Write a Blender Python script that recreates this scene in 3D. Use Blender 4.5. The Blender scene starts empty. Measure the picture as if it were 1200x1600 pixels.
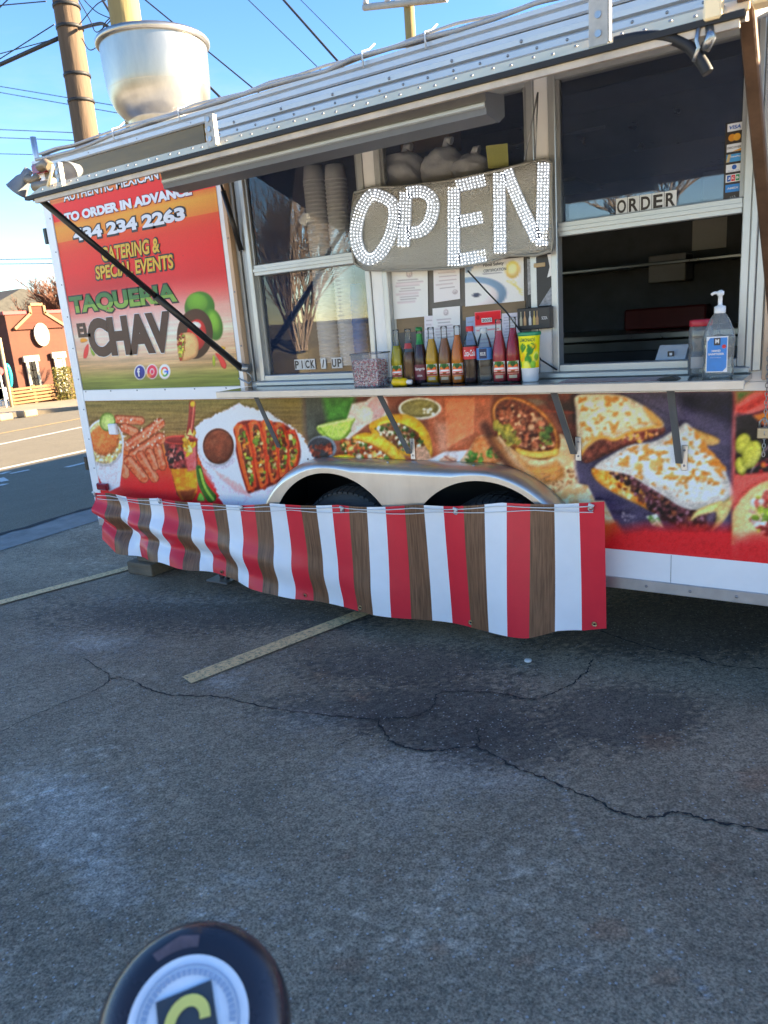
import bpy, math, random
import numpy as np
from mathutils import Vector
sc = bpy.context.scene
col = sc.collection
rng = random.Random(7)
R = math.radians
# ------------------------------------------------------------------ camera
CAM = np.array([0.0, -3.0, 1.52])
F_PX = 1160.0
MC = np.array([[0.84666351, 0.52665358, -0.07613743], [-0.06919815, 0.25083346, 0.96555383], [-0.52761019, 0.81223062, -0.24881499]])
cd = bpy.data.cameras.new('camera'); cam = bpy.data.objects.new('camera', cd); col.objects.link(cam)
cd.sensor_fit = 'VERTICAL'; cd.sensor_height = 36.0; cd.sensor_width = 27.0
cd.lens = 36.0 * F_PX / 1600.0
cd.clip_start = 0.05; cd.clip_end = 3000
from mathutils import Matrix
cam.matrix_world = Matrix(((MC[0][0], MC[1][0], -MC[2][0], CAM[0]), (MC[0][1], MC[1][1], -MC[2][1], CAM[1]), (MC[0][2], MC[1][2], -MC[2][2], CAM[2]), (0, 0, 0, 1)))
cd.dof.use_dof = True; cd.dof.focus_distance = 3.7; cd.dof.aperture_fstop = cd.lens / 4.5
sc.camera = cam
# ------------------------------------------------------------------ world, sun, exposure
SUN_A, SUN_E = R(36), R(21.3)
world = bpy.data.worlds.new('World'); sc.world = world; world.use_nodes = True
wn = world.node_tree
sky = wn.nodes.new('ShaderNodeTexSky'); sky.sky_type = 'NISHITA'; sky.sun_disc = False
sky.sun_elevation = SUN_E; sky.sun_rotation = R(90) - SUN_A; sky.air_density = 1.0; sky.dust_density = 0.05; sky.ozone_density = 2.2
bgn = wn.nodes['Background']; bgn.inputs[1].default_value = 0.075
# thin wisps of high cloud low in the sky, all the way round
tc = wn.nodes.new('ShaderNodeTexCoord'); mp = wn.nodes.new('ShaderNodeMapping'); mp.inputs['Scale'].default_value = (2.2, 2.2, 9.0)
cn = wn.nodes.new('ShaderNodeTexNoise'); cn.inputs['Scale'].default_value = 1.6; cn.inputs['Detail'].default_value = 7; cn.inputs['Roughness'].default_value = 0.62
cr = wn.nodes.new('ShaderNodeValToRGB'); cr.color_ramp.elements[0].position = 0.5; cr.color_ramp.elements[1].position = 0.78
sx = wn.nodes.new('ShaderNodeSeparateXYZ'); mr = wn.nodes.new('ShaderNodeMapRange')
mr.inputs['From Min'].default_value = 0.42; mr.inputs['From Max'].default_value = 0.12
mu = wn.nodes.new('ShaderNodeMath'); mu.operation = 'MULTIPLY'; mu2 = wn.nodes.new('ShaderNodeMath'); mu2.operation = 'MULTIPLY'; mu2.inputs[1].default_value = 0.55
mx = wn.nodes.new('ShaderNodeMix'); mx.data_type = 'RGBA'
L = wn.links.new
L(tc.outputs['Generated'], mp.inputs[0]); L(mp.outputs[0], cn.inputs['Vector']); L(cn.outputs[0], cr.inputs[0])
L(tc.outputs['Generated'], sx.inputs[0]); L(sx.outputs[2], mr.inputs[0]); L(cr.outputs[0], mu.inputs[0]); L(mr.outputs[0], mu.inputs[1]); L(mu.outputs[0], mu2.inputs[0])
hs_ = wn.nodes.new('ShaderNodeHueSaturation'); hs_.inputs['Saturation'].default_value = 1.24; hs_.inputs['Value'].default_value = 0.75; hs_.inputs['Hue'].default_value = 0.509; L(sky.outputs[0], hs_.inputs['Color'])
L(mu2.outputs[0], mx.inputs['Factor']); L(hs_.outputs[0], mx.inputs['A']); mx.inputs['B'].default_value = (2.0, 2.12, 2.3, 1)
L(mx.outputs['Result'], bgn.inputs[0])
sl = bpy.data.lights.new('sun', 'SUN'); sl.energy = 5.0; sl.angle = R(0.5); sl.color = (1.0, 0.81, 0.55)
sun = bpy.data.objects.new('sun', sl); col.objects.link(sun)
sdir = Vector((math.cos(SUN_E) * math.cos(SUN_A), math.cos(SUN_E) * math.sin(SUN_A), math.sin(SUN_E)))
sun.rotation_euler = sdir.to_track_quat('Z', 'Y').to_euler(); sun.location = (6, 4, 8)
sc.view_settings.view_transform = 'Standard'; sc.view_settings.look = 'None'; sc.view_settings.gamma = 1.0
sc.view_settings.exposure = 2.85
sc.cycles.max_bounces = 10; sc.cycles.transparent_max_bounces = 24; sc.cycles.caustics_reflective = False; sc.cycles.caustics_refractive = False
# ------------------------------------------------------------------ picture -> place
def ray(u, v):
    return MC.T @ np.array([(u - 600.0) / F_PX, (800.0 - v) / F_PX, 1.0])
def onY(u, v, Y=0.0):
    r = ray(u, v); p = CAM + r * ((Y - CAM[1]) / r[1]); return Vector(p)
def onX(u, v, X):
    r = ray(u, v); p = CAM + r * ((X - CAM[0]) / r[0]); return Vector(p)
def onZ(u, v, Z=0.0):
    r = ray(u, v); p = CAM + r * ((Z - CAM[2]) / r[2]); return Vector(p)
SL_X, SL = -6.1, 0.03            # the street side falls away at 3 %
def onG(u, v):
    p = onZ(u, v)
    if p.x < SL_X:
        r = ray(u, v)
        # z = SL*(x-SL_X)  ->  1.52 + t rz = SL*(t rx - SL_X)
        t = (CAM[2] + SL * SL_X) / (SL * r[0] - r[2]); p = Vector(CAM + r * t)
    return p
def gz(x):
    return 0.0 if x > SL_X else SL * (max(x, -60) - SL_X)
def project(X, Y, Z):
    d0, d1, d2 = X - CAM[0], Y - CAM[1], Z - CAM[2]
    c = [MC[i][0] * d0 + MC[i][1] * d1 + MC[i][2] * d2 for i in range(3)]
    return 600 + F_PX * c[0] / c[2], 800 - F_PX * c[1] / c[2]
# ------------------------------------------------------------------ materials
def s2l(c):
    c = np.asarray(c, float) / 255.0
    return np.where(c <= 0.04045, c / 12.92, ((c + 0.055) / 1.055) ** 2.4)
MATS = {}
def mat(name, rgb, rough=0.5, metal=0.0, var=0.12, vscale=8.0, bump=0.0, bscale=60.0, alpha=None, trans=0.0, ior=1.45, emit=None, estr=0.0, coat=0.0, stretch=None, spec=0.5):
    """rgb are linear base colours; noise varies them a little and roughens the surface"""
    if name in MATS: return MATS[name]
    m = bpy.data.materials.new(name); m.use_nodes = True; nt = m.node_tree; b = nt.nodes['Principled BSDF']
    b.inputs['Roughness'].default_value = rough; b.inputs['Metallic'].default_value = metal; b.inputs['IOR'].default_value = ior
    b.inputs['Transmission Weight'].default_value = trans; b.inputs['Coat Weight'].default_value = coat; b.inputs['Specular IOR Level'].default_value = spec
    if emit is not None:
        b.inputs['Emission Color'].default_value = (*emit, 1); b.inputs['Emission Strength'].default_value = estr
    t = nt.nodes.new('ShaderNodeTexCoord'); mp = nt.nodes.new('ShaderNodeMapping'); nt.links.new(t.outputs['Object'], mp.inputs[0])
    if stretch: mp.inputs['Scale'].default_value = stretch
    n = nt.nodes.new('ShaderNodeTexNoise'); n.inputs['Scale'].default_value = vscale; n.inputs['Detail'].default_value = 6; n.inputs['Roughness'].default_value = 0.65
    nt.links.new(mp.outputs[0], n.inputs['Vector'])
    r = nt.nodes.new('ShaderNodeValToRGB'); r.color_ramp.elements[0].position = 0.28; r.color_ramp.elements[1].position = 0.72
    r.color_ramp.elements[0].color = (*[max(0, c * (1 - var)) for c in rgb], 1); r.color_ramp.elements[1].color = (*[min(1, c * (1 + var)) for c in rgb], 1)
    nt.links.new(n.outputs[0], r.inputs[0]); nt.links.new(r.outputs[0], b.inputs['Base Color'])
    rr = nt.nodes.new('ShaderNodeMapRange'); rr.inputs['To Min'].default_value = max(0.02, rough - 0.08); rr.inputs['To Max'].default_value = min(1, rough + 0.08)
    nt.links.new(n.outputs[0], rr.inputs[0]); nt.links.new(rr.outputs[0], b.inputs['Roughness'])
    if bump:
        n2 = nt.nodes.new('ShaderNodeTexNoise'); n2.inputs['Scale'].default_value = bscale; n2.inputs['Detail'].default_value = 5
        nt.links.new(mp.outputs[0], n2.inputs['Vector'])
        bp = nt.nodes.new('ShaderNodeBump'); bp.inputs['Strength'].default_value = bump; bp.inputs['Distance'].default_value = 0.01
        nt.links.new(n2.outputs[0], bp.inputs['Height']); nt.links.new(bp.outputs[0], b.inputs['Normal'])
    MATS[name] = m; return m
def srgb(r, g, b, k=1.0):
    return tuple(float(x) for x in np.clip(s2l((r, g, b)) * k, 0, 0.95))
def paint_mat(name, rough=0.35, grain=0.06, gscale=220.0, coat=0.0, bump=0.0, bscale=3.0):
    """printed vinyl: colour carried by the mesh, with fine print grain"""
    if name in MATS: return MATS[name]
    m = bpy.data.materials.new(name); m.use_nodes = True; nt = m.node_tree; b = nt.nodes['Principled BSDF']
    a = nt.nodes.new('ShaderNodeAttribute'); a.attribute_name = 'print'
    t = nt.nodes.new('ShaderNodeTexCoord'); n = nt.nodes.new('ShaderNodeTexNoise'); n.inputs['Scale'].default_value = gscale; n.inputs['Detail'].default_value = 4
    nt.links.new(t.outputs['Object'], n.inputs['Vector'])
    mrn = nt.nodes.new('ShaderNodeMapRange'); mrn.inputs['To Min'].default_value = 1 - grain * 2; mrn.inputs['To Max'].default_value = 1 + grain * 2
    nt.links.new(n.outputs[0], mrn.inputs[0])
    vm = nt.nodes.new('ShaderNodeVectorMath'); vm.operation = 'SCALE'; nt.links.new(a.outputs['Color'], vm.inputs[0]); nt.links.new(mrn.outputs[0], vm.inputs['Scale'])
    nt.links.new(vm.outputs[0], b.inputs['Base Color']); b.inputs['Roughness'].default_value = rough; b.inputs['Coat Weight'].default_value = coat; b.inputs['Specular IOR Level'].default_value = .28
    if bump:
        n2 = nt.nodes.new('ShaderNodeTexNoise'); n2.inputs['Scale'].default_value = bscale; n2.inputs['Detail'].default_value = 3
        nt.links.new(t.outputs['Object'], n2.inputs['Vector']); bp = nt.nodes.new('ShaderNodeBump'); bp.inputs['Strength'].default_value = bump; bp.inputs['Distance'].default_value = 0.02
        nt.links.new(n2.outputs[0], bp.inputs['Height']); nt.links.new(bp.outputs[0], b.inputs['Normal'])
    MATS[name] = m; return m
def glass_mat(name, tint=(0.9, 0.95, 0.96), ior=1.5, rough=0.0, haze=0.0, hcol=(.5, .5, .5)):
    if name in MATS: return MATS[name]
    m = bpy.data.materials.new(name); m.use_nodes = True; nt = m.node_tree; nt.nodes.remove(nt.nodes['Principled BSDF'])
    o = nt.nodes['Material Output']; f = nt.nodes.new('ShaderNodeFresnel'); f.inputs[0].default_value = ior
    tr = nt.nodes.new('ShaderNodeBsdfTransparent'); tr.inputs[0].default_value = (*tint, 1)
    g = nt.nodes.new('ShaderNodeBsdfGlossy'); g.inputs['Roughness'].default_value = rough; mxs = nt.nodes.new('ShaderNodeMixShader')
    nt.links.new(f.outputs[0], mxs.inputs[0]); nt.links.new(tr.outputs[0], mxs.inputs[1]); nt.links.new(g.outputs[0], mxs.inputs[2])
    last = mxs
    if haze:
        df = nt.nodes.new('ShaderNodeBsdfDiffuse'); df.inputs[0].default_value = (*hcol, 1); m2 = nt.nodes.new('ShaderNodeMixShader'); m2.inputs[0].default_value = haze
        nt.links.new(mxs.outputs[0], m2.inputs[1]); nt.links.new(df.outputs[0], m2.inputs[2]); last = m2
    nt.links.new(last.outputs[0], o.inputs[0]); MATS[name] = m; return m
# ------------------------------------------------------------------ building blocks
ORG = {}
class MB:
    def __init__(s): s.v = []; s.f = []; s.m = []; s.s = []
    def add(s, vs, fs, mi=0, smooth=False):
        o = len(s.v); s.v += [tuple(map(float, p)) for p in vs]; s.f += [tuple(o + i for i in f) for f in fs]; s.m += [mi] * len(fs); s.s += [smooth] * len(fs); return s
    def box(s, x0, x1, y0, y1, z0, z1, mi=0):
        return s.add([(x0, y0, z0), (x1, y0, z0), (x1, y1, z0), (x0, y1, z0), (x0, y0, z1), (x1, y0, z1), (x1, y1, z1), (x0, y1, z1)],
                     [(0, 3, 2, 1), (4, 5, 6, 7), (0, 1, 5, 4), (1, 2, 6, 5), (2, 3, 7, 6), (3, 0, 4, 7)], mi)
    def cbox(s, x0, x1, y0, y1, z0, z1, c=0.004, mi=0):
        """box with chamfered edges"""
        xs, ys, zs = (x0, x1), (y0, y1), (z0, z1); vs = []; idx = {}
        sg = (1, -1)
        for i in (0, 1):
            for j in (0, 1):
                for k in (0, 1):
                    X, Y, Z = xs[i], ys[j], zs[k]; dx, dy, dz = c * sg[i], c * sg[j], c * sg[k]
                    idx[i, j, k] = len(vs); vs += [(X, Y + dy, Z + dz), (X + dx, Y, Z + dz), (X + dx, Y + dy, Z)]
        I = lambda i, j, k, a: idx[i, j, k] + a
        fs = []
        for i in (0, 1): q = [I(i, 0, 0, 0), I(i, 1, 0, 0), I(i, 1, 1, 0), I(i, 0, 1, 0)]; fs.append(tuple(q if i else q[::-1]))
        for j in (0, 1): q = [I(0, j, 0, 1), I(1, j, 0, 1), I(1, j, 1, 1), I(0, j, 1, 1)]; fs.append(tuple(q[::-1] if j else q))
        for k in (0, 1): q = [I(0, 0, k, 2), I(1, 0, k, 2), I(1, 1, k, 2), I(0, 1, k, 2)]; fs.append(tuple(q if k else q[::-1]))
        for a in (0, 1):
            for b in (0, 1):
                fs += [(I(0, a, b, 1), I(1, a, b, 1), I(1, a, b, 2), I(0, a, b, 2)), (I(a, 0, b, 0), I(a, 1, b, 0), I(a, 1, b, 2), I(a, 0, b, 2)), (I(a, b, 0, 0), I(a, b, 1, 0), I(a, b, 1, 1), I(a, b, 0, 1))]
        for i in (0, 1):
            for j in (0, 1):
                for k in (0, 1): fs.append((I(i, j, k, 0), I(i, j, k, 1), I(i, j, k, 2)))
        return s.add(vs, fs, mi)
    def tube(s, pts, r, n=8, mi=0, cap=True, smooth=True):
        pts = [Vector(p) for p in pts]; rs = r if isinstance(r, (list, tuple)) else [r] * len(pts)
        vs = []; fs = []; up = None
        for i, p in enumerate(pts):
            d = (pts[min(i + 1, len(pts) - 1)] - pts[max(i - 1, 0)])
            d = d.normalized() if d.length > 1e-9 else Vector((0, 0, 1))
            if up is None: up = d.orthogonal().normalized()
            else:
                up = up - d * up.dot(d)
                up = up.normalized() if up.length > 1e-6 else d.orthogonal().normalized()
            w = d.cross(up)
            for k in range(n):
                a = 2 * math.pi * k / n; vs.append(p + (up * math.cos(a) + w * math.sin(a)) * rs[i])
        for i in range(len(pts) - 1):
            for k in range(n): fs.append((i * n + k, i * n + (k + 1) % n, (i + 1) * n + (k + 1) % n, (i + 1) * n + k))
        s.add(vs, fs, mi, smooth)
        if cap and n > 2:
            o = len(s.v) - len(vs); s.f += [tuple(o + k for k in range(n))[::-1], tuple(o + (len(pts) - 1) * n + k for k in range(n))]; s.m += [mi, mi]; s.s += [False, False]
        return s
    def lathe(s, prof, c=(0, 0, 0), n=24, mi=0, smooth=True, sq=None):
        """prof: (radius, z) list; sq: superellipse exponent / x,y stretch"""
        vs = []; fs = []; N = len(prof)
        for r, z in prof:
            for k in range(n):
                a = 2 * math.pi * k / n; cx, cy = math.cos(a), math.sin(a)
                if sq:
                    e = 2.0 / sq[0]; cx = math.copysign(abs(cx) ** e, cx) * sq[1]; cy = math.copysign(abs(cy) ** e, cy) * sq[2]
                vs.append((c[0] + r * cx, c[1] + r * cy, c[2] + z))
        for i in range(N - 1):
            for k in range(n): fs.append((i * n + k, i * n + (k + 1) % n, (i + 1) * n + (k + 1) % n, (i + 1) * n + k))
        return s.add(vs, fs, mi, smooth)
    def prism(s, pts, y0, y1, mi=0):
        """(x, z) outline pushed from y0 to y1"""
        n = len(pts); vs = [(p[0], y0, p[1]) for p in pts] + [(p[0], y1, p[1]) for p in pts]
        return s.add(vs, [tuple(range(n)), tuple(range(2 * n - 1, n - 1, -1))] + [(i, i + n, (i + 1) % n + n, (i + 1) % n) for i in range(n)], mi)
    def xprism(s, pts, x0, x1, mi=0):
        """(y, z) outline pushed from x0 to x1"""
        n = len(pts); vs = [(x0, p[0], p[1]) for p in pts] + [(x1, p[0], p[1]) for p in pts]
        return s.add(vs, [tuple(range(n))[::-1], tuple(range(n, 2 * n))] + [(i, (i + 1) % n, (i + 1) % n + n, i + n) for i in range(n)], mi)
    def zprism(s, pts, z0, z1, mi=0):
        n = len(pts); vs = [(p[0], p[1], z0) for p in pts] + [(p[0], p[1], z1) for p in pts]
        return s.add(vs, [tuple(range(n))[::-1], tuple(range(n, 2 * n))] + [(i, (i + 1) % n, (i + 1) % n + n, i + n) for i in range(n)], mi)
    def build(s, name, mats, parent=None):
        o = Vector(ORG.get(parent.name, (0, 0, 0))) if parent else Vector((0, 0, 0))
        me = bpy.data.meshes.new(name); me.from_pydata([(p[0] - o.x, p[1] - o.y, p[2] - o.z) for p in s.v], [], s.f)
        for m in (mats if isinstance(mats, (list, tuple)) else [mats]): me.materials.append(m)
        me.polygons.foreach_set('material_index', s.m); me.polygons.foreach_set('use_smooth', s.s); me.update()
        ob = bpy.data.objects.new(name, me); col.objects.link(ob)
        if parent: ob.parent = parent; ORG[ob.name] = tuple(o)
        return ob
def tag(o, label=None, cat=None, group=None, kind=None):
    if label: o['label'] = label
    if cat: o['category'] = cat
    if group: o['group'] = group
    if kind: o['kind'] = kind
    return o
def thing(name, loc, label, cat, group=None):
    o = bpy.data.objects.new(name, None); o.empty_display_size = 0.1; o.location = loc; col.objects.link(o); ORG[o.name] = tuple(loc)
    return tag(o, label, cat, group)
def one(name, mb, m, label, cat, group=None):
    return tag(mb.build(name, m), label, cat, group)
def structure(name, mb, m):
    return tag(mb.build(name, m), kind='structure')
def share(ob, name, loc, parent):
    c = bpy.data.objects.new(name, ob.data); col.objects.link(c); c.location = loc; c.parent = parent; return c
def text_part(body, parent, name, m, x0, x1, z0, z1, y, bold=0.0, shear=0.0, depth=0.0, rot=0.0, spacing=1.0):
    """writing laid flat on a wall facing -Y, fitted into x0..x1 by z0..z1"""
    cu = bpy.data.curves.new('txt', 'FONT'); cu.body = body; cu.offset = bold; cu.shear = shear; cu.resolution_u = 5; cu.space_character = spacing
    to = bpy.data.objects.new('txt', cu); me = bpy.data.meshes.new_from_object(to)
    co = np.zeros(len(me.vertices) * 3); me.vertices.foreach_get('co', co); co = co.reshape(-1, 3)
    lo, hi = co.min(0), co.max(0); out = np.zeros_like(co)
    out[:, 0] = x0 + (co[:, 0] - lo[0]) / max(1e-6, hi[0] - lo[0]) * (x1 - x0); out[:, 1] = y
    out[:, 2] = z0 + (co[:, 1] - lo[1]) / max(1e-6, hi[1] - lo[1]) * (z1 - z0)
    if rot:
        cx, cz = (x0 + x1) / 2, (z0 + z1) / 2; c, s_ = math.cos(rot), math.sin(rot); dx, dz = out[:, 0] - cx, out[:, 2] - cz
        out[:, 0] = cx + dx * c - dz * s_; out[:, 2] = cz + dx * s_ + dz * c
    mb = MB(); mb.v = [tuple(p) for p in out]; mb.f = [tuple(p.vertices) for p in me.polygons]; mb.m = [0] * len(mb.f); mb.s = [False] * len(mb.f)
    ob = mb.build(name, m, parent)
    bpy.data.objects.remove(to); bpy.data.curves.remove(cu); bpy.data.meshes.remove(me)
    return ob
# ------------------------------------------------------------------ print painter (draws colour onto a fine mesh)
def vnoise(u, v, seed=0, octv=4):
    r = np.random.RandomState(seed); T = r.rand(256, 256); out = 0; amp = 1.0; tot = 0
    for _ in range(octv):
        iu, iv = np.floor(u).astype(int), np.floor(v).astype(int); fu, fv = u - iu, v - iv
        fu = fu * fu * (3 - 2 * fu); fv = fv * fv * (3 - 2 * fv)
        g = lambda a, b: T[a % 256, b % 256]
        out = out + amp * ((g(iu, iv) * (1 - fu) + g(iu + 1, iv) * fu) * (1 - fv) + (g(iu, iv + 1) * (1 - fu) + g(iu + 1, iv + 1) * fu) * fv)
        tot += amp; amp *= 0.55; u = u * 2.03 + 17.1; v = v * 2.03 + 5.7
    return out / tot
def catmull(pts, n=6, closed=True):
    P = [np.array(p, float) for p in pts]; out = []; N = len(P)
    for i in range(N if closed else N - 1):
        p0, p1, p2, p3 = (P[(i - 1) % N], P[i], P[(i + 1) % N], P[(i + 2) % N]) if closed else (P[max(i - 1, 0)], P[i], P[i + 1], P[min(i + 2, N - 1)])
        for k in range(n):
            t = k / n; out.append(0.5 * ((2 * p1) + (-p0 + p2) * t + (2 * p0 - 5 * p1 + 4 * p2 - p3) * t * t + (-p0 + 3 * p1 - 3 * p2 + p3) * t ** 3))
    if not closed: out.append(P[-1])
    return out
class Paint:
    def __init__(s, U, V): s.U, s.V = U, V; s.img = np.zeros(U.shape + (3,)); s.tf = lambda p: p; s.sc = 1.0
    def region(s, ox, oy, k): s.tf = lambda p: (ox + p[0] * k, oy + p[1] * k); s.sc = k
    def sub(s, lo, hi, pad):
        m = (s.U > lo[0] - pad) & (s.U < hi[0] + pad) & (s.V > lo[1] - pad) & (s.V < hi[1] + pad); return np.nonzero(m)
    def put(s, I, a, c):
        if callable(c): c = c(s.U[I], s.V[I])
        c = np.asarray(c, float); s.img[I] = s.img[I] * (1 - a[:, None]) + c * a[:, None]
    def fill(s, c): s.put(np.nonzero(np.ones(s.U.shape, bool)), np.ones(s.U.size), c)
    def poly(s, pts, c, soft=1.2, smooth=False, rough=0.0, seed=1, a=1.0):
        P = np.array([s.tf(p) for p in pts], float)
        if smooth: P = np.array(catmull(P))
        I = s.sub(P.min(0), P.max(0), soft + rough + 1)
        if not len(I[0]): return
        u, v = s.U[I], s.V[I]
        d = np.full(u.shape, 1e9); ins = np.zeros(u.shape, bool); n = len(P)
        for i in range(n):
            x0, y0 = P[i]; x1, y1 = P[(i + 1) % n]; ex, ey = x1 - x0, y1 - y0
            t = np.clip(((u - x0) * ex + (v - y0) * ey) / max(ex * ex + ey * ey, 1e-9), 0, 1)
            d = np.minimum(d, np.hypot(u - x0 - t * ex, v - y0 - t * ey))
            if y0 != y1:
                cr_ = ((y0 > v) != (y1 > v)) & (u < (x1 - x0) * (v - y0) / (y1 - y0) + x0); ins ^= cr_
        sd = np.where(ins, -d, d)
        if rough: sd = sd + (vnoise(u * .35, v * .35, seed) - .5) * 2 * rough
        if smooth:
            k = np.clip(d / (.16 * min(np.ptp(P[:, 0]), np.ptp(P[:, 1])) + 1e-6), 0, 1); lx = (u - P[:, 0].mean()) / (np.ptp(P[:, 0]) + 1e-6); ly = (v - P[:, 1].mean()) / (np.ptp(P[:, 1]) + 1e-6)
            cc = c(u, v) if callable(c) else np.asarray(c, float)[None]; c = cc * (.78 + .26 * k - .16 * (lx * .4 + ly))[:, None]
        s.put(I, a * np.clip(.5 - sd / soft, 0, 1), c)
    def ell(s, cx, cy, rx, ry, c, rot=0.0, soft=1.0, rough=0.0, seed=1, a=1.0):
        (cx, cy), rx, ry = s.tf((cx, cy)), rx * s.sc, ry * s.sc; m = max(rx, ry)
        I = s.sub((cx - m, cy - m), (cx + m, cy + m), soft + rough + 1)
        if not len(I[0]): return
        u, v = s.U[I] - cx, s.V[I] - cy; q = R(rot); x = u * math.cos(q) + v * math.sin(q); y = -u * math.sin(q) + v * math.cos(q)
        e = np.sqrt((x / rx) ** 2 + (y / ry) ** 2); sd = (e - 1) * min(rx, ry)
        if rough: sd = sd + (vnoise(s.U[I] * .5, s.V[I] * .5, seed) - .5) * 2 * rough
        if min(rx, ry) > 1.6:
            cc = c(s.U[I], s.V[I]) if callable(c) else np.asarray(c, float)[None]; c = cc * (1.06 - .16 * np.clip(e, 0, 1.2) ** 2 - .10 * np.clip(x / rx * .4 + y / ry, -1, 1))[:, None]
        s.put(I, a * np.clip(.5 - sd / soft, 0, 1), c)
    def stroke(s, pts, w, c, soft=1.0, smooth=True, a=1.0, taper=None):
        P = np.array([s.tf(p) for p in pts], float); w = w * s.sc
        if smooth and len(P) > 2: P = np.array(catmull(P, 5, False))
        I = s.sub(P.min(0), P.max(0), w + soft + 1)
        if not len(I[0]): return
        u, v = s.U[I], s.V[I]; d = np.full(u.shape, 1e9)
        for i in range(len(P) - 1):
            x0, y0 = P[i]; ex, ey = P[i + 1] - P[i]; t = np.clip(((u - x0) * ex + (v - y0) * ey) / max(ex * ex + ey * ey, 1e-9), 0, 1)
            hw = w / 2 if taper is None else w / 2 * (taper[0] + (taper[1] - taper[0]) * (i + t) / (len(P) - 1))
            d = np.minimum(d, np.hypot(u - x0 - t * ex, v - y0 - t * ey) - hw)
        s.put(I, a * np.clip(.5 - d / soft, 0, 1), c)
    def bits(s, pts, n, size, cols, seed=1, soft=.9, aspect=(.4, 1.0), rot=None):
        """small scraps scattered inside an outline"""
        r = random.Random(seed); P = np.array(pts, float); lo, hi = P.min(0), P.max(0); k = 0; tries = 0
        while k < n and tries < n * 20:
            tries += 1; x, y = r.uniform(lo[0], hi[0]), r.uniform(lo[1], hi[1]); ins = False
            for i in range(len(P)):
                x0, y0 = P[i]; x1, y1 = P[(i + 1) % len(P)]
                if (y0 > y) != (y1 > y) and x < (x1 - x0) * (y - y0) / (y1 - y0) + x0: ins = not ins
            if not ins: continue
            k += 1; z = size * r.uniform(.5, 1.3); s.ell(x, y, z, z * r.uniform(*aspect), np.array(r.choice(cols)) * r.uniform(.8, 1.15), r.uniform(0, 180) if rot is None else rot + r.uniform(-20, 20), soft)
def tx(base, amt=.25, sc_=.25, seed=1, other=None, sx=1.0, sy=1.0):
    """a mottled colour"""
    base = np.array(base, float); other = None if other is None else np.array(other, float)
    def f(u, v):
        n = vnoise(u * sc_ * sx, v * sc_ * sy, seed)[:, None]
        if other is not None:
            k = np.clip((n - .5) * 3.2 + .5, 0, 1); return base * (1 - k) + other * k
        return base * (1 + (n - .5) * 2 * amt)
    return f
ALB = np.array([1.58, 1.38, 1.30])     # print colours as seen in blue shade -> base colours
def print_grid(name, parent, xs, zs, y, img, m, keep=None, over=None):
    """fine mesh on the wall, colours in the attribute 'print'"""
    nx, nz = len(xs), len(zs); o = Vector(ORG.get(parent.name, (0, 0, 0)))
    Xg, Zg = np.meshgrid(xs, zs); co = np.stack([Xg - o.x, np.full_like(Xg, y - o.y), Zg - o.z], -1).reshape(-1, 3)
    if over is not None: co = over(Xg, Zg).reshape(-1, 3) - np.array(o)
    i = np.arange(nx * nz).reshape(nz, nx); q = np.stack([i[:-1, :-1], i[:-1, 1:], i[1:, 1:], i[1:, :-1]], -1)
    if keep is not None: q = q[keep[:-1, :-1] & keep[1:, 1:] & keep[:-1, 1:] & keep[1:, :-1]]
    q = q.reshape(-1, 4); me = bpy.data.meshes.new(name); me.vertices.add(len(co)); me.vertices.foreach_set('co', co.ravel())
    me.loops.add(q.size); me.loops.foreach_set('vertex_index', q.ravel().astype(np.int32)); me.polygons.add(len(q))
    me.polygons.foreach_set('loop_start', np.arange(0, q.size, 4, dtype=np.int32)); me.update(calc_edges=True)
    at = me.attributes.new('print', 'FLOAT_COLOR', 'POINT'); c = np.ones((nx * nz, 4), np.float32); c[:, :3] = img.reshape(-1, 3); at.data.foreach_set('color', c.ravel())
    if over is not None: me.polygons.foreach_set('use_smooth', np.ones(len(q), bool))
    me.materials.append(m); ob = bpy.data.objects.new(name, me); col.objects.link(ob); ob.parent = parent; ORG[ob.name] = tuple(o); return ob
def to_albedo(img):
    im = np.clip(img, 0, 255); l = im.mean(-1, keepdims=True); im = np.clip(l + (im - l) * 1.06, 0, 255); im = np.clip((im - 128) * 1.08 + 128, 0, 255)
    return np.clip(s2l(im) * ALB, 0.002, 0.9)
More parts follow.
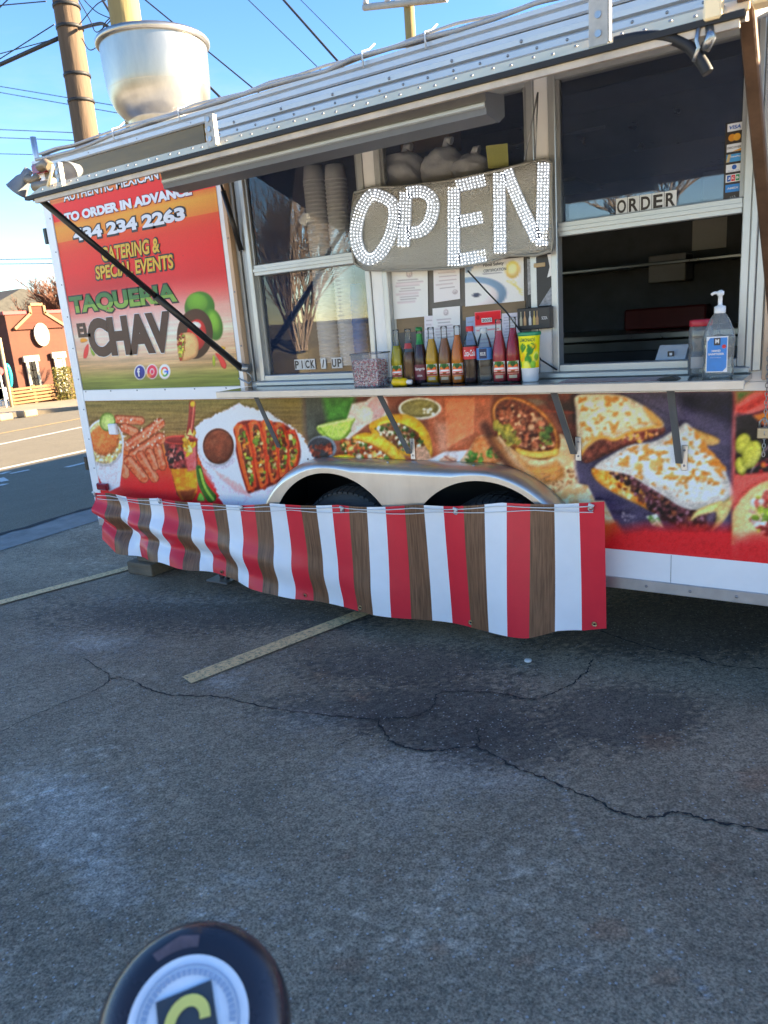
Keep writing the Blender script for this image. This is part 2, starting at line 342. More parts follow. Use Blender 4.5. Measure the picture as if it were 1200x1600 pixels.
# ================================================================== THE SETTING
# ---- asphalt
def asphalt(name, base, attr=False, speck=0.85, fine=150.0, bump=0.9):
    m = bpy.data.materials.new(name); m.use_nodes = True; nt = m.node_tree; b = nt.nodes['Principled BSDF']; LN = nt.links.new
    t = nt.nodes.new('ShaderNodeTexCoord'); n1 = nt.nodes.new('ShaderNodeTexNoise'); n1.inputs['Scale'].default_value = fine; n1.inputs['Detail'].default_value = 3
    n2 = nt.nodes.new('ShaderNodeTexNoise'); n2.inputs['Scale'].default_value = 3.5; n2.inputs['Detail'].default_value = 8; n2.inputs['Roughness'].default_value = .7
    vo = nt.nodes.new('ShaderNodeTexVoronoi'); vo.inputs['Scale'].default_value = 88; vo.inputs['Randomness'].default_value = 1
    for q in (n1, n2, vo): LN(t.outputs['Object'], q.inputs['Vector'])
    if attr:
        a = nt.nodes.new('ShaderNodeAttribute'); a.attribute_name = 'print'; src = a.outputs['Color']
    else:
        c = nt.nodes.new('ShaderNodeRGB'); c.outputs[0].default_value = (*base, 1); src = c.outputs[0]
    m1 = nt.nodes.new('ShaderNodeMapRange'); m1.inputs['From Min'].default_value = .25; m1.inputs['From Max'].default_value = .75; m1.inputs['To Min'].default_value = .36; m1.inputs['To Max'].default_value = 1.64
    m2 = nt.nodes.new('ShaderNodeMapRange'); m2.inputs['From Min'].default_value = .3; m2.inputs['From Max'].default_value = .7; m2.inputs['To Min'].default_value = .88; m2.inputs['To Max'].default_value = 1.12
    LN(n1.outputs[0], m1.inputs[0]); LN(n2.outputs[0], m2.inputs[0])
    mm = nt.nodes.new('ShaderNodeMath'); mm.operation = 'MULTIPLY'; LN(m1.outputs[0], mm.inputs[0]); LN(m2.outputs[0], mm.inputs[1])
    vs = nt.nodes.new('ShaderNodeVectorMath'); vs.operation = 'SCALE'; LN(src, vs.inputs[0]); LN(mm.outputs[0], vs.inputs['Scale'])
    # pale stone chips: a few cells only
    sp = nt.nodes.new('ShaderNodeSeparateColor'); LN(vo.outputs['Color'], sp.inputs[0])
    g1 = nt.nodes.new('ShaderNodeMath'); g1.operation = 'GREATER_THAN'; g1.inputs[1].default_value = .90; LN(sp.outputs[0], g1.inputs[0])
    g2 = nt.nodes.new('ShaderNodeMath'); g2.operation = 'LESS_THAN'; g2.inputs[1].default_value = .32; LN(vo.outputs['Distance'], g2.inputs[0])
    g3 = nt.nodes.new('ShaderNodeMath'); g3.operation = 'MULTIPLY'; LN(g1.outputs[0], g3.inputs[0]); LN(g2.outputs[0], g3.inputs[1])
    g4 = nt.nodes.new('ShaderNodeMath'); g4.operation = 'MULTIPLY'; g4.inputs[1].default_value = speck; LN(g3.outputs[0], g4.inputs[0])
    mxn = nt.nodes.new('ShaderNodeMix'); mxn.data_type = 'RGBA'; LN(g4.outputs[0], mxn.inputs['Factor']); LN(vs.outputs[0], mxn.inputs['A']); mxn.inputs['B'].default_value = (.42, .40, .37, 1)
    LN(mxn.outputs['Result'], b.inputs['Base Color']); b.inputs['Roughness'].default_value = .82; b.inputs['Specular IOR Level'].default_value = .35
    bp = nt.nodes.new('ShaderNodeBump'); bp.inputs['Strength'].default_value = bump; bp.inputs['Distance'].default_value = .006; LN(n1.outputs[0], bp.inputs['Height']); LN(bp.outputs[0], b.inputs['Normal'])
    return m
M_LOT = asphalt('lot_asphalt', (.12, .112, .10)); M_STREET = asphalt('street_asphalt', (.16, .135, .09), speck=.3, fine=120, bump=.3)
M_PATCH = asphalt('worn_asphalt', (.08, .08, .085), attr=True)
g = MB(); ys = (-700, 700)
for x0, x1 in ((700, SL_X), (SL_X, -60), (-60, -900)):
    g.add([(x0, ys[0], gz(x0)), (x0, ys[1], gz(x0)), (x1, ys[1], gz(x1)), (x1, ys[0], gz(x1))], [(0, 1, 2, 3)])
structure('ground', g, M_LOT)
# the worn lot in front of the trailer: stains, scuffs and damp patches of its own
xs = np.arange(-5.62, 1.6, .014); ys_ = np.arange(-3.4, 2.6, .014); XG, YG = np.meshgrid(xs, ys_)
UG, VG = project(XG, YG, np.zeros_like(XG)); front = (YG - CAM[1]) * MC[2][1] + (XG - CAM[0]) * MC[2][0] + (0 - CAM[2]) * MC[2][2] > .3
UG = np.where(front, UG, 600); VG = np.where(front, VG, 2400)
lot = Paint(UG, VG)
nz1 = vnoise(XG * .9 + 3, YG * .9, 3, 6); nz2 = vnoise(XG * 5 + 3, YG * 5, 9, 5); nz3 = vnoise(XG * .5, YG * 2.2, 5, 5)
lot.img[:] = (np.array([147, 130, 108]) * (1 + .26 * (nz1 - .5) + .22 * (nz2 - .5) + .18 * (nz3 - .5))[..., None])
damp = [((700, 1120), 150, 55), ((780, 1165), 110, 40), ((1080, 980), 260, 50), ((640, 1040), 160, 30), ((350, 960), 260, 26), ((560, 1110), 130, 26), ((980, 1120), 120, 50)]
for i, ((x, y), rx, ry) in enumerate(damp): lot.ell(x, y, rx, ry, (74, 70, 66), soft=14, rough=34, seed=20 + i, a=.58)
for i, ((x, y), rx, ry, a) in enumerate([((150, 1008), 60, 13, .5), ((120, 1290), 95, 70, .38), ((170, 1390), 60, 50, .34), ((350, 1065), 34, 14, .5), ((640, 1215), 120, 42, .36), ((480, 1135), 60, 22, .3), ((790, 1225), 60, 22, .3), ((60, 1230), 60, 30, .28), ((320, 940), 120, 5, .45), ((620, 1280), 30, 30, .22), ((380, 1380), 26, 8, .4), ((360, 1432), 26, 6, .5), ((900, 1510), 24, 12, .3)]):
    lot.ell(x, y, rx, ry, (186, 180, 170), soft=20, rough=42, seed=40 + i, a=a)
for i, ((x, y), r_) in enumerate([((682, 1487), 18), ((540, 1340), 11), ((594, 1376), 9), ((950, 1455), 34), ((1030, 1160), 30), ((1190, 1220), 36), ((1040, 1530), 22), ((1125, 1360), 12), ((500, 1058), 10), ((560, 1090), 12), ((820, 1505), 16), ((540, 1510), 22)]):
    lot.ell(x, y, r_, r_ * .5, (146, 106, 80), soft=10, rough=14, seed=60 + i, a=.42)
for i, pts in enumerate([[(872, 1200), (880, 1235), (892, 1272), (900, 1300), (930, 1345)], [(1010, 1450), (1070, 1515), (1130, 1585), (1160, 1625)]]): lot.stroke(pts, 2.2, (190, 190, 190), soft=2.2, a=.7)
spk = vnoise(XG * 34, YG * 34, 31, 3) * vnoise(XG * 1.3, YG * 1.3, 33, 4); lot.img += np.clip((spk - .36) * 4, 0, 1)[..., None] * np.array([46, 47, 48]); lot.img *= (1 + .22 * (np.random.RandomState(4).rand(*XG.shape) - .5))[..., None]
imgG = np.clip(s2l(np.clip(lot.img, 20, 255)), .01, .6) * .98


def ground_sheet():
    nx, ny = len(xs), len(ys_); co = np.stack([XG, YG, np.full_like(XG, .004)], -1).reshape(-1, 3)
    i = np.arange(nx * ny).reshape(ny, nx); q = np.stack([i[:-1, :-1], i[:-1, 1:], i[1:, 1:], i[1:, :-1]], -1).reshape(-1, 4)
    me = bpy.data.meshes.new('lot_surface'); me.vertices.add(len(co)); me.vertices.foreach_set('co', co.ravel()); me.loops.add(q.size); me.loops.foreach_set('vertex_index', q.ravel().astype(np.int32))
    me.polygons.add(len(q)); me.polygons.foreach_set('loop_start', np.arange(0, q.size, 4, dtype=np.int32)); me.update(calc_edges=True)
    at = me.attributes.new('print', 'FLOAT_COLOR', 'POINT'); c = np.ones((nx * ny, 4), np.float32); c[:, :3] = imgG.reshape(-1, 3); at.data.foreach_set('color', c.ravel()); me.materials.append(M_PATCH)
    o = bpy.data.objects.new('lot_surface', me); col.objects.link(o); o['kind'] = 'structure'
ground_sheet()
# cracks: dark open joints wandering across the lot
M_CRACK = mat('crack', (.03, .03, .03), .95, var=.3)
def crack(pts, w, seed):
    r = random.Random(seed); P = [onZ(*p, .008) for p in pts]; P = [Vector(p) for p in catmull(P, 16, False)]; mb = MB(); vs = []; j0 = 0.0; w *= .72
    for i, p in enumerate(P):
        d = (P[min(i + 1, len(P) - 1)] - P[max(i - 1, 0)]).normalized(); nrm = Vector((-d.y, d.x, 0)); j = .6 * j0 + r.gauss(0, .0035); j0 = j; hw = w * r.uniform(.15, 1.0) * (.25 if i in (0, len(P) - 1) else 1)
        vs += [p + nrm * (j + hw), p + nrm * (j - hw)]
    mb.add(vs, [(2 * i, 2 * i + 1, 2 * i + 3, 2 * i + 2) for i in range(len(P) - 1)]); structure('pavement_crack', mb, M_CRACK)
for i, (pts, w) in enumerate([([(0, 1143), (60, 1115), (120, 1090), (170, 1060), (130, 1028)], .0045), ([(170, 1060), (200, 1062), (260, 1085), (340, 1088), (430, 1108), (510, 1117), (590, 1123), (650, 1118), (680, 1100), (690, 1082), (770, 1082), (830, 1092), (880, 1075), (915, 1050), (925, 1030)], .007),
    ([(590, 1123), (610, 1155), (650, 1170), (700, 1172), (745, 1168), (800, 1195), (860, 1220), (930, 1250), (1000, 1277), (1060, 1270), (1120, 1283), (1210, 1299)], .0085), ([(745, 1168), (747, 1150), (742, 1136)], .006),
    ([(935, 985), (1010, 1010), (1070, 1022), (1130, 1040), (1210, 1046)], .007), ([(0, 970), (60, 962), (130, 940), (200, 934), (270, 915)], .004), ([(520, 1168), (560, 1150), (600, 1140)], .003)]): crack(pts, w, i)
# painted bay lines, worn through to the asphalt
def worn_paint(name, rgb, under=(.07, .07, .075), k=.5):
    m = mat(name, rgb, .75, var=.15, vscale=40); nt = m.node_tree; b = nt.nodes['Principled BSDF']; src = b.inputs['Base Color'].links[0].from_socket
    t = nt.nodes.new('ShaderNodeTexCoord'); n = nt.nodes.new('ShaderNodeTexNoise'); n.inputs['Scale'].default_value = 55; n.inputs['Detail'].default_value = 9; n.inputs['Roughness'].default_value = .8; nt.links.new(t.outputs['Object'], n.inputs['Vector'])
    r = nt.nodes.new('ShaderNodeValToRGB'); r.color_ramp.elements[0].position = k - .06; r.color_ramp.elements[1].position = k + .12; nt.links.new(n.outputs[0], r.inputs[0])
    x = nt.nodes.new('ShaderNodeMix'); x.data_type = 'RGBA'; nt.links.new(r.outputs[0], x.inputs['Factor']); nt.links.new(src, x.inputs['A']); x.inputs['B'].default_value = (*under, 1); nt.links.new(x.outputs['Result'], b.inputs['Base Color']); return m
M_BAY = worn_paint('bay_paint', (.95, .60, .28), k=.55); M_WHITE_LINE = worn_paint('road_paint', (.62, .6, .55), (.11, .11, .11), k=.58); M_YEL_LINE = worn_paint('yellow_road_paint', (.62, .40, .13), (.11, .11, .11), k=.6)
def strip(name, a, b, w, m, z):
    d = (b - a); d.z = 0; d.normalize(); nrm = Vector((-d.y, d.x, 0)) * (w / 2); n = 12; vs = []
    for i in range(n + 1):
        p = a.lerp(b, i / n)
        for q in (p + nrm, p - nrm): vs.append((q.x, q.y, gz(q.x) + z))
    mb = MB(); mb.add(vs, [(2 * i, 2 * i + 1, 2 * i + 3, 2 * i + 2) for i in range(n)]); return structure(name, mb, m)
def ext(a, b, k0, k1): return a + (b - a) * k0, a + (b - a) * k1
a_, b_ = ext(onZ(292, 1066), onZ(572, 958), 0, 2.6); strip('parking_line', a_, b_, .095, M_BAY, .012)
a_, b_ = ext(onZ(0, 944), onZ(200, 890), -.25, 3.2); strip('parking_line', a_, b_, .085, M_BAY, .012)
# street: its own asphalt, gutter joint, lane lines, far kerb
q0, q1 = onG(0, 838), onG(150, 790)
stm = MB(); xs_s = [-6.1, -10, -16, -22.2]; stm.add([(x, y, gz(x) + .004) for x in xs_s for y in (-60, 90)], [(2 * i, 2 * i + 1, 2 * i + 3, 2 * i + 2) for i in range(3)])
structure('street', stm, M_STREET)
gut = MB(); gut.add([(-5.6, -60, .008), (-5.6, 90, .008), (-6.1, 90, .008), (-6.1, -60, .008)], [(0, 1, 2, 3)]); structure('gutter_strip', gut, mat('gutter', (.24, .23, .21), .85, var=.3, vscale=5, bump=.4, bscale=150))
jt = MB(); vsj = []; rj = random.Random(3)
for i in range(120):
    y = -6 + i * .12; w_ = .018 + rj.random() * .04; c_ = -6.1 + rj.gauss(0, .012); vsj += [(c_ + w_, y, .012), (c_ - w_, y, .012 - .001)]
jt.add(vsj, [(2 * i, 2 * i + 1, 2 * i + 3, 2 * i + 2) for i in range(119)]); structure('gutter_joint', jt, M_CRACK)
for (p, q, w, m) in (((0, 695), (128, 668), .13, M_WHITE_LINE), ((0, 734), (128, 706), .13, M_WHITE_LINE), ((0, 678), (128, 654), .1, M_YEL_LINE)):
    a_, b_ = ext(onG(*p), onG(*q), -3, 7); strip('lane_line', a_, b_, w, m, .01)
a_, b_ = onG(104, 731), onG(142, 722); strip('lane_line', a_, b_, .12, M_WHITE_LINE, .01)
for p, q in (((0, 742), (14, 738)), ((16, 741), (46, 735)), ((0, 748), (8, 753)), ((0, 760), (9, 757))):
    strip('road_marking', onG(*p), onG(*q), .1, M_WHITE_LINE, .01)
kb = MB(); k0, k1 = onG(0, 655), onG(125, 640); kd = (k1 - k0); kd.z = 0; kd.normalize(); kn = Vector((-kd.y, kd.x, 0)); kn = kn if kn.x < 0 else -kn
M_CONC = mat('kerb_concrete', (.26, .21, .14), .85, var=.15, vscale=3, bump=.3)
ka, kb_ = k0 - kd * 40, k0 + kd * 60
def kq(p, off, z): q = p + kn * off; return (q.x, q.y, gz(k0.x) + z)
kb.add([kq(ka, 0, .0), kq(kb_, 0, .0), kq(kb_, 0.03, .15), kq(ka, 0.03, .15), kq(ka, .2, .15), kq(kb_, .2, .15), kq(kb_, .2, -.3), kq(ka, .2, -.3)], [(0, 1, 2, 3), (3, 2, 5, 4), (4, 5, 6, 7)]); structure('kerb', kb, M_CONC)
pv = MB(); pv.add([kq(ka, .2, .146), kq(kb_, .2, .146), kq(kb_, 3.4, .16), kq(ka, 3.4, .16), kq(ka, 3.4, -.6), kq(kb_, 3.4, -.6)], [(0, 1, 2, 3), (3, 2, 5, 4)]); structure('pavement', pv, mat('pavement_concrete', (.25, .20, .13), .85, var=.2, vscale=2, bump=.3))
# ---- brick building across the street, sunlit gable front
M_BRICK = mat('orange_brick', (.12, .032, .015), .85, var=.28, vscale=1.2, bump=.4, bscale=9)
def brick_courses(m):
    nt = m.node_tree; b = nt.nodes['Principled BSDF']; src = b.inputs['Base Color'].links[0].from_socket; t = nt.nodes.new('ShaderNodeTexCoord')
    mpn = nt.nodes.new('ShaderNodeMapping'); mpn.inputs['Rotation'].default_value = (R(90), 0, R(90)); br = nt.nodes.new('ShaderNodeTexBrick'); br.inputs['Scale'].default_value = 3.2; br.inputs['Mortar Size'].default_value = .02
    br.inputs['Color1'].default_value = (1, 1, 1, 1); br.inputs['Color2'].default_value = (.72, .7, .7, 1); br.inputs['Mortar'].default_value = (.95, 1.25, 1.5, 1)
    nt.links.new(t.outputs['Object'], mpn.inputs[0]); nt.links.new(mpn.outputs[0], br.inputs['Vector']); x = nt.nodes.new('ShaderNodeMix'); x.data_type = 'RGBA'; x.blend_type = 'MULTIPLY'; x.inputs['Factor'].default_value = .8
    nt.links.new(src, x.inputs['A']); nt.links.new(br.outputs[0], x.inputs['B']); nt.links.new(x.outputs['Result'], b.inputs['Base Color'])
brick_courses(M_BRICK)
M_TRIMW = mat('cream_trim', (.42, .38, .29), .6, var=.08); M_COPING = mat('tan_coping', (.30, .17, .08), .8, var=.2); M_REDROOF = mat('red_fascia', (.26, .02, .02), .5); M_PANE = glass_mat('far_glass', (.12, .14, .16), 1.6)
BX = -36.0; P = lambda u, v, X=BX: onX(u, v, X)
yl = P(7, 492).y; ze = P(7, 492).z; yp = P(54, 478).y; zp = P(54, 478).z; yr = yp + (yp - yl) * 1.05; g0 = gz(BX) - .3
bb = thing('brick_building', (BX, yp, gz(BX)), 'orange brick building with a stepped gable across the street', 'building')
mb = MB(); mb.box(-52, BX, yl, yr + 1.5, g0, ze); mb.build('wall', M_BRICK, bb)
hw = (P(64, 478).y - P(45, 478).y) / 2
gab = [(yl + .35, ze - .75), (yp - hw, P(47, 491).z), (yp - hw, zp), (yp + hw, zp), (yp + hw, P(47, 491).z), (yr - .35, ze - .75)]
mb = MB(); mb.xprism(gab, BX, BX + .12); mb.build('gable', M_BRICK, bb)
cp = MB(); 
for (a, b) in zip(gab[:-1], gab[1:]):
    d = Vector((b[0] - a[0], b[1] - a[1])); d.normalize(); n2 = Vector((-d.y, d.x)) * .13
    cp.xprism([a, b, (b[0] + n2.x, b[1] + n2.y), (a[0] + n2.x, a[1] + n2.y)], BX - .02, BX + .19)
cp.build('coping', M_COPING, bb)
mb = MB(); mb.box(-52, BX + .06, yl - .1, yr + 1.6, ze, ze + .16); mb.build('roof', M_REDROOF, bb)
c_ = P(62, 523); mb = MB(); pts = [(c_.y + .42 * math.cos(a), c_.z + .58 * math.sin(a)) for a in np.linspace(0, 2 * math.pi, 24, endpoint=False)]; mb.xprism(pts, BX + .1, BX + .2); ov = mb.build('oval_vent', M_TRIMW, bb)
mb = MB(); pts = [(c_.y + .28 * math.cos(a), c_.z + .42 * math.sin(a)) for a in np.linspace(0, 2 * math.pi, 24, endpoint=False)]; mb.xprism(pts, BX + .2, BX + .22); mb.build('louvre', mat('louvre_cream', (.62, .56, .44), .6), ov)
def far_window(name, tl, br_, sill):
    a, b = P(*tl), P(*br_); w = MB(); y0, y1, z1, z0 = a.y, b.y, a.z, b.z
    if y1 - y0 < .55: y1 = y0 + .62
    w.box(BX + .1, BX + .2, y0, y0 + .14, z0, z1); w.box(BX + .1, BX + .2, y1 - .14, y1, z0, z1); w.box(BX + .1, BX + .24, y0 - .1, y1 + .1, z1, z1 + .3); w.box(BX + .1, BX + .22, y0 - .06, y1 + .06, z0 - .08, z0)
    f = w.build(name, M_TRIMW, bb)
    if sill: 
        for i in range(2):
            for j in range(3):
                p = MB(); ww = (y1 - y0 - .28) / 2; hh = (z1 - z0) / 3; p.box(BX + .1, BX + .15, y0 + .14 + i * ww + .02, y0 + .14 + (i + 1) * ww - .02, z0 + j * hh + .02, z0 + (j + 1) * hh - .02); p.build('pane', M_PANE, f)
    else:
        for j in range(3):
            p = MB(); hh = (z1 - z0) / 3; p.box(BX + .1, BX + .17, y0 + .17, y1 - .17, z0 + j * hh + .06, z0 + (j + 1) * hh - .06); p.build('panel', M_TRIMW, f)
far_window('window', (37, 566), (63, 604), True); far_window('door', (81, 560), (99, 613), False)
cpt = P(30, 478); mb = MB(); mb.lathe([(.0, 0), (.22, 0), (.22, 1.0), (.34, 1.02), (.34, 1.2), (.0, 1.3)], (BX - 3, cpt.y - .2, ze - .1), 14); mb.build('roof_vent', mat('galvanised', (.5, .5, .5), .35, .9), bb)
# the grey-roofed house behind it
hX = -58.0; pk = onX(62, 446, hX); l0 = onX(0, 476, hX); gh = thing('grey_roof_house', (hX, pk.y, gz(hX)), 'house with a grey hipped roof rising behind the brick building', 'house')
sl_ = (pk.z - l0.z) / (pk.y - l0.y); yo = l0.y - 4
mb = MB(); mb.box(hX - 10, hX, yo, 2 * pk.y - yo, gz(hX) - 1, pk.z - sl_ * (pk.y - yo)); mb.build('wall', mat('house_wall', (.18, .15, .13), .8), gh)
mb = MB(); ez = pk.z - sl_ * (pk.y - yo); mb.add([(hX + .4, yo - .4, ez - .1), (hX + .4, 2 * pk.y - yo + .4, ez - .1), (hX - 10.4, 2 * pk.y - yo + .4, ez - .1), (hX - 10.4, yo - .4, ez - .1), (hX - 2.5, pk.y, pk.z), (hX - 7.5, pk.y, pk.z)], [(0, 1, 4), (1, 2, 5, 4), (2, 3, 5), (3, 0, 4, 5), (3, 2, 1, 0)]); mb.build('roof', mat('grey_shingle', (.06, .056, .046), .9, var=.3, vscale=3, bump=.4, bscale=12), gh)
# ---- slatted fence, low wall, post, hoop in front of it
FX = onG(28, 645).x - .5; M_CEDAR = mat('sunlit_cedar', (.22, .115, .045), .75, var=.25, vscale=4, bump=.2, stretch=(1, .2, 1)); Q = lambda u, v: onX(u, v, FX)
fa, fb = Q(16, 607), Q(88, 598); fbz = Q(18, 634).z
fn = thing('slat_fence', (FX, fa.y, gz(FX)), 'brown horizontal slat fence in front of the brick building', 'fence')
nsl = 5; hgt = (fa.z - fbz) / nsl; proto = MB(); proto.cbox(-.02, .02, 0, fb.y - fa.y, .02, hgt - .015, .006); sl0 = proto.build('slat', M_CEDAR, fn)
sl0.location = (0, 0, fbz - gz(FX)); sl0.data.transform(Matrix.Translation((FX, fa.y, gz(FX))))
for i in range(1, nsl): share(sl0, 'slat', (0, 0, fbz - gz(FX) + i * hgt), fn)
for yy in (fa.y + .05, (fa.y + fb.y) / 2, fb.y - .02): mb = MB(); mb.box(FX - .1, FX - .021, yy - .05, yy + .05, gz(FX) - .1, fa.z + .02); mb.build('post', M_CEDAR, fn)
fc = Q(95, 616); f2 = thing('low_slat_fence', (FX, fc.y, gz(FX)), 'lower slat fence running on beside the shrub', 'fence')
s2 = MB(); s2.cbox(FX - .02, FX + .02, fc.y, fc.y + 2.2, 0 + gz(FX) + .02, gz(FX) + hgt - .015, .006); so = s2.build('slat', M_CEDAR, f2)
for i in range(1, 4): share(so, 'slat', (0, 0, i * hgt), f2)
for yy in (fc.y + .02, fc.y + 1.1): mb = MB(); mb.box(FX - .1, FX - .021, yy - .04, yy + .04, gz(FX) - .1, gz(FX) + 4.1 * hgt); mb.build('post', M_CEDAR, f2)
lw = MB(); lw.box(FX - .32, FX - .12, fa.y + .2, fc.y, gz(FX) - .3, gz(FX) + .62); one('low_brick_wall', lw, M_BRICK, 'low brick wall behind the slat fence', 'wall')
pa, pb = onX(-1, 528, FX + .5), onX(20, 644, FX + .5); mb = MB(); mb.tube([pb - Vector((0, 0, .2)), pa], .055, 8, 0); one('leaning_post', mb, mat('pale_post', (.42, .30, .17), .8), 'thin leaning tan post at the left edge of the picture', 'post')
hp = MB(); arc = [onX(*p, FX + .1) for p in catmull([(7, 572), (11, 571), (15, 583), (17, 596), (17, 605)], 6, False)]; hp.tube(arc, [.03 + .05 * math.sin(math.pi * i / (len(arc) - 1)) for i in range(len(arc))], 8); one('turquoise_hoop', hp, mat('turquoise_plastic', (.02, .34, .36), .35), 'turquoise plastic arch standing behind the fence end', 'hoop')
def far_box(name, tl, br_, X, th, m, label, cat):
    a, b = onX(*tl, X), onX(*br_, X); mb = MB(); mb.cbox(X - th, X, a.y, b.y, b.z, a.z, .01); return one(name, mb, m, label, cat)
sg = thing('street_sign', (FX + .3, onX(0, 580, FX + .3).y, gz(FX)), 'red and white sign cut by the left edge of the picture', 'sign')
a = onX(0, 580, FX + .3); mb = MB(); mb.xprism([(a.y + .13 * math.cos(t), a.z + .13 * math.sin(t)) for t in np.linspace(0, 2 * math.pi, 8, endpoint=False) + .39], FX + .28, FX + .3); mb.build('face', mat('sign_red', (.55, .04, .05), .4), sg)
mb = MB(); mb.box(FX + .24, FX + .279, a.y - .02, a.y + .02, gz(FX), a.z + .1); mb.build('post', MATS['galvanised'], sg)
for i, (u, v) in enumerate(((3, 622), (9, 622))):
    p = onX(u, v, FX - .8); ch = thing('garden_chair', (p.x, p.y, gz(FX)), ('white plastic chair nearest the left edge of the picture', 'white plastic chair nearer the fence end')[i], 'chair', 'white chairs by the fence')
    w_ = mat('white_plastic', (.75, .74, .7), .4); mb = MB(); mb.cbox(p.x - .2, p.x + .2, p.y - .2, p.y + .2, gz(FX) + .38, gz(FX) + .42, .01); mb.build('seat', w_, ch); mb = MB(); mb.cbox(p.x - .22, p.x - .18, p.y - .2, p.y + .2, gz(FX) + .42, gz(FX) + .82, .01); mb.build('backrest', w_, ch)
    for sx_ in (-1, 1):
        for sy_ in (-1, 1): mb = MB(); mb.tube([(p.x + .18 * sx_, p.y + .18 * sy_, gz(FX) - .1), (p.x + .17 * sx_, p.y + .17 * sy_, gz(FX) + .4)], .02, 6); mb.build('leg', w_, ch)
for i, (u, v) in enumerate(((8, 657), (47, 651))):
    p = onG(u, v); st_ = MB(); st_.cbox(p.x - .35, p.x + .1, p.y - .22, p.y + .22, gz(p.x), gz(p.x) + .2, .03); one('kerb_block', st_, M_CONC, ('concrete kerb block nearest the left edge of the street', 'concrete kerb block below the brown slat fence')[i], 'block', 'concrete blocks along the far kerb')
# ---- bare winter trees
M_TWIG = mat('reddish_twigs', (.19, .085, .05), .85, var=.3); M_BARK = mat('grey_bark', (.17, .13, .10), .9, var=.3, vscale=6, bump=.6, bscale=30); M_GREYTWIG = mat('grey_twigs', (.21, .17, .13), .9, var=.3)
def bare_tree(name, base, h, spread, seed, label, m_twig, depth=6, stems=1, trunk_r=.16, cat='tree', twig=.012, first=.30):
    r = random.Random(seed); root = thing(name, base, label, cat); tr = MB(); cr_ = MB(); B = Vector(base)
    def grow(p, d, ln, rad, k):
        n = 3; pts = [p]; dd = d.copy()
        for i in range(n):
            dd = (dd + Vector((r.gauss(0, .10), r.gauss(0, .10), r.gauss(.03, .06)))).normalized(); pts.append(pts[-1] + dd * ln / n)
        (tr if k <= 1 else cr_).tube(pts, [rad * (1 - .33 * i / n) for i in range(n + 1)], 7 if k <= 1 else (5 if k <= 3 else 3), cap=False)
        if k >= depth: return
        for c in range(r.choice((2, 3, 3)) if k < depth - 1 else 3):
            t = r.uniform(.45, 1.0); q = pts[min(n, int(t * n) + 0)] if t < .98 else pts[-1]; a = r.uniform(0, 6.28); s_ = spread * r.uniform(.5, 1.15)
            nd = (dd + Vector((math.cos(a) * s_, math.sin(a) * s_, r.uniform(-.05, .3)))).normalized(); grow(q, nd, ln * r.uniform(.62, .86), max(twig, rad * r.uniform(.5, .66)), k + 1)
    for s_ in range(stems):
        a = 6.283 * s_ / max(1, stems) + r.random(); lean = 0 if stems == 1 else r.uniform(.15, .45)
        grow(B + Vector((math.cos(a), math.sin(a), 0)) * (0 if stems == 1 else .12), Vector((math.cos(a) * lean, math.sin(a) * lean, 1)).normalized(), h * first, trunk_r, 0 if stems == 1 else 1)
    tr.build('trunk', M_BARK, root); cr_.build('crown', m_twig, root); return root
t_ = onX(128, 540, -47); bare_tree('bare_tree', (-47, t_.y, gz(-47)), 13.5, .66, 4, 'large bare tree with reddish twigs behind the brick building', M_TWIG, 8, twig=.016, trunk_r=.24)
t_ = onX(-4, 540, -62); bare_tree('bare_tree', (-62, t_.y, gz(-60)), 12.5, .6, 9, 'grey bare tree cut by the left edge above the hipped roof', M_GREYTWIG, 6, twig=.02, trunk_r=.24)
bare_tree('bare_tree', (-28.5, 26.0, gz(-28.5)), 8.0, .55, 12, 'bare street tree whose shadow falls on the brick gable', M_GREYTWIG, 5, twig=.02, trunk_r=.16)
# a leafy shrub by the far door
sh = onX(108, 620, FX + .2); shr = thing('garden_shrub', (FX + .2, sh.y, gz(FX)), 'yellow green shrub growing beside the far door', 'shrub'); mb = MB(); st_m = MB(); rr = random.Random(5)
for i in range(18): a = rr.uniform(0, 6.28); p0 = Vector((FX + .2, sh.y, gz(FX))); st_m.tube([p0, p0 + Vector((math.cos(a) * .25, math.sin(a) * .25, rr.uniform(.6, 1.2)))], .012, 4)
for i in range(1500):
    a = rr.uniform(0, 6.28); rad = .42 * math.sqrt(rr.random()); z = gz(FX) + rr.uniform(.15, 1.35); p = Vector((FX + .2 + math.cos(a) * rad, sh.y + math.sin(a) * rad, z)); d = Vector((rr.gauss(0, 1), rr.gauss(0, 1), rr.gauss(0, 1))).normalized(); e = d.orthogonal().normalized()
    mb.add([p - d * .05, p + e * .018, p + d * .05, p - e * .018], [(0, 1, 2, 3)])
st_m.build('stem', M_GREYTWIG, shr); mb.build('foliage', mat('olive_leaves', (.22, .19, .04), .7, var=.4, vscale=20), shr)
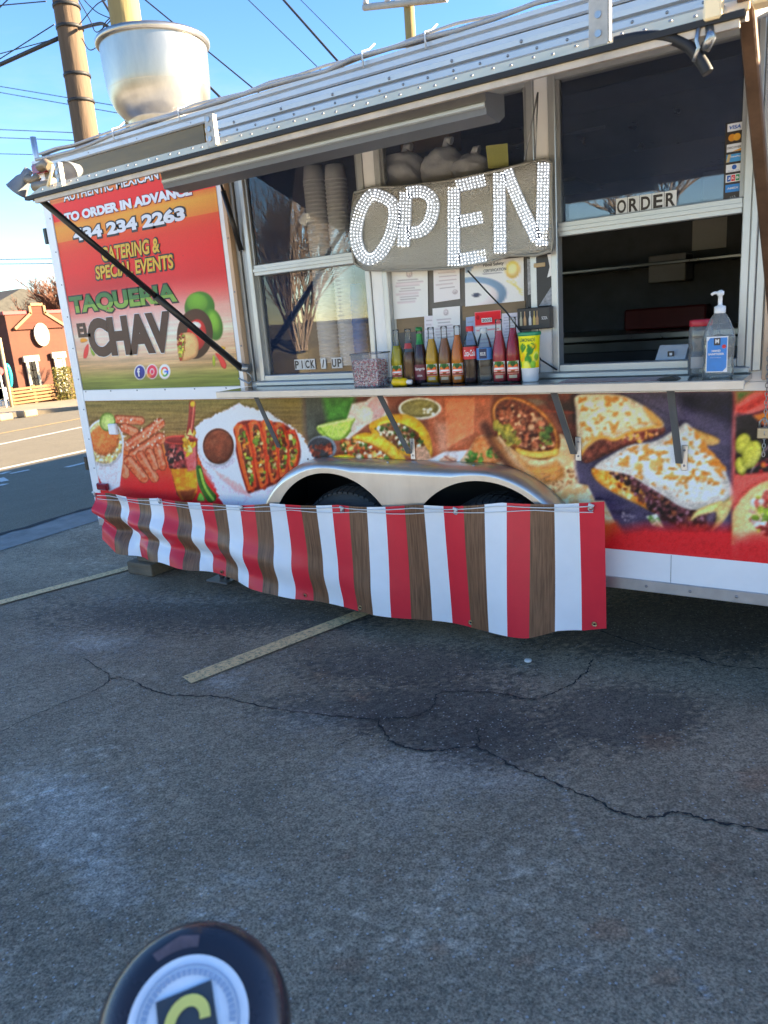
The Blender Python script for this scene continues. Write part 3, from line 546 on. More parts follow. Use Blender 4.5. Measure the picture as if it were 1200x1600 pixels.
# ---- what stands behind the camera and shows in the window glass: a grass bank, a leafless bush, a far row of trees
bk = MB(); nxb, nyb = 60, 24; rr = random.Random(8)
for i in range(nxb + 1):
    for j in range(nyb + 1):
        x = -45 + 75 * i / nxb; y = -8.5 - 40 * (j / nyb) ** 1.6; t = min(1, (-8.5 - y) / 3.2); bk.v.append((x, y, 1.15 * t * t * (3 - 2 * t) + (rr.gauss(0, .03) if j else 0) + max(0, (-y - 12)) * .02 + (.002 if j else -.05)))
for i in range(nxb):
    for j in range(nyb): bk.f.append((i * (nyb + 1) + j, i * (nyb + 1) + j + 1, (i + 1) * (nyb + 1) + j + 1, (i + 1) * (nyb + 1) + j)); bk.m.append(0); bk.s.append(True)
ap = MB(); ap.box(-14, 14, -8.6, -3.9, -.1, .012); structure('bounce_apron', ap, mat('bounce_concrete', (.68, .65, .59), .85, var=.12, vscale=1.5, bump=.3))  # unseen pale slab added to bounce sunlight back at the trailer
structure('grass_bank', bk, mat('winter_grass', (.17, .14, .07), .95, var=.4, vscale=1.5, bump=.8, bscale=40))
bare_tree('bare_shrub', (-11.0, -10.9, 1.0), 4.4, .42, 21, 'many stemmed leafless shrub on the grass bank, seen mirrored in the pick up window', mat('tan_twigs', (.17, .125, .09), .9, var=.3), 5, stems=17, trunk_r=.030, cat='shrub', twig=.007, first=.42)
for i, (x, y, h) in enumerate(((-20, -30, 9), (-9, -34, 10), (2, -32, 9), (-32, -26, 10))):
    bare_tree('bare_tree', (x, y, 1.4), h, .6, 30 + i, ('bare tree mirrored at the left of the pick up glass', 'bare tree mirrored in the middle window', 'bare tree mirrored low in the order window', 'bare tree standing far left on the grass bank')[i], M_GREYTWIG, 6, twig=.025, trunk_r=.22)
# ---- low building behind the trailer, whose shadow lies across the street
nbx = thing('low_building', (4, 9, 0), 'low flat roofed brick building standing behind the trailer', 'building'); mb = MB(); mb.box(-1.5, 11, 5.2, 15, -.1, 3.85); mb.build('wall', M_BRICK, nbx); mb = MB(); mb.box(-1.6, 11.1, 5.1, 15.1, 3.85, 4.0); mb.build('roof', mat('flat_roof', (.2, .2, .2), .9), nbx)
for x in (.5, 3.5, 6.5): mb = MB(); mb.box(x, x + 1.2, 5.15, 5.199, 1.0, 2.4); mb.build('window', M_PANE, nbx)
# ---- utility poles and cables
M_POLE = mat('pole_wood', (.125, .085, .056), .9, var=.5, vscale=5, bump=1.0, bscale=24, stretch=(1, 1, .12)); M_POLE2 = mat('new_pole_wood', (.26, .20, .085), .85, var=.25, vscale=5, bump=.7, bscale=24, stretch=(1, 1, .1)); M_CABLE = mat('black_cable', (.02, .02, .022), .6); M_STEEL = mat('dull_steel', (.35, .36, .37), .4, .8)
def pole(name, u0, u1, v, Y, top, r0, m, label, lean=(0, 0)):
    a = onY(u0, v, Y); r_ = r0; base = Vector((a.x, Y, gz(a.x))); root = thing(name, base, label, 'utility pole'); mb = MB(); n = 14; pts = []; rs = []
    for i in range(n + 1): z = base.z - .2 + (top - base.z) * i / n; pts.append((base.x + lean[0] * (z - a.z), Y + lean[1] * (z - a.z), z)); rs.append(r_ * (1.12 - .22 * i / n))
    mb.tube(pts, rs, 20); mb.build('shaft', m, root); return root, base
pl1, pb1 = pole('utility_pole', 118, 0, 105, 2.9, 10.0, .128, M_POLE, 'weathered brown utility pole strapped with cables, left of the exhaust fan', (.012, 0))
pl2, pb2 = pole('utility_pole', 195, 0, 20, 2.35, 9.6, .135, M_POLE2, 'yellow new utility pole rising behind the steel exhaust fan')
for z in (4.05, 4.3, 4.75, 4.95, 5.25):
    mb = MB(); mb.lathe([(.135, -.016), (.141, -.012), (.141, .012), (.135, .016)], (pb1.x + .012 * (z - 3.9), 2.9, z), 20); mb.build('strap', M_CABLE, pl1)
pl3, pb3 = pole('utility_pole', 640, 0, 30, 18.0, 11.2, .16, M_POLE2, 'distant wooden pole with a crossarm above the trailer roof')
ca, cb = onY(574, 15, 18.0), onY(704, 1, 18.0); mb = MB(); mb.tube([ca + Vector((0, -.2, 0)), cb + Vector((0, -.2, 0))], .09, 6); arm = mb.build('crossarm', mat('grey_arm', (.42, .40, .37), .8), pl3)
for f_ in (.03, .3, .72, .97):
    p = ca.lerp(cb, f_) + Vector((0, -.2, 0)); mb = MB(); mb.lathe([(0, .05), (.07, .06), (.09, .12), (.06, .16), (.09, .2), (.05, .26), (0, .27)], p, 10); mb.build('insulator', mat('porcelain', (.5, .47, .45), .25), pl3)
CABLE_N = [0]
def cable(pts, Y, r, label, sag=0.0):
    P3 = [onY(*p, Y) if not isinstance(p, Vector) else p for p in pts]
    if len(P3) == 2:
        a, b = P3; P3 = [a.lerp(b, i / 14) - Vector((0, 0, sag * 4 * (i / 14) * (1 - i / 14))) for i in range(15)]
    mb = MB(); mb.tube(P3, r, 6); one('overhead_cable', mb, M_CABLE, label, 'cable', 'overhead cables')
p1 = onY(91, 60, 2.9); cable([(-60, 128), (91, 60)], 2.9, .022, 'thick black cable running left from the brown pole'); cable([(-60, 130), (85, 38)], 2.9, .006, 'thin wire rising to the brown pole above the thick cable')
cable([(-60, 100), (82, 62)], 2.9, .005, 'lower thin wire meeting the brown pole strap'); cable([(-40, 12), (72, 2)], 2.9, .006, 'thin wire in the top left corner'); cable([(-30, 40), (22, -10)], 4, .008, 'short wire crossing the top left corner')
cable([(-60, 125), (330, 190)], 26, .02, 'faint upper wire of the far pair left of the brown pole'); cable([(-60, 134), (330, 202)], 26, .02, 'faint lower wire of the far pair left of the brown pole')
cable([(-60, 200), (300, 215)], 26, .02, 'faint upper wire just above the roof corner'); cable([(-60, 213), (300, 226)], 26, .02, 'faint middle wire just above the roof corner'); cable([(-60, 239), (300, 247)], 26, .02, 'faint lowest wire meeting the roof corner')
cable([(-60, 406), (200, 403)], 30, .03, 'upper wire crossing the sky above the bare tree'); cable([(-60, 413), (200, 411)], 30, .03, 'lower wire crossing the sky above the bare tree')
cable([(215, -10), (420, 158)], 6, .011, 'wire slanting down right of the exhaust fan'); cable([(322, 130), (360, 168)], 6, .018, 'short thick cable end beside the fan bowl')
cable([(380, -8), (520, 128)], 8, .008, 'left wire of three above the roof middle'); cable([(436, -8), (560, 132)], 8, .02, 'thick twisted cable above the roof middle'); cable([(462, -8), (580, 110)], 8, .006, 'right thin wire of three above the roof middle')
cable(catmull([onY(123, 45, 2.9), onY(150, 38, 2.7), onY(163, 38, 2.6), onY(180, 52, 2.4)], 6, False) and [Vector(p) for p in catmull([onY(123, 45, 2.9), onY(150, 38, 2.7), onY(163, 38, 2.6), onY(180, 52, 2.4)], 6, False)], 2.6, .016, 'thick black cable bridging the two near poles')
for i, pts in enumerate(([(123, 0), (140, 30), (150, 50), (165, 40), (176, 28)], [(128, -4), (150, 18), (176, 30)], [(124, 38), (150, 8), (165, 0)], [(128, 60), (140, 78), (155, 68), (162, 40), (172, 28)], [(160, 0), (176, 26)])):
    cable([Vector(p) for p in catmull([onY(*p, 2.75 - .3 * k / (len(pts) - 1)) for k, p in enumerate(pts)], 6, False)], 2.7, .005 if i < 4 else .012, ('looped drop wire between the two near poles', 'straight wire high between the two near poles', 'wire rising right from the brown pole', 'lowest slack wire loop between the near poles', 'dark cable running to the yellow pole top')[i])
# small fallen things on the lot
gt = MB(); rg = random.Random(12)
for k in range(420):
    x, y = rg.uniform(-4.5, .6), rg.uniform(-2.7, .2); s_ = rg.uniform(.0015, .0042); a = rg.uniform(0, 6.28)
    gt.add([(x + s_ * math.cos(a + t), y + s_ * math.sin(a + t) * rg.uniform(.6, 1), .006) for t in (0, 1.6, 3.1, 4.7)] + [(x, y, .006 + s_ * .8)], [(0, 1, 4), (1, 2, 4), (2, 3, 4), (3, 0, 4)])
tag(gt.build('loose_grit', mat('pale_grit', (.45, .43, .40), .9, var=.4, vscale=30)), kind='stuff')
p = onZ(825, 1033, 0.004); mb = MB(); mb.lathe([(0, .0), (.016, 0), (.017, .004), (.015, .008), (0, .009)], p, 14); one('white_litter', mb, mat('cap_white', (.75, .75, .7), .4), 'small round white cap lying on the asphalt before the banner', 'litter')
# ================================================================== THE FOOD TRAILER
XL, XR, ZR = -4.20, 3.60, 2.585
trailer = thing('food_trailer', (-1.0, 1.2, 0.0), 'long white food trailer wrapped in food pictures with its serving hatch open', 'food trailer')
M_WHITE = mat('white_skin', (.90, .90, .90), .35, var=.05, vscale=3, bump=.05, bscale=4); M_ALU = mat('mill_aluminium', (.62, .62, .62), .36, .75, var=.10, vscale=14, bump=.05, bscale=80)
M_FRAME = mat('window_aluminium', (.52, .53, .53), .38, .55, var=.08, vscale=9); M_SUNTINT = mat('sun_tint_cream', (.86, .70, .43), .5, .0, var=.10, vscale=10); M_RUBBER = mat('black_rubber', (.015, .015, .016), .6); M_BLACK = mat('black_metal', (.018, .018, .02), .35)  # cream edge: warm sunlight painted into its colour
M_DARKIN = mat('dim_interior', (.15, .16, .19), .6, var=.2); M_STAIN = mat('stainless', (.36, .37, .38), .3, .85); M_RIVET = mat('rivet', (.30, .30, .31), .4, .6); M_TAN = mat('tan_strip', (.66, .46, .31), .6, var=.12, vscale=20, stretch=(1, 1, .15)); M_BEIGE = mat('beige_channel', (.60, .54, .47), .42, .35, var=.12, vscale=7)
M_SEAL = mat('white_seam', (.66, .68, .70), .4)
WIN = {'left': (-2.615, -1.945), 'mid': (-1.825, -1.150), 'right': (-1.035, -.375)}; WZ0, WZ1, WR0, WR1 = 1.292, 2.340, 1.785, 1.838
# body: end wall, rear wall, floor, roof, and the front wall in pieces round the openings
mb = MB(); mb.box(XL, XL + .05, .051, 2.40, .36, 2.53); mb.box(XR - .05, XR, .051, 2.40, .36, 2.53); mb.box(XL + .05, XR - .05, 2.35, 2.40, .36, 2.53); mb.build('end_and_rear_wall', M_WHITE, trailer)
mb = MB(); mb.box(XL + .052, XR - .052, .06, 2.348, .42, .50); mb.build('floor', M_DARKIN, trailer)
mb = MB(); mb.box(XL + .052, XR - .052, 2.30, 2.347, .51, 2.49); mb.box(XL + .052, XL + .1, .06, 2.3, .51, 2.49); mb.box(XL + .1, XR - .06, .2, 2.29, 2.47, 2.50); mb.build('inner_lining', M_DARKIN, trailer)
rf = MB(); prof = [(-.012, ZR - .02)] + [(.0 + 2.4 * i / 12, ZR - .01 + .05 * math.sin(math.pi * i / 12)) for i in range(13)] + [(2.412, ZR - .02), (2.412, ZR - .05), (-.012, ZR - .05)]; rf.xprism(prof, XL - .012, XR + .012); rf.build('roof', mat('roof_skin', (.55, .56, .57), .5, .2), trailer)
mb = MB(); mb.box(XL, -2.70, .004, .05, .87, 2.53); mb.box(-.335, XR, .004, .05, .37, 2.53); mb.box(-2.70, -.335, .004, .05, 2.345, 2.53); mb.box(-2.70, -.335, .004, .05, .87, 1.262); mb.box(XL, -2.74, .004, .05, .37, .87); mb.box(-1.0, -.335, .004, .05, .37, .87); mb.build('front_wall', M_WHITE, trailer)
mb = MB(); mb.box(-2.74, -1.0, .40, .42, .30, .87); mb.box(-2.76, -2.741, .06, .42, .3, .87); mb.box(-.999, -.98, .06, .42, .3, .87); mb.box(-2.74, -1.0, .06, .42, .871, .885); mb.build('wheel_well', M_BLACK, trailer)
mb = MB(); mb.box(XL + .1, XR - .1, .25, .33, .26, .36); mb.box(XL + .1, XR - .1, 2.0, 2.08, .26, .36); mb.build('chassis_rail', M_BLACK, trailer)
# ---- the picture wrap: printed on the lower wall
E_ = s2l
STEP = .0042
xs = np.arange(XL + .004, .55, STEP); zs = np.arange(.522, 1.174, STEP); XGw, ZGw = np.meshgrid(xs, zs); Uw, Vw = project(XGw, np.zeros_like(XGw), ZGw); A = Paint(Uw, Vw)
def bgcol(u, v):
    wood = np.array([126, 104, 62.]) * (1 + (vnoise(u * .02, v * .55, 3) - .5) * .7)[:, None]
    grn = np.array([104, 110, 52.]); k = np.clip((660 - v) / 45, 0, 1)[:, None] * .55; c = wood * (1 - k) + grn * k
    t = np.clip((v - 690 - (u - 130) * .06) / 60, 0, 1)[:, None]; org = np.array([206, 112, 44.]) * (1 - t) + np.array([208, 40, 46.]) * t
    k2 = np.clip((v - 672) / 42, 0, 1)[:, None]; return c * (1 - k2) + org * k2
A.fill(bgcol)
# -- the two ends of the print that lie further right
A.region(460, 590, .36667)
A.poly([(30, 60), (1500, 60), (1500, 760), (60, 760), (80, 350), (45, 250), (38, 90)], tx((112, 62, 44), .3, .03, 5, sx=1, sy=3), soft=6)
A.poly([(35, 70), (260, 70), (250, 200), (60, 300), (45, 240)], tx((66, 72, 66), .35, .06, 7), soft=12); A.poly([(120, 80), (255, 80), (250, 180), (140, 190)], tx((62, 118, 44), .3, .1, 8), soft=10)
A.poly([(560, 80), (840, 80), (840, 330), (600, 370), (570, 250)], tx((164, 92, 62), .22, .05, 9), soft=8); A.poly([(640, 85), (768, 85), (765, 235), (650, 300)], tx((206, 122, 82), .14, .06, 10), soft=3); A.poly([(600, 190), (650, 190), (655, 330), (615, 330)], (196, 160, 140), soft=10, a=.6)
A.poly([(245, 110), (330, 95), (390, 100), (395, 180), (310, 200), (230, 265), (200, 250)], tx((206, 198, 188), .15, .1, 11), soft=3); A.ell(345, 130, 48, 62, (226, 214, 210), 40, rough=1); A.ell(352, 128, 40, 54, (150, 60, 70), 40, a=.35, soft=6); A.ell(300, 160, 36, 40, (214, 206, 188), 10, rough=1)
A.poly([(100, 205), (250, 172), (248, 200), (225, 250), (180, 266), (130, 255)], tx((160, 190, 84), .12, .2, 12), smooth=True, soft=1.5); A.stroke([(104, 208), (248, 176)], 10, (196, 214, 140)); A.stroke([(108, 214), (150, 256), (200, 262), (240, 225)], 6, (96, 138, 40))
for k in range(4): A.stroke([(176, 190), (130 + 30 * k, 250 - 3 * k)], 2.5, (206, 222, 150), a=.7)
A.ell(535, 132, 92, 47, (226, 224, 214)); A.ell(535, 130, 80, 38, tx((122, 116, 66), .25, .35, 13)); A.ell(535, 142, 60, 22, (150, 142, 92), a=.4, soft=5); A.bits([(540, 135), (600, 130), (600, 160), (540, 165)], 10, 7, [(222, 222, 206)], 3)
A.ell(118, 302, 62, 54, (118, 132, 146)); A.ell(112, 300, 54, 46, (44, 48, 56)); A.bits([(70, 285), (155, 285), (160, 325), (110, 345), (70, 330)], 40, 9, [(130, 56, 40), (96, 40, 34), (160, 84, 60)], 4)
# tacos in yellow shells
A.poly([(318, 210), (360, 175), (420, 156), (490, 160), (545, 195), (580, 255), (588, 330), (560, 345), (470, 330), (380, 290)], tx((214, 152, 30), .18, .12, 14, (232, 184, 60)), smooth=True); A.poly([(350, 215), (420, 190), (500, 215), (545, 270), (560, 310), (470, 310), (390, 260)], (120, 82, 52), smooth=True)
A.bits([(345, 215), (420, 190), (500, 215), (545, 265), (575, 320), (470, 320), (390, 265)], 150, 9, [(226, 220, 200), (62, 92, 38), (50, 74, 30), (150, 88, 56), (206, 196, 170), (88, 48, 34)], 5)
A.poly([(505, 300), (560, 290), (585, 340), (560, 365), (505, 360)], tx((176, 142, 118), .3, .4, 15)); A.bits([(200, 270), (255, 262), (400, 300), (430, 350), (190, 350)], 130, 11, [(196, 110, 52), (168, 76, 34), (220, 160, 90), (120, 60, 34), (72, 100, 40), (226, 214, 190)], 6)
A.poly([(246, 258), (300, 234), (360, 246), (425, 285), (478, 352), (430, 356), (380, 312), (320, 280)], tx((222, 164, 40), .14, .14, 16, (240, 196, 80)), smooth=True); A.stroke([(250, 262), (330, 284), (400, 330), (432, 356)], 5, (160, 100, 24)); A.ell(212, 342, 50, 14, (224, 176, 60))
A.poly([(570, 350), (640, 315), (740, 308), (700, 375), (580, 372)], tx((206, 206, 210), .1, .08, 17), soft=2); A.poly([(615, 350), (650, 330), (690, 345), (698, 372), (620, 370)], tx((188, 152, 130), .25, .4, 18)); A.stroke([(640, 335), (690, 365)], 5, (120, 62, 50))
# burritos
A.poly([(1040, 70), (1500, 70), (1500, 420), (1200, 420), (1130, 200)], tx((44, 26, 24), .5, .06, 20, (96, 46, 34)), soft=5); A.ell(1010, 105, 60, 16, (110, 112, 96), 0, soft=3, a=.6); A.stroke([(1060, 140), (1190, 150)], 9, (150, 62, 40), a=.6)
A.poly([(706, 372), (745, 305), (782, 252), (830, 244), (882, 266), (930, 325), (968, 408), (900, 398), (820, 384)], tx((204, 176, 140), .15, .15, 21), smooth=True); A.poly([(770, 262), (830, 248), (880, 270), (890, 345), (820, 375), (745, 360)], tx((186, 112, 62), .22, .16, 22, (206, 140, 90)), smooth=True, soft=4); A.stroke([(706, 370), (790, 384), (905, 398), (966, 408)], 7, (120, 76, 44))
for x, y, n in ((765, 342, 22), (852, 322, 14)): A.bits([(x - 32, y - 22), (x + 34, y - 20), (x + 34, y + 20), (x - 32, y + 20)], n, 10, [(66, 110, 44), (96, 142, 60), (46, 84, 30)], n)
A.poly([(862, 250), (905, 300), (965, 372), (1010, 440), (1070, 492), (1110, 516), (1250, 500), (1262, 400), (1180, 300), (1140, 240)], tx((206, 168, 118), .16, .09, 23, (222, 192, 148)), smooth=True); A.poly([(930, 310), (1000, 370), (1080, 372), (1120, 350), (1150, 420), (1060, 450), (980, 400)], tx((196, 124, 54), .2, .12, 24), smooth=True, soft=7, a=.8)
A.bits([(1000, 420), (1190, 380), (1230, 470), (1100, 505)], 70, 6, [(150, 104, 66), (176, 128, 84)], 7)
A.stroke([(812, 205), (868, 310), (945, 410), (1015, 485), (1075, 530)], 40, (58, 28, 20), soft=9, a=.85); A.stroke([(1165, 240), (1225, 330), (1262, 430)], 34, (40, 24, 30), soft=8, a=.8); A.stroke([(850, 262), (915, 345), (990, 425), (1050, 480), (1105, 512)], 26, (166, 112, 66), soft=8, a=.7); A.stroke([(1000, 400), (1060, 440), (1150, 470)], 5, (150, 108, 70), soft=3, a=.6); A.stroke([(930, 330), (1010, 420), (1090, 480)], 18, (232, 206, 166), soft=9, a=.5); A.ell(985, 214, 172, 104, (120, 66, 30), 40); A.ell(986, 212, 165, 97, tx((196, 134, 66), .2, .12, 25, (160, 92, 40)), 40); A.ell(984, 209, 152, 84, tx((70, 34, 22), .4, .3, 26, (118, 58, 36)), 40)
A.bits([(880, 130), (960, 118), (1060, 190), (1110, 280), (1060, 315), (960, 290), (880, 220)], 240, 12, [(146, 78, 50), (110, 52, 34), (172, 100, 68), (70, 34, 24), (186, 122, 90), (196, 150, 112)], 8); A.bits([(855, 190), (930, 210), (960, 280), (910, 280), (860, 230)], 60, 12, [(150, 140, 56), (176, 160, 66), (112, 112, 48)], 9); A.bits([(1040, 215), (1095, 200), (1100, 300), (1050, 315)], 30, 11, [(74, 100, 44), (52, 78, 34), (120, 128, 60)], 10)
A.poly([(945, 300), (1010, 312), (1080, 310), (1125, 300), (1115, 335), (1030, 345), (960, 325)], tx((220, 176, 84), .12, .2, 27), smooth=True, soft=2)
# -- quesadillas on a dark board
A.region(840, 590, .3)
A.poly([(190, 70), (1030, 70), (1030, 900), (360, 900), (300, 660), (215, 560), (195, 470), (205, 300)], tx((66, 62, 84), .28, .02, 30, sx=1, sy=5), soft=8); A.poly([(700, 70), (1035, 70), (1035, 250), (900, 190), (760, 150)], tx((22, 22, 44), .3, .05, 31), soft=16); A.stroke([(560, 120), (1030, 330)], 60, (86, 80, 108), soft=16, a=.6)
for k in range(6): A.stroke([(420 + 60 * k, 70 + 8 * k), (1020, 330 + 75 * k)], 4, (46, 42, 62), soft=3, a=.6)
A.poly([(230, 400), (340, 310), (430, 310), (520, 262), (650, 250), (655, 290), (560, 330), (470, 352), (360, 400), (255, 445)], tx((74, 34, 28), .4, .2, 32, (130, 66, 50)), smooth=True); A.bits([(400, 320), (520, 275), (640, 268), (630, 300), (520, 335)], 50, 13, [(190, 130, 96), (216, 190, 170), (120, 50, 40), (206, 150, 60)], 12)
A.poly([(200, 95), (330, 84), (440, 92), (530, 132), (600, 180), (655, 232), (645, 262), (560, 262), (470, 285), (400, 318), (330, 305), (262, 348), (222, 400), (205, 320), (200, 180)], tx((222, 204, 166), .12, .1, 33, (236, 224, 196)), smooth=True)
def toast(pts, seed, thr=.56, colr=(196, 134, 62)):
    P0 = A.poly
    def f(u, v): return np.array(colr) * (1 + (vnoise(u * .4, v * .4, seed + 1) - .5) * .4)[:, None]
    P = np.array([A.tf(p) for p in pts]); I = A.sub(P.min(0), P.max(0), 0); u, v = A.U[I], A.V[I]; ins = np.zeros(u.shape, bool)
    for i in range(len(P)):
        x0, y0 = P[i]; x1, y1 = P[(i + 1) % len(P)]
        if y0 != y1: ins ^= ((y0 > v) != (y1 > v)) & (u < (x1 - x0) * (v - y0) / (y1 - y0) + x0)
    n = vnoise(u * .10, v * .13, seed, 5); a = np.clip((n - thr) * 9, 0, .9) * ins; A.put(I, a, f)
toast([(210, 100), (430, 95), (530, 135), (640, 240), (560, 255), (400, 300), (230, 340)], 34, .52); A.stroke([(640, 250), (560, 266), (470, 290), (402, 322), (330, 310), (262, 352), (226, 400)], 16, (206, 140, 52), soft=4); A.poly([(550, 150), (600, 180), (652, 232), (640, 255), (590, 225)], (206, 142, 58), smooth=True, soft=5, a=.8)
A.poly([(760, 240), (830, 270), (940, 315), (940, 345), (880, 350), (800, 300)], tx((208, 160, 90), .2, .2, 35), smooth=True)
A.poly([(292, 470), (300, 520), (380, 585), (500, 650), (580, 690), (620, 700), (700, 760), (790, 806), (900, 790), (935, 735), (960, 690), (900, 640), (430, 470)], tx((52, 30, 32), .5, .25, 36, (104, 58, 62)), smooth=True)
A.poly([(290, 470), (298, 525), (380, 590), (520, 660), (610, 700), (560, 620), (520, 560), (420, 495)], tx((206, 124, 34), .25, .25, 37, (226, 170, 80)), smooth=True, soft=2); A.bits([(300, 480), (420, 510), (540, 600), (600, 690), (400, 590)], 60, 12, [(228, 190, 110), (190, 96, 30), (150, 70, 30), (236, 214, 160)], 13)
A.bits([(370, 490), (440, 490), (560, 560), (700, 660), (800, 700), (900, 700), (920, 740), (880, 790), (770, 795), (640, 730), (520, 620)], 260, 12, [(40, 22, 24), (92, 50, 58), (66, 34, 40), (134, 92, 104), (28, 16, 20), (110, 64, 46)], 14)
A.poly([(296, 468), (380, 405), (480, 352), (610, 330), (690, 285), (738, 256), (780, 236), (840, 310), (905, 385), (962, 455), (1000, 540), (1024, 605), (990, 640), (905, 682), (820, 690), (740, 668), (650, 610), (560, 556), (480, 508), (400, 490)], tx((214, 212, 200), .10, .09, 38, (232, 230, 220)), smooth=True, soft=1.4)
toast([(320, 465), (480, 360), (640, 330), (760, 260), (830, 310), (960, 470), (1000, 560), (960, 620), (820, 660), (640, 580), (430, 480)], 39, .53, (198, 132, 56)); toast([(780, 250), (840, 300), (990, 480), (960, 520), (860, 420)], 41, .44, (200, 120, 40)); toast([(800, 470), (900, 490), (930, 560), (830, 560)], 43, .42, (196, 120, 44)); toast([(480, 420), (700, 420), (650, 520), (520, 500)], 47, .46, (206, 160, 92))
A.poly([(880, 690), (960, 650), (1024, 610), (1010, 680), (960, 760), (900, 800), (930, 730)], tx((196, 172, 110), .2, .2, 40), smooth=True); A.poly([(800, 745), (830, 690), (960, 640), (930, 690), (840, 720)], (226, 196, 120), smooth=True); A.poly([(880, 720), (930, 700), (920, 760), (890, 770)], (84, 70, 86), smooth=True, soft=3)
A.poly([(565, 722), (620, 708), (660, 782), (600, 770)], tx((86, 130, 62), .3, .3, 41, (226, 226, 214))); A.bits([(440, 700), (520, 720), (500, 760), (440, 740)], 26, 4, [(190, 186, 190)], 15)
A.poly([(190, 545), (262, 560), (300, 640), (345, 640), (404, 755), (345, 780), (200, 700), (120, 640), (90, 600)], tx((216, 204, 170), .14, .12, 42, (198, 160, 110)), soft=2)
A.poly([(330, 755), (410, 750), (470, 850), (480, 910), (300, 910)], tx((206, 84, 46), .12, .1, 43), soft=10)
A.poly([(400, 800), (560, 770), (1035, 780), (1035, 990), (300, 990), (330, 850)], tx((194, 42, 48), .08, .04, 44), soft=22)
# -- right-hand end: bowl, limes, open taco
A.poly([(1022, 70), (1700, 70), (1700, 990), (1022, 990), (1012, 600)], tx((206, 92, 84), .1, .03, 50), soft=9); A.poly([(1035, 70), (1120, 70), (1040, 130)], (70, 110, 50), soft=10); A.poly([(1040, 160), (1200, 70), (1700, 70), (1700, 160), (1200, 110), (1045, 205)], tx((190, 58, 50), .2, .06, 51), soft=4); A.poly([(1110, 205), (1250, 150), (1700, 160), (1700, 250), (1190, 245)], tx((206, 120, 50), .15, .08, 52), soft=4); A.stroke([(1040, 190), (1120, 190), (1250, 150)], 10, (50, 26, 44), soft=3)
A.poly([(1030, 200), (1110, 190), (1180, 250), (1700, 240), (1700, 500), (1180, 490), (1110, 500), (1030, 500)], tx((24, 20, 26), .4, .08, 53), smooth=False, soft=4); A.stroke([(1110, 500), (1150, 420), (1210, 350)], 7, (150, 130, 130)); A.bits([(1140, 450), (1300, 380), (1400, 480), (1160, 495)], 50, 14, [(96, 30, 46), (190, 50, 60), (60, 26, 30), (226, 120, 40)], 16)
for cx, cy, rx, ry, ro in ((1072, 345, 42, 58, 10), (1060, 460, 30, 50, -10), (1115, 400, 48, 78, 22)): A.ell(cx, cy, rx, ry, (126, 130, 40), ro); A.ell(cx - 2, cy - 3, rx - 6, ry - 7, tx((178, 178, 72), .12, .2, 54), ro)
A.poly([(1015, 700), (1060, 630), (1110, 580), (1170, 545), (1240, 525), (1700, 540), (1700, 880), (1010, 870)], tx((216, 178, 118), .10, .05, 55, (226, 196, 140)), soft=3); A.bits([(1120, 640), (1190, 590), (1420, 600), (1400, 800), (1150, 810), (1110, 720)], 130, 20, [(150, 54, 46), (190, 90, 80), (170, 186, 70), (226, 200, 190), (120, 40, 34), (214, 150, 130), (112, 140, 50)], 17); A.ell(1145, 850, 60, 40, (196, 70, 56), soft=10, a=.8)
A.poly([(1010, 830), (1700, 800), (1700, 1000), (1010, 1000)], tx((194, 46, 50), .08, .04, 56), soft=24)
# -- left-hand third: paper, tacos, drink, corn cup, churros
A.region(100, 600, 1 / 3)
A.poly([(612, 205), (655, 165), (700, 150), (780, 110), (815, 88), (870, 108), (960, 130), (1020, 172), (1080, 205), (1120, 250), (1150, 310), (1172, 350), (1100, 420), (1000, 500), (965, 575), (760, 585), (722, 520), (690, 430), (648, 385), (622, 310)], tx((222, 220, 226), .06, .06, 60), rough=3.2, seed=61, soft=1.4)
A.poly([(640, 390), (700, 430), (860, 500), (980, 480), (960, 560), (760, 560), (720, 500)], tx((206, 204, 218), .06, .05, 62), soft=5, a=.7); A.poly([(700, 395), (830, 470), (880, 530), (800, 500), (720, 430)], (206, 120, 110), soft=5, a=.55)
def taco(x, y, h, w, lean, seed, shell=(196, 62, 30)):
    b = [(x, y), (x + w * .6, y - 8), (x + w + lean * .3, y + h * .35), (x + w * .95 + lean, y + h * .95), (x + w * .55 + lean, y + h), (x + w * .2 + lean * .5, y + h * .55)]
    A.poly(b, tx(shell, .3, .3, seed, (226, 100, 44)), smooth=True); r = random.Random(seed)
    f = [(x + w * .25, y + 18), (x + w * .6, y + 14), (x + w * .85 + lean * .4, y + h * .5), (x + w * .8 + lean, y + h * .9), (x + w * .6 + lean, y + h * .9), (x + w * .4 + lean * .4, y + h * .5)]
    A.poly(f, (92, 50, 30), smooth=True, soft=2); A.bits(f, 46, 11, [(112, 142, 46), (86, 116, 36), (206, 190, 130), (150, 70, 40), (96, 46, 30), (170, 160, 66), (220, 120, 40)], seed)
    A.stroke([(x, y), (x + w * .2 + lean * .5, y + h * .55), (x + w * .55 + lean, y + h)], 12, (226, 96, 40), soft=2); A.stroke([(x - 4, y + 6), (x + w * .2 + lean * .5 - 8, y + h * .55), (x + w * .55 + lean - 8, y + h)], 6, (110, 30, 18), soft=3); A.stroke([(x + w * .6, y - 8), (x + w + lean * .3, y + h * .35), (x + w * .95 + lean, y + h * .95)], 9, (176, 56, 26), soft=2)
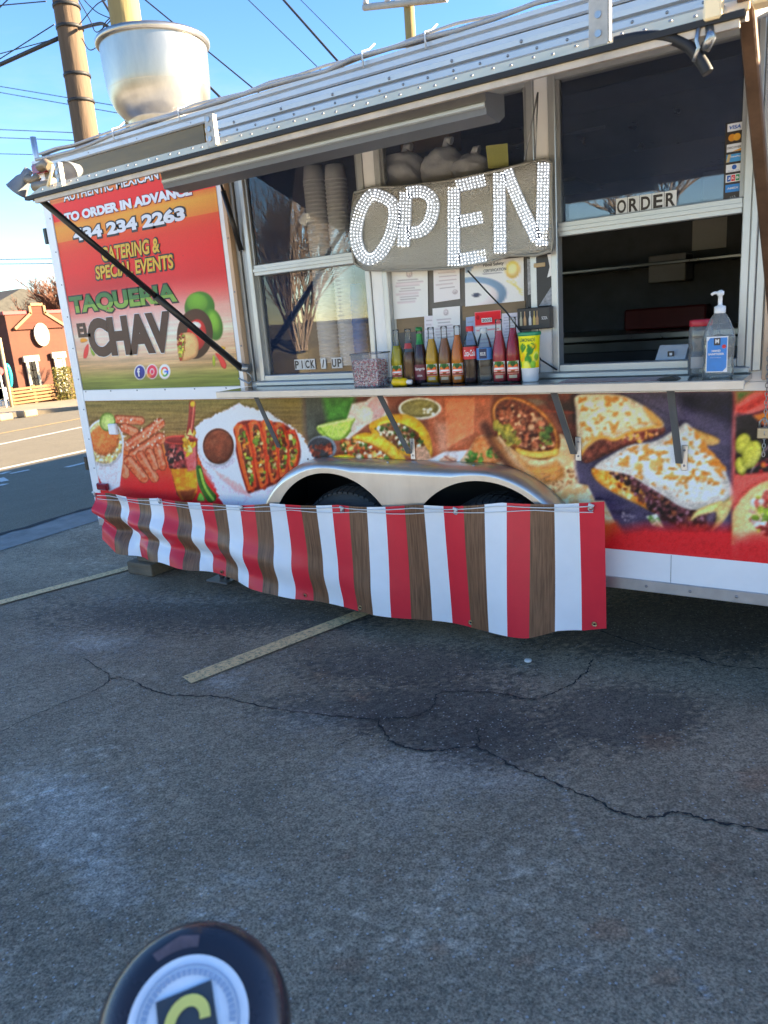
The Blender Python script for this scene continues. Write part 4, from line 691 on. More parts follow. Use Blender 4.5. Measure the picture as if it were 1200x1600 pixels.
A.poly([(800, 200), (960, 175), (1060, 205), (1110, 320), (1060, 430), (900, 500), (850, 480)], (120, 34, 22), smooth=True, soft=3); taco(1040, 225, 175, 66, -14, 74, (170, 44, 28)); taco(985, 195, 235, 70, -6, 75, (176, 50, 28)); taco(928, 182, 275, 74, 6, 73, (184, 52, 28)); taco(868, 188, 295, 74, 16, 72, (190, 56, 30)); taco(802, 205, 290, 76, 24, 71, (204, 70, 32))
A.ell(716, 283, 92, 106, (206, 206, 212)); A.ell(716, 278, 88, 100, (236, 236, 238)); A.ell(724, 290, 73, 84, (70, 34, 24)); A.ell(726, 294, 68, 78, tx((104, 52, 34), .2, .12, 63, (128, 66, 44))); A.ell(700, 270, 20, 14, (150, 96, 70), a=.4, soft=5); A.poly([(640, 340), (680, 385), (760, 380), (800, 330), (795, 372), (740, 400), (660, 392)], (196, 196, 206), soft=4)
# drink
A.poly([(464, 262), (625, 262), (628, 400), (622, 520), (600, 545), (555, 545), (530, 520)], tx((120, 44, 36), .35, .12, 64, (70, 30, 36)), soft=1.6); A.poly([(500, 395), (628, 395), (626, 500), (606, 542), (552, 545), (528, 500)], tx((206, 120, 34), .3, .14, 65, (222, 160, 40)), soft=3); A.poly([(535, 500), (624, 490), (606, 545), (555, 546)], (96, 36, 30), soft=6, a=.8)
A.poly([(555, 300), (620, 290), (622, 400), (580, 410)], tx((206, 96, 96), .2, .2, 66), soft=4); A.bits([(470, 290), (550, 290), (560, 390), (500, 390)], 40, 13, [(70, 30, 40), (150, 60, 60), (190, 120, 110), (40, 24, 30)], 18); A.ell(545, 262, 82, 22, (190, 62, 54)); A.ell(545, 262, 70, 14, (120, 36, 34)); A.bits([(560, 230), (610, 225), (612, 330), (575, 340)], 26, 15, [(222, 180, 60), (206, 150, 40), (230, 210, 130)], 19)
A.stroke([(603, 92), (600, 150), (590, 232)], 30, (142, 52, 48)); A.stroke([(608, 110), (604, 160), (596, 226)], 7, (190, 106, 90)); A.ell(604, 94, 12, 14, (206, 170, 50)); A.poly([(578, 238), (590, 205), (606, 240)], (206, 190, 120))
A.stroke([(632, 392), (650, 470), (690, 530)], 46, (52, 96, 38), taper=(.55, 1.1)); A.stroke([(638, 400), (660, 480), (700, 540)], 12, (140, 176, 70)); A.poly([(626, 545), (640, 508), (662, 545)], (120, 176, 70), smooth=True)
# churros
for (a, b, w) in (((250, 165), (360, 172), 34), ((285, 205), (330, 225), 40), ((300, 290), (450, 185), 44), ((330, 335), (450, 255), 52), ((285, 350), (290, 425), 34), ((305, 360), (375, 440), 44), ((360, 335), (425, 440), 40), ((400, 320), (430, 385), 36), ((440, 300), (462, 385), 36)):
    A.stroke([a, b], w + 6, (110, 44, 28), soft=2); A.stroke([a, b], w, tx((178, 76, 42), .25, .25, 67 + int(w), (206, 122, 84)), soft=2); A.stroke([(a[0] + 2, a[1] - w * .22), (b[0] + 2, b[1] - w * .22)], w * .28, (216, 160, 136), soft=3, a=.65)
A.bits([(250, 150), (470, 165), (470, 300), (280, 300)], 60, 4, [(226, 206, 196)], 20)
# corn cup
A.poly([(98, 265), (282, 275), (276, 360), (262, 480), (215, 502), (180, 470), (115, 350)], tx((206, 204, 208), .06, .1, 68), soft=1.5); A.ell(190, 275, 92, 112, (216, 214, 214)); A.ell(190, 272, 82, 101, tx((206, 184, 130), .2, .3, 69)); A.bits([(115, 220), (260, 220), (275, 300), (220, 370), (150, 360), (110, 290)], 190, 9, [(226, 210, 160), (214, 190, 120), (232, 222, 196), (190, 160, 96)], 21)
A.ell(190, 262, 68, 72, tx((196, 92, 40), .25, .3, 70, (206, 120, 60)), rough=3, soft=4, a=.92); A.ell(205, 178, 38, 44, (110, 140, 60)); A.ell(206, 178, 31, 37, (170, 190, 110))
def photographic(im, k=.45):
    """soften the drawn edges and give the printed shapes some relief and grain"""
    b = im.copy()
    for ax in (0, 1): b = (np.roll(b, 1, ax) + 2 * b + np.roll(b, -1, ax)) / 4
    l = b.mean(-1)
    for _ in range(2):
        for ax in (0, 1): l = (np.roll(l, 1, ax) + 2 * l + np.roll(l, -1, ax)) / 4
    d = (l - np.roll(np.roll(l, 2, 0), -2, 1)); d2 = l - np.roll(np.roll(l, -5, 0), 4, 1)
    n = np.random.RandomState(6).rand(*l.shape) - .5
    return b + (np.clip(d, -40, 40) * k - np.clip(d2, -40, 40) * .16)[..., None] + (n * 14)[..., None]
A.img *= (1 + .20 * (vnoise(Uw * .22, Vw * .22, 91, 3) - .5) + .26 * (vnoise(Uw * .7, Vw * .7, 92, 3) - .5))[..., None]
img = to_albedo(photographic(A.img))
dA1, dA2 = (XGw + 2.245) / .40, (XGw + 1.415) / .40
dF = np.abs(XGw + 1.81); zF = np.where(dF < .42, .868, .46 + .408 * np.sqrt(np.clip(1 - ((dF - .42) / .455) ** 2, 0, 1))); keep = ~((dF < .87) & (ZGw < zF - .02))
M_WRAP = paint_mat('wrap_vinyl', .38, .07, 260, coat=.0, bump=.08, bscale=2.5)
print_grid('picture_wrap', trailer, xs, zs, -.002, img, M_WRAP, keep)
mb = MB(); mb.box(.545, XR, -.003, .003, .522, 1.172); mb.build('wrap_continuation', mat('red_wrap', (.42, .05, .05), .4), trailer)
# ---- upper left wrap with the writing
xs2 = np.arange(XL + .07, -2.795, .005); zs2 = np.arange(1.242, 2.535, .005); X2, Z2 = np.meshgrid(xs2, zs2); U2, V2 = project(X2, np.zeros_like(X2), Z2); B = Paint(U2, V2); B.region(0, 240, 1 / 3)
zz = Z2; xx = X2
def seg(z, pts):
    pts = sorted(pts); zsq = [p[0] for p in pts]; return np.stack([np.interp(z, zsq, [p[1][i] for p in pts]) for i in range(3)], -1)
B.img[:] = seg(Z2, [(1.24, (92, 106, 50)), (1.30, (116, 124, 62)), (1.37, (156, 132, 92)), (1.45, (190, 160, 128)), (1.56, (206, 176, 158)), (1.66, (196, 140, 130)), (1.76, (186, 84, 82)), (1.83, (176, 44, 50)), (1.95, (192, 44, 42)), (2.06, (206, 62, 40)), (2.12, (206, 84, 40)), (2.121, (212, 124, 48)), (2.20, (216, 140, 54)), (2.235, (208, 112, 50)), (2.236, (186, 40, 38)), (2.335, (196, 52, 40)), (2.336, (176, 106, 58)), (2.42, (150, 108, 62)), (2.46, (112, 92, 40)), (2.54, (104, 88, 36))])
gr = vnoise(X2 * 3, Z2 * 95, 81, 5); gz_ = np.clip((1.75 - Z2) / .25, 0, 1) + np.clip((Z2 - 2.33) / .03, 0, 1); B.img *= (1 + (gr - .5) * .55 * np.clip(gz_, 0, 1))[..., None]
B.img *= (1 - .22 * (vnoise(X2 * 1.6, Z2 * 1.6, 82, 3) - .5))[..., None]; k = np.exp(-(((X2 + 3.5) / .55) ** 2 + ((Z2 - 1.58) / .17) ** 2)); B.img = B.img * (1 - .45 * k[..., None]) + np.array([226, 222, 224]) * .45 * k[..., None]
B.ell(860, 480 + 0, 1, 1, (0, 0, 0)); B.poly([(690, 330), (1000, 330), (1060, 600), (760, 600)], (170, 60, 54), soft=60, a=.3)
# splashes, taco, round social badges
for pts, c in (([(380, 868), (400, 866), (412, 876), (398, 884), (380, 884)], (196, 130, 40)), ([(392, 955), (398, 915), (415, 892), (416, 930), (406, 958)], (196, 60, 60)), ([(424, 905), (434, 915), (446, 940), (440, 948), (430, 935)], (120, 150, 50)), ([(1010, 935), (1040, 950), (1062, 985), (1058, 1008), (1040, 1000), (1028, 970)], (206, 64, 60)), ([(1000, 945), (1010, 962), (1008, 995), (998, 985)], (140, 160, 50)), ([(1036, 905), (1056, 906), (1054, 920), (1040, 918)], (206, 150, 50))): B.poly(pts, c, smooth=True)
B.ell(937, 720, 70, 74, (64, 112, 40), 18, soft=2); B.ell(925, 700, 50, 46, (98, 146, 52), 18, soft=4); B.ell(1000, 800, 44, 76, (70, 118, 42), -14, soft=2); B.ell(1004, 790, 26, 52, (110, 156, 56), -14, soft=5)
B.ell(915, 845, 84, 118, (70, 48, 36), 4, soft=1.2); B.ell(922, 850, 46, 74, (168, 44, 42), 4, soft=1.2); B.ell(918, 806, 26, 18, (206, 196, 190), 4)
B.poly([(832, 880), (842, 850), (880, 838), (915, 850), (932, 890), (925, 945), (890, 968), (850, 972), (836, 940)], tx((206, 160, 110), .1, .2, 83), smooth=True); B.bits([(836, 850), (862, 846), (868, 930), (850, 968), (838, 930)], 46, 8, [(190, 190, 70), (150, 56, 40), (120, 140, 50), (96, 50, 34)], 84); B.stroke([(868, 856), (866, 900), (856, 966)], 5, (150, 100, 60))
for cx, cy, c in ((657, 1025, (50, 60, 130)), (714, 1022, (190, 60, 84)), (773, 1022, (232, 232, 236))): B.ell(cx, cy, 27, 35, (226, 226, 232), soft=1.0); B.ell(cx, cy, 23, 31, c, soft=1.0)
B.ell(714, 1022, 11, 15, (236, 200, 206)); B.ell(714, 1022, 7, 10, (190, 60, 90)); B.ell(700, 1040, 10, 10, (226, 140, 60), soft=4, a=.8)
for a0, a1, c in ((200, 290, (206, 62, 52)), (290, 330, (206, 62, 52)), (110, 200, (214, 170, 50)), (20, 110, (60, 140, 70)), (-10, 20, (60, 100, 190))): B.stroke([(773 + 14 * math.cos(R(t)), 1022 + 19 * math.sin(R(t))) for t in np.linspace(a0, a1, 6)], 8, c)
B.stroke([(774, 1022), (787, 1022)], 7, (60, 100, 190)); 
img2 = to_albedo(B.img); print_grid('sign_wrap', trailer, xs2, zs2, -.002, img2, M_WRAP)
M_INKW = mat('ink_white', (.80, .79, .80), .4, var=.04); M_INKK = mat('ink_black', (.03, .022, .02), .4); M_INKY = mat('ink_yellow', (.78, .46, .03), .4, var=.1); M_INKG1 = mat('ink_green', (.05, .19, .035), .4); M_INKG2 = mat('ink_lime', (.24, .42, .05), .4); M_INKB = mat('ink_brown', (.080, .028, .013), .45, var=.25, vscale=3, stretch=(.3, 1, 8)); M_INKR = mat('ink_dark_red', (.30, .03, .03), .4)
D = lambda x, y: onY(x / 3.0, 240 + y / 3.0, 0)
def line_text(body, p0, p1, htop, m, name='lettering', bold=.02, shear=0, back=None, spacing=1.0, bk=.05, dz=.0):
    """p0, p1: baseline ends in the traced panel, htop: a point at cap height"""
    a, b, t = D(*p0), D(*p1), D(*htop); z0 = (a.z + b.z) / 2 + dz; z1 = z0 + (t.z - (a.z + (b.z - a.z) * (t.x - a.x) / (b.x - a.x)))
    if back: text_part(body, trailer, 'lettering_edge', back, a.x - bk * .12, b.x + bk * .12, z0 - bk * .12, z1 + bk * .10, -.0042, bold + bk * .5, shear, spacing=spacing)
    return text_part(body, trailer, name, m, a.x, b.x, z0, z1, -.0058, bold, shear, spacing=spacing)
line_text('AUTHENTIC MEXICAN FOOD', (300, 203), (905, 75), (305, 160), M_INKW, back=M_INKK, bold=.02, bk=.05, dz=-.016)
line_text('TO ORDER IN ADVANCE', (310, 322), (905, 197), (560, 222), M_INKW, bold=.06, back=M_INKR, bk=.04)
line_text('434 234 2263', (352, 412), (874, 313), (700, 282), M_INKW, bold=.05, back=M_INKK, bk=.1)
line_text('CATERING &', (485, 503), (755, 466), (560, 425), M_INKY, bold=.03, shear=.15, back=M_INKK, bk=.08)
line_text('SPECIAL EVENTS', (456, 592), (820, 537), (560, 512), M_INKY, bold=.03, shear=.12, back=M_INKK, bk=.08)
line_text('TAQUERIA', (342, 762), (838, 708), (640, 632), M_INKG2, bold=.045, back=M_INKK, bk=.09)
def cut_text(body, p0, p1, htop, m, frac, bold):
    """upper share of the same letters in a second ink"""
    a, b, t = D(*p0), D(*p1), D(*htop); z0 = (a.z + b.z) / 2; z1 = z0 + (t.z - (a.z + (b.z - a.z) * (t.x - a.x) / (b.x - a.x))); ob = text_part(body, trailer, 'lettering_top', m, a.x, b.x, z0, z1, -.0072, bold)
    import bmesh
    bm = bmesh.new(); bm.from_mesh(ob.data); zc = z0 + (z1 - z0) * (1 - frac) - ORG[trailer.name][2]; bmesh.ops.bisect_plane(bm, geom=bm.verts[:] + bm.edges[:] + bm.faces[:], plane_co=(0, 0, zc), plane_no=(0, 0, -1), clear_outer=True); bm.to_mesh(ob.data); bm.free()
cut_text('TAQUERIA', (342, 762), (838, 708), (640, 632), M_INKG1, .5, .045)
line_text('EL', (372, 863), (430, 858), (380, 795), M_INKB, bold=.05); line_text('CHAV', (432, 950), (826, 938), (600, 755), M_INKB, bold=.06, back=M_INKW, bk=.03)
line_text('f', (650, 1045), (664, 1044), (657, 1004), M_INKW, bold=.04)
# ---- trims round the wraps
mb = MB(); mb.cbox(XL - .006, XL + .066, -.008, .0, .37, 2.54, .002); mb.build('corner_trim', M_WHITE, trailer); mb = MB(); mb.cbox(-2.795, -2.742, -.006, .0, 1.24, 2.40, .002); mb.build('panel_trim', M_WHITE, trailer)
mb = MB(); mb.cbox(XL + .068, -2.62, -.007, .0, 1.173, 1.240, .002); mb.cbox(-2.62, XR, -.0055, 0, 1.173, 1.206, .002); mb.build('waist_trim', M_WHITE, trailer)
mb = MB(); mb.cbox(-2.741, -2.716, -.035, .0, 1.240, 2.385, .002); bt = mb.build('jamb_strip', M_TAN, trailer)  # narrow strip along the window jamb, coloured tan
rv = MB()
def rivet(x, y, z, r=.006): rv.lathe([(r, 0), (r * .75, .0), (0, 0)], (x, y, z), 6); rv.v[-18:] = [(x + (a[0] - x), y - (.003 if i // 6 == 2 else (.0025 if i // 6 == 1 else 0)), z + (a[1] - y)) for i, a in enumerate(rv.v[-18:])]
for z in (1.45, 1.72, 1.98, 2.25): rivet(-2.728, -.036, z, .005)
for z in np.arange(.55, 2.5, .19): rivet(XL + .05, -.009, z, .005)
for x in np.arange(-4.1, -2.7, .24): rivet(x, -.008, 1.232, .005)
for x in np.arange(-2.7, 3.5, .115): rivet(x, -.040, 2.452, .006)
for x in np.arange(-2.6, 3.5, .29): rivet(x, -.040, 2.488, .007)
for x in np.arange(-4.1, -2.8, .4): rivet(x, -.016, 2.545, .006)
for x in np.arange(-.85, 3.5, .17): rivet(x, -.014, .378, .007)
# lower skirt
mb = MB(); mb.box(-.99, XR, -.004, .003, .40, .522); mb.box(XL, -2.76, -.004, .003, .40, .522); mb.build('skirt', M_WHITE, trailer); mb = MB(); mb.cbox(-.99, XR, -.012, .004, .352, .402, .003); mb.cbox(XL, -2.76, -.012, .004, .352, .402, .003); mb.build('skirt_rail', M_ALU, trailer)
mb = MB(); mb.box(-.5875, -.5855, -.0048, -.004, .402, .52); mb.build('seam', M_RIVET, trailer)
# ---- fascia under the roof edge: ribbed extrusions and the mirror-like olive panel
def xext(name, prof, x0, x1, m, parent=trailer): q = MB(); q.xprism(prof, x0, x1); return q.build(name, m, parent)
xext('roof_rail', [(.0, 2.528), (-.012, 2.528), (-.018, 2.535), (-.018, 2.556), (-.012, 2.562), (-.022, 2.568), (-.022, 2.584), (.0, 2.592)], XL - .014, XR, mat('fascia_grey', (.56, .57, .58), .38, .35, var=.08, vscale=5))
xext('fascia', [(.0, 2.405), (-.022, 2.405), (-.026, 2.415), (-.026, 2.430), (-.036, 2.434), (-.039, 2.440), (-.039, 2.462), (-.034, 2.468), (-.024, 2.472), (-.038, 2.478), (-.039, 2.496), (-.026, 2.500), (-.016, 2.504), (-.016, 2.522), (.0, 2.526)], -2.79, XR, MATS['fascia_grey'])
mb = MB(); mb.box(XL + .07, -2.83, -.006, -.0025, 2.430, 2.526); mb.build('olive_panel', mat('olive_gloss', (.15, .10, .03), .30, .0, var=.4, vscale=3, stretch=(.3, 1, 3)), trailer)
# cables tied along the roof edge
for i, (dy, dz, r_) in enumerate(((-.03, .012, .009), (.01, .022, .007), (-.012, .03, .006))):
    q = MB(); rr = random.Random(40 + i); q.tube([(x, dy + rr.gauss(0, .006), ZR + dz + rr.gauss(0, .005) - (.02 if i == 0 and x < -3.6 else 0)) for x in np.arange(XL + .06, XR, .16)], r_, 6); q.build('roof_cable', mat('grey_cable', (.42, .42, .42), .5) if i != 1 else M_BLACK, trailer)
for x in (-3.45, -2.95, -1.85, -1.55, -.8, -.2): q = MB(); q.tube([(x, -.04, ZR - .03), (x, -.045, ZR + .03), (x + .01, .0, ZR + .045), (x + .02, .03, ZR + .07)], .004, 5); q.build('cable_tie', M_SEAL, trailer)
q = MB(); p = onY(57, 246, .15); q.tube([(p.x, .15, ZR - .05), (p.x - .0, .15, ZR + .19)], .018, 10); q.build('vent_pipe', M_ALU, trailer)
p = onY(58, 250, -.01); q = MB(); q.cbox(p.x - .03, p.x + .10, -.04, -.006, 2.505, 2.56, .006); q.build('clearance_lamp', mat('red_lens', (.25, .01, .02), .2, coat=.5), trailer)
# ---- windows
M_GLASS = glass_mat('window_glass', (.985, .99, .99), 1.6, 0, .06, (.13, .21, .46))  # blue haze in the panes imitates reflected light
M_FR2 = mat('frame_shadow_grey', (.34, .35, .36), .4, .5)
def window(side, lower_glass=True):
    x0, x1 = WIN[side]; f = MB(); s_ = .028
    f.cbox(x0 - s_, x0, -.012, .05, WZ0 - .03, WZ1 + .03, .003); f.cbox(x1, x1 + s_, -.012, .05, WZ0 - .03, WZ1 + .03, .003); f.cbox(x0 + .001, x1 - .001, -.012, .05, WZ1, WZ1 + .03, .003); f.cbox(x0 + .001, x1 - .001, -.012, .05, WZ0 - .03, WZ0, .003)
    w = f.build('window', M_FRAME, trailer)
    q = MB(); q.cbox(x0 + .001, x1 - .001, -.004, .028, WR0, WR1, .003); q.cbox(x0 + .001, x1 - .001, -.009, -.0045, WR0 + .018, WR0 + .034, .001); q.build('meeting_rail', M_FRAME, w)
    for a, b in ((x0 + .0005, x0 + .014), (x1 - .014, x1 - .0005)): q = MB(); q.box(a, b, .0, .03, WR1 + .001, WZ1 - .001); q.build('upper_stile', M_FR2, w)
    q = MB(); q.box(x0 + .014, x1 - .014, .012, .016, WR1, WZ1); q.build('upper_pane', M_GLASS, w)
    if lower_glass:
        q = MB(); q.box(x0 + .012, x1 - .012, .030, .034, WZ0, WR0); q.build('lower_pane', M_GLASS, w)
        for a, b in ((x0 + .0005, x0 + .012), (x1 - .012, x1 - .0005)): q = MB(); q.box(a, b, .02, .044, WZ0 + .001, WR0 - .001); q.build('lower_stile', M_FRAME, w)
    else: q = MB(); q.box(x0 + .015, x1 - .015, .034, .038, WR1 + .01, WZ1 - .05); q.build('raised_pane', M_GLASS, w)
    return w
window('left'); window('mid'); window('right', False)
q = MB(); q.cbox(-2.714, -2.690, -.006, .05, 1.26, 2.36, .003); q.cbox(-2.688, -2.668, .006, .05, 1.26, 2.36, .003); q.cbox(-2.666, -2.645, -.004, .05, 1.26, 2.36, .003); q.build('jamb_profile', M_FR2, trailer)
for a, b in ((WIN['left'][1] + .029, WIN['mid'][0] - .029), (WIN['mid'][1] + .029, WIN['right'][0] - .029)):
    q = MB(); q.cbox(a, b, -.004, .05, 1.262, 2.37, .003); q.build('mullion', M_WHITE, trailer)
q = MB(); q.cbox(WIN['right'][1] + .029, WIN['right'][1] + .05, -.02, .05, 1.245, 2.37, .003); q.cbox(-.324, -.295, -.012, .003, 1.245, 2.38, .003); q.build('jamb_profile', M_FRAME, trailer)
q = MB(); q.cbox(-.29, -.245, -.03, .0, 1.215, 2.36, .003); q.build('jamb_strip', M_TAN, trailer)
q = MB(); q.cbox(-2.66, -.33, -.036, .004, 1.2395, 1.262, .004); q.build('sill', M_FRAME, trailer)
# ---- counter shelf with its four stays
CY, CZ = -.262, 1.239
q = MB(); q.box(-2.714, -.322, CY + .004, -.007, 1.2185, CZ - .002); q.box(-2.714, -.322, CY + .004, -.037, CZ - .002, CZ); ct = q.build('counter', mat('counter_steel', (.30, .31, .33), .16, .9, var=.06), trailer)
q = MB(); q.cbox(-2.72, -.316, CY - .010, CY + .0035, 1.207, CZ + .001, .003); q.build('counter_edge', M_BEIGE, ct)
q = MB(); q.box(-2.70, -.33, CY + .03, -.008, 1.2075, 1.2175); q.build('underframe', M_BEIGE, ct)
for i, (X, yt) in enumerate(((-2.57, -.15), (-1.774, -.232), (-.979, -.24), (-.563, -.20))):
    zb = (.915, .905, .925, .90)[i]; q = MB(); d = Vector((0, yt + .012, 1.206 - zb)); n_ = Vector((0, d.z, -d.y)).normalized() * .003
    a, b = Vector((X, -.012, zb)), Vector((X, yt, 1.2065)); w_ = Vector((.013, 0, 0)); q.add([a - w_ + n_, a + w_ + n_, b + w_ + n_, b - w_ + n_, a - w_ - n_, a + w_ - n_, b + w_ - n_, b - w_ - n_], [(0, 1, 2, 3), (7, 6, 5, 4), (0, 4, 5, 1), (1, 5, 6, 2), (2, 6, 7, 3), (3, 7, 4, 0)])
    st_ = q.build('counter_stay', mat('grey_strap', (.20, .21, .22), .45, .5), ct)
    if i: 
        q = MB(); q.cbox(X + .006, X + .030, -.010, -.0045, zb - .03, zb + .07, .002); q.build('stay_plate', M_ALU, st_); rivet(X + .018, -.0105, zb - .01, .005); rivet(X + .018, -.0105, zb + .05, .005)
# ---- hatch flap, nearly edge on, with brackets, seal and lamp channel
FX0, FX1 = -2.80, -.255; HZ = 2.418
fl = MB(); fl.xprism([(-.045, HZ), (-.045, HZ - .024), (-1.0, 2.090), (-1.045, 2.078), (-1.045, 2.094), (-.99, 2.118)], FX0, FX1); flap = fl.build('hatch_flap', mat('flap_inside', (.26, .24, .22), .55, .1, var=.15, vscale=4), trailer)
xext('flap_edge', [(-1.060, 2.097), (-.996, 2.138), (-.996, 2.120), (-1.046, 2.096)], FX0 - .004, FX1 + .004, M_SUNTINT, flap); xext('flap_seal', [(-1.066, 2.0835), (-1.066, 2.097), (-1.047, 2.0965), (-1.047, 2.0835)], FX0 - .02, FX1, M_RUBBER, flap); xext('flap_lip', [(-1.058, 2.067), (-1.058, 2.083), (-1.0455, 2.083), (-1.0455, 2.067)], FX0 + .03, FX1 - .01, mat('lip_tan', (.50, .43, .35), .5, .2, var=.25, vscale=12), flap)
q = MB(); q.xprism([(-.985, 2.030), (-.99, 2.085), (-.86, 2.10), (-.86, 2.045), (-.90, 2.024)], -2.13, -.885); lc = q.build('lamp_channel', mat('channel_grey', (.13, .135, .15), .45, .2), flap); q = MB(); q.xprism([(-.989, 2.046), (-.993, 2.050), (-.993, 2.058), (-.989, 2.062)], -2.128, -.887); q.build('channel_bead', M_FRAME, lc)
hx = MB(); pts = [onY(*p, -1.05) for p in catmull([(960, 66), (1000, 58), (1040, 58), (1075, 72), (1095, 95), (1106, 114)], 5, False)]; hx.tube(pts, .0125, 8); hx.build('seal_tail', M_RUBBER, flap)
for X, h, w_ in ((-2.60, .085, .026), (-1.80, .095, .034), (-.545, .13, .045)):
    q = MB(); q.cbox(X - w_, X, -1.052, -1.048, 2.103, 2.103 + h, .001); q.cbox(X, X + .004, -1.052, -1.034, 2.107, 2.103 + h, .001); br_ = q.build('hatch_bracket', mat('bracket_alu', (.40, .38, .34), .45, .3, var=.2, vscale=20), flap)
    for k in range(3): rv_ = MB(); rv_.tube([(X - w_ * .5, -1.0525, 2.128 + k * h * .3), (X - w_ * .5, -1.055, 2.128 + k * h * .3)], .008, 10); rv_.build('bolt', M_STAIN, br_)
rc = random.Random(2); q = MB()
for k in range(46): x = FX0 + .05 + k * (FX1 - FX0 - .1) / 45; q.tube([(x, -1.03 + .012 * (k % 2), 2.1155 + .0077 * (k % 2)), (x, -1.032 + .012 * (k % 2), 2.1185 + .0077 * (k % 2))], .0045, 6)
q.build('edge_screws', M_RIVET, flap)['kind'] = 'stuff'
# stays that hold the hatch
q = MB(); a, b = Vector((-2.775, -1.03, 2.085)), Vector((-2.735, -.045, 1.335)); q.tube([a, a.lerp(b, .55)], .013, 10); q.tube([a.lerp(b, .5), b], .017, 10); hs = q.build('hatch_stay', M_BLACK, trailer)
q = MB(); q.tube([b + Vector((-.02, .0, .012)), b + Vector((.045, .01, -.006))], .022, 10); q.tube([b, b + Vector((.05, .0, -.03)), b + Vector((.06, .01, -.06)), b + Vector((.03, .01, -.08)), b + Vector((-.03, 0, -.05))], .004, 6); q.build('clamp', M_STEEL, hs)
q = MB(); a = Vector((-.262, -1.02, 2.150)); b = Vector((-.225, -.03, 1.17)); dxy = (b - a).normalized(); sx_ = Vector((1, 0, 0)); sy_ = dxy.cross(sx_).normalized()
cs = [(-.016, -.012), (-.012, -.016), (.012, -.016), (.016, -.012), (.016, .012), (.012, .016), (-.012, .016), (-.016, .012)]
vs = [p + sx_ * u + sy_ * v for p in (a, b) for u, v in cs]; q.add(vs, [(i, (i + 1) % 8, (i + 1) % 8 + 8, i + 8) for i in range(8)] + [tuple(range(8))[::-1], tuple(range(8, 16))]); ps = q.build('hatch_stay', mat('rusty_pole', (.13, .075, .045), .55, .3, var=.4, vscale=9, bump=.2), trailer); tag(ps, 'rusty brown square pole holding the right end of the hatch')
q = MB(); q.cbox(-.335, -.300, -1.075, -1.03, 2.09, 2.15, .004); q.build('hinge_block', M_SUNTINT, flap); q = MB(); q.cbox(-.243, -.205, -1.07, -1.02, 2.10, 2.18, .004); q.build('hinge_block', M_SUNTINT, flap); q = MB(); q.tube([(-.345, -1.06, 2.09), (-.35, -1.062, 2.06), (-.345, -1.06, 2.045), (-.355, -1.06, 2.02)], .005, 6); q.tube([(-.325, -1.05, 2.085), (-.322, -1.055, 2.06), (-.335, -1.05, 2.04)], .012, 8); q.build('latch_hook', M_STAIN, flap)
q = MB(); b = Vector((-2.672, -.012, 1.915)); a = onX(334, 250, -2.70); m_ = a.lerp(b, .33); q.tube([a, m_], .006, 8); q.tube([m_, b], .0125, 10); q.build('gas_spring', M_BLACK, trailer)
# floodlights on the hatch's left end
def oriented(mb_, prof, c, axis, n=20):
    ax = Vector(axis).normalized(); u = ax.orthogonal().normalized(); w = ax.cross(u); vs = []
    for r, z in prof:
        for k in range(n): t = 2 * math.pi * k / n; vs.append(Vector(c) + ax * z + (u * math.cos(t) + w * math.sin(t)) * r)
    mb_.add(vs, [(i * n + k, i * n + (k + 1) % n, (i + 1) * n + (k + 1) % n, (i + 1) * n + k) for i in range(len(prof) - 1) for k in range(n)], 0, True)
M_LAMPG = mat('lamp_grey', (.20, .21, .22), .45, .2)
c1 = onY(33, 286, -.95); q = MB(); oriented(q, [(0, -.065), (.017, -.065), (.019, -.03), (.028, -.015), (.041, .035), (.044, .039), (.041, .040), (.037, .032), (0, .027)], c1, (-.55, -.25, -.62)); l1 = q.build('flood_lamp', M_LAMPG, flap); q = MB(); oriented(q, [(0, .034), (.036, .0345)], c1, (-.55, -.25, -.62)); q.build('lens', mat('pale_lens', (.55, .36, .28), .3), l1)
c2 = onY(88, 268, -.92); q = MB(); oriented(q, [(0, -.07), (.022, -.066), (.034, -.023), (.044, .016), (.046, .027), (.041, .028), (.038, .016), (0, .010)], c2 + Vector((.02, .05, 0)), (.30, -.75, -.25)); l2 = q.build('flood_lamp', M_LAMPG, flap); q = MB(); oriented(q, [(0, .016), (.037, .0175)], c2 + Vector((.02, .05, 0)), (.30, -.75, -.25)); q.build('lens', mat('grey_lens', (.20, .21, .23), .12), l2)
q = MB(); q.tube([onY(60, 275, -.93), onY(52, 282, -.95), onY(42, 280, -.95)], .016, 8); q.tube([onY(62, 262, -.9), onY(72, 256, -.9), onY(80, 262, -.92)], .02, 8); q.tube([onY(55, 292, -.96), onY(70, 290, -.97), onY(85, 286, -.98)], .02, 8); q.build('lamp_arm', mat('lamp_joint', (.26, .20, .13), .5, .2), flap)
q = MB(); q.tube([onY(83, 258, -1.03), onY(75, 291, -1.03)], .006, 6); q.build('lamp_rod', M_SUNTINT, flap)
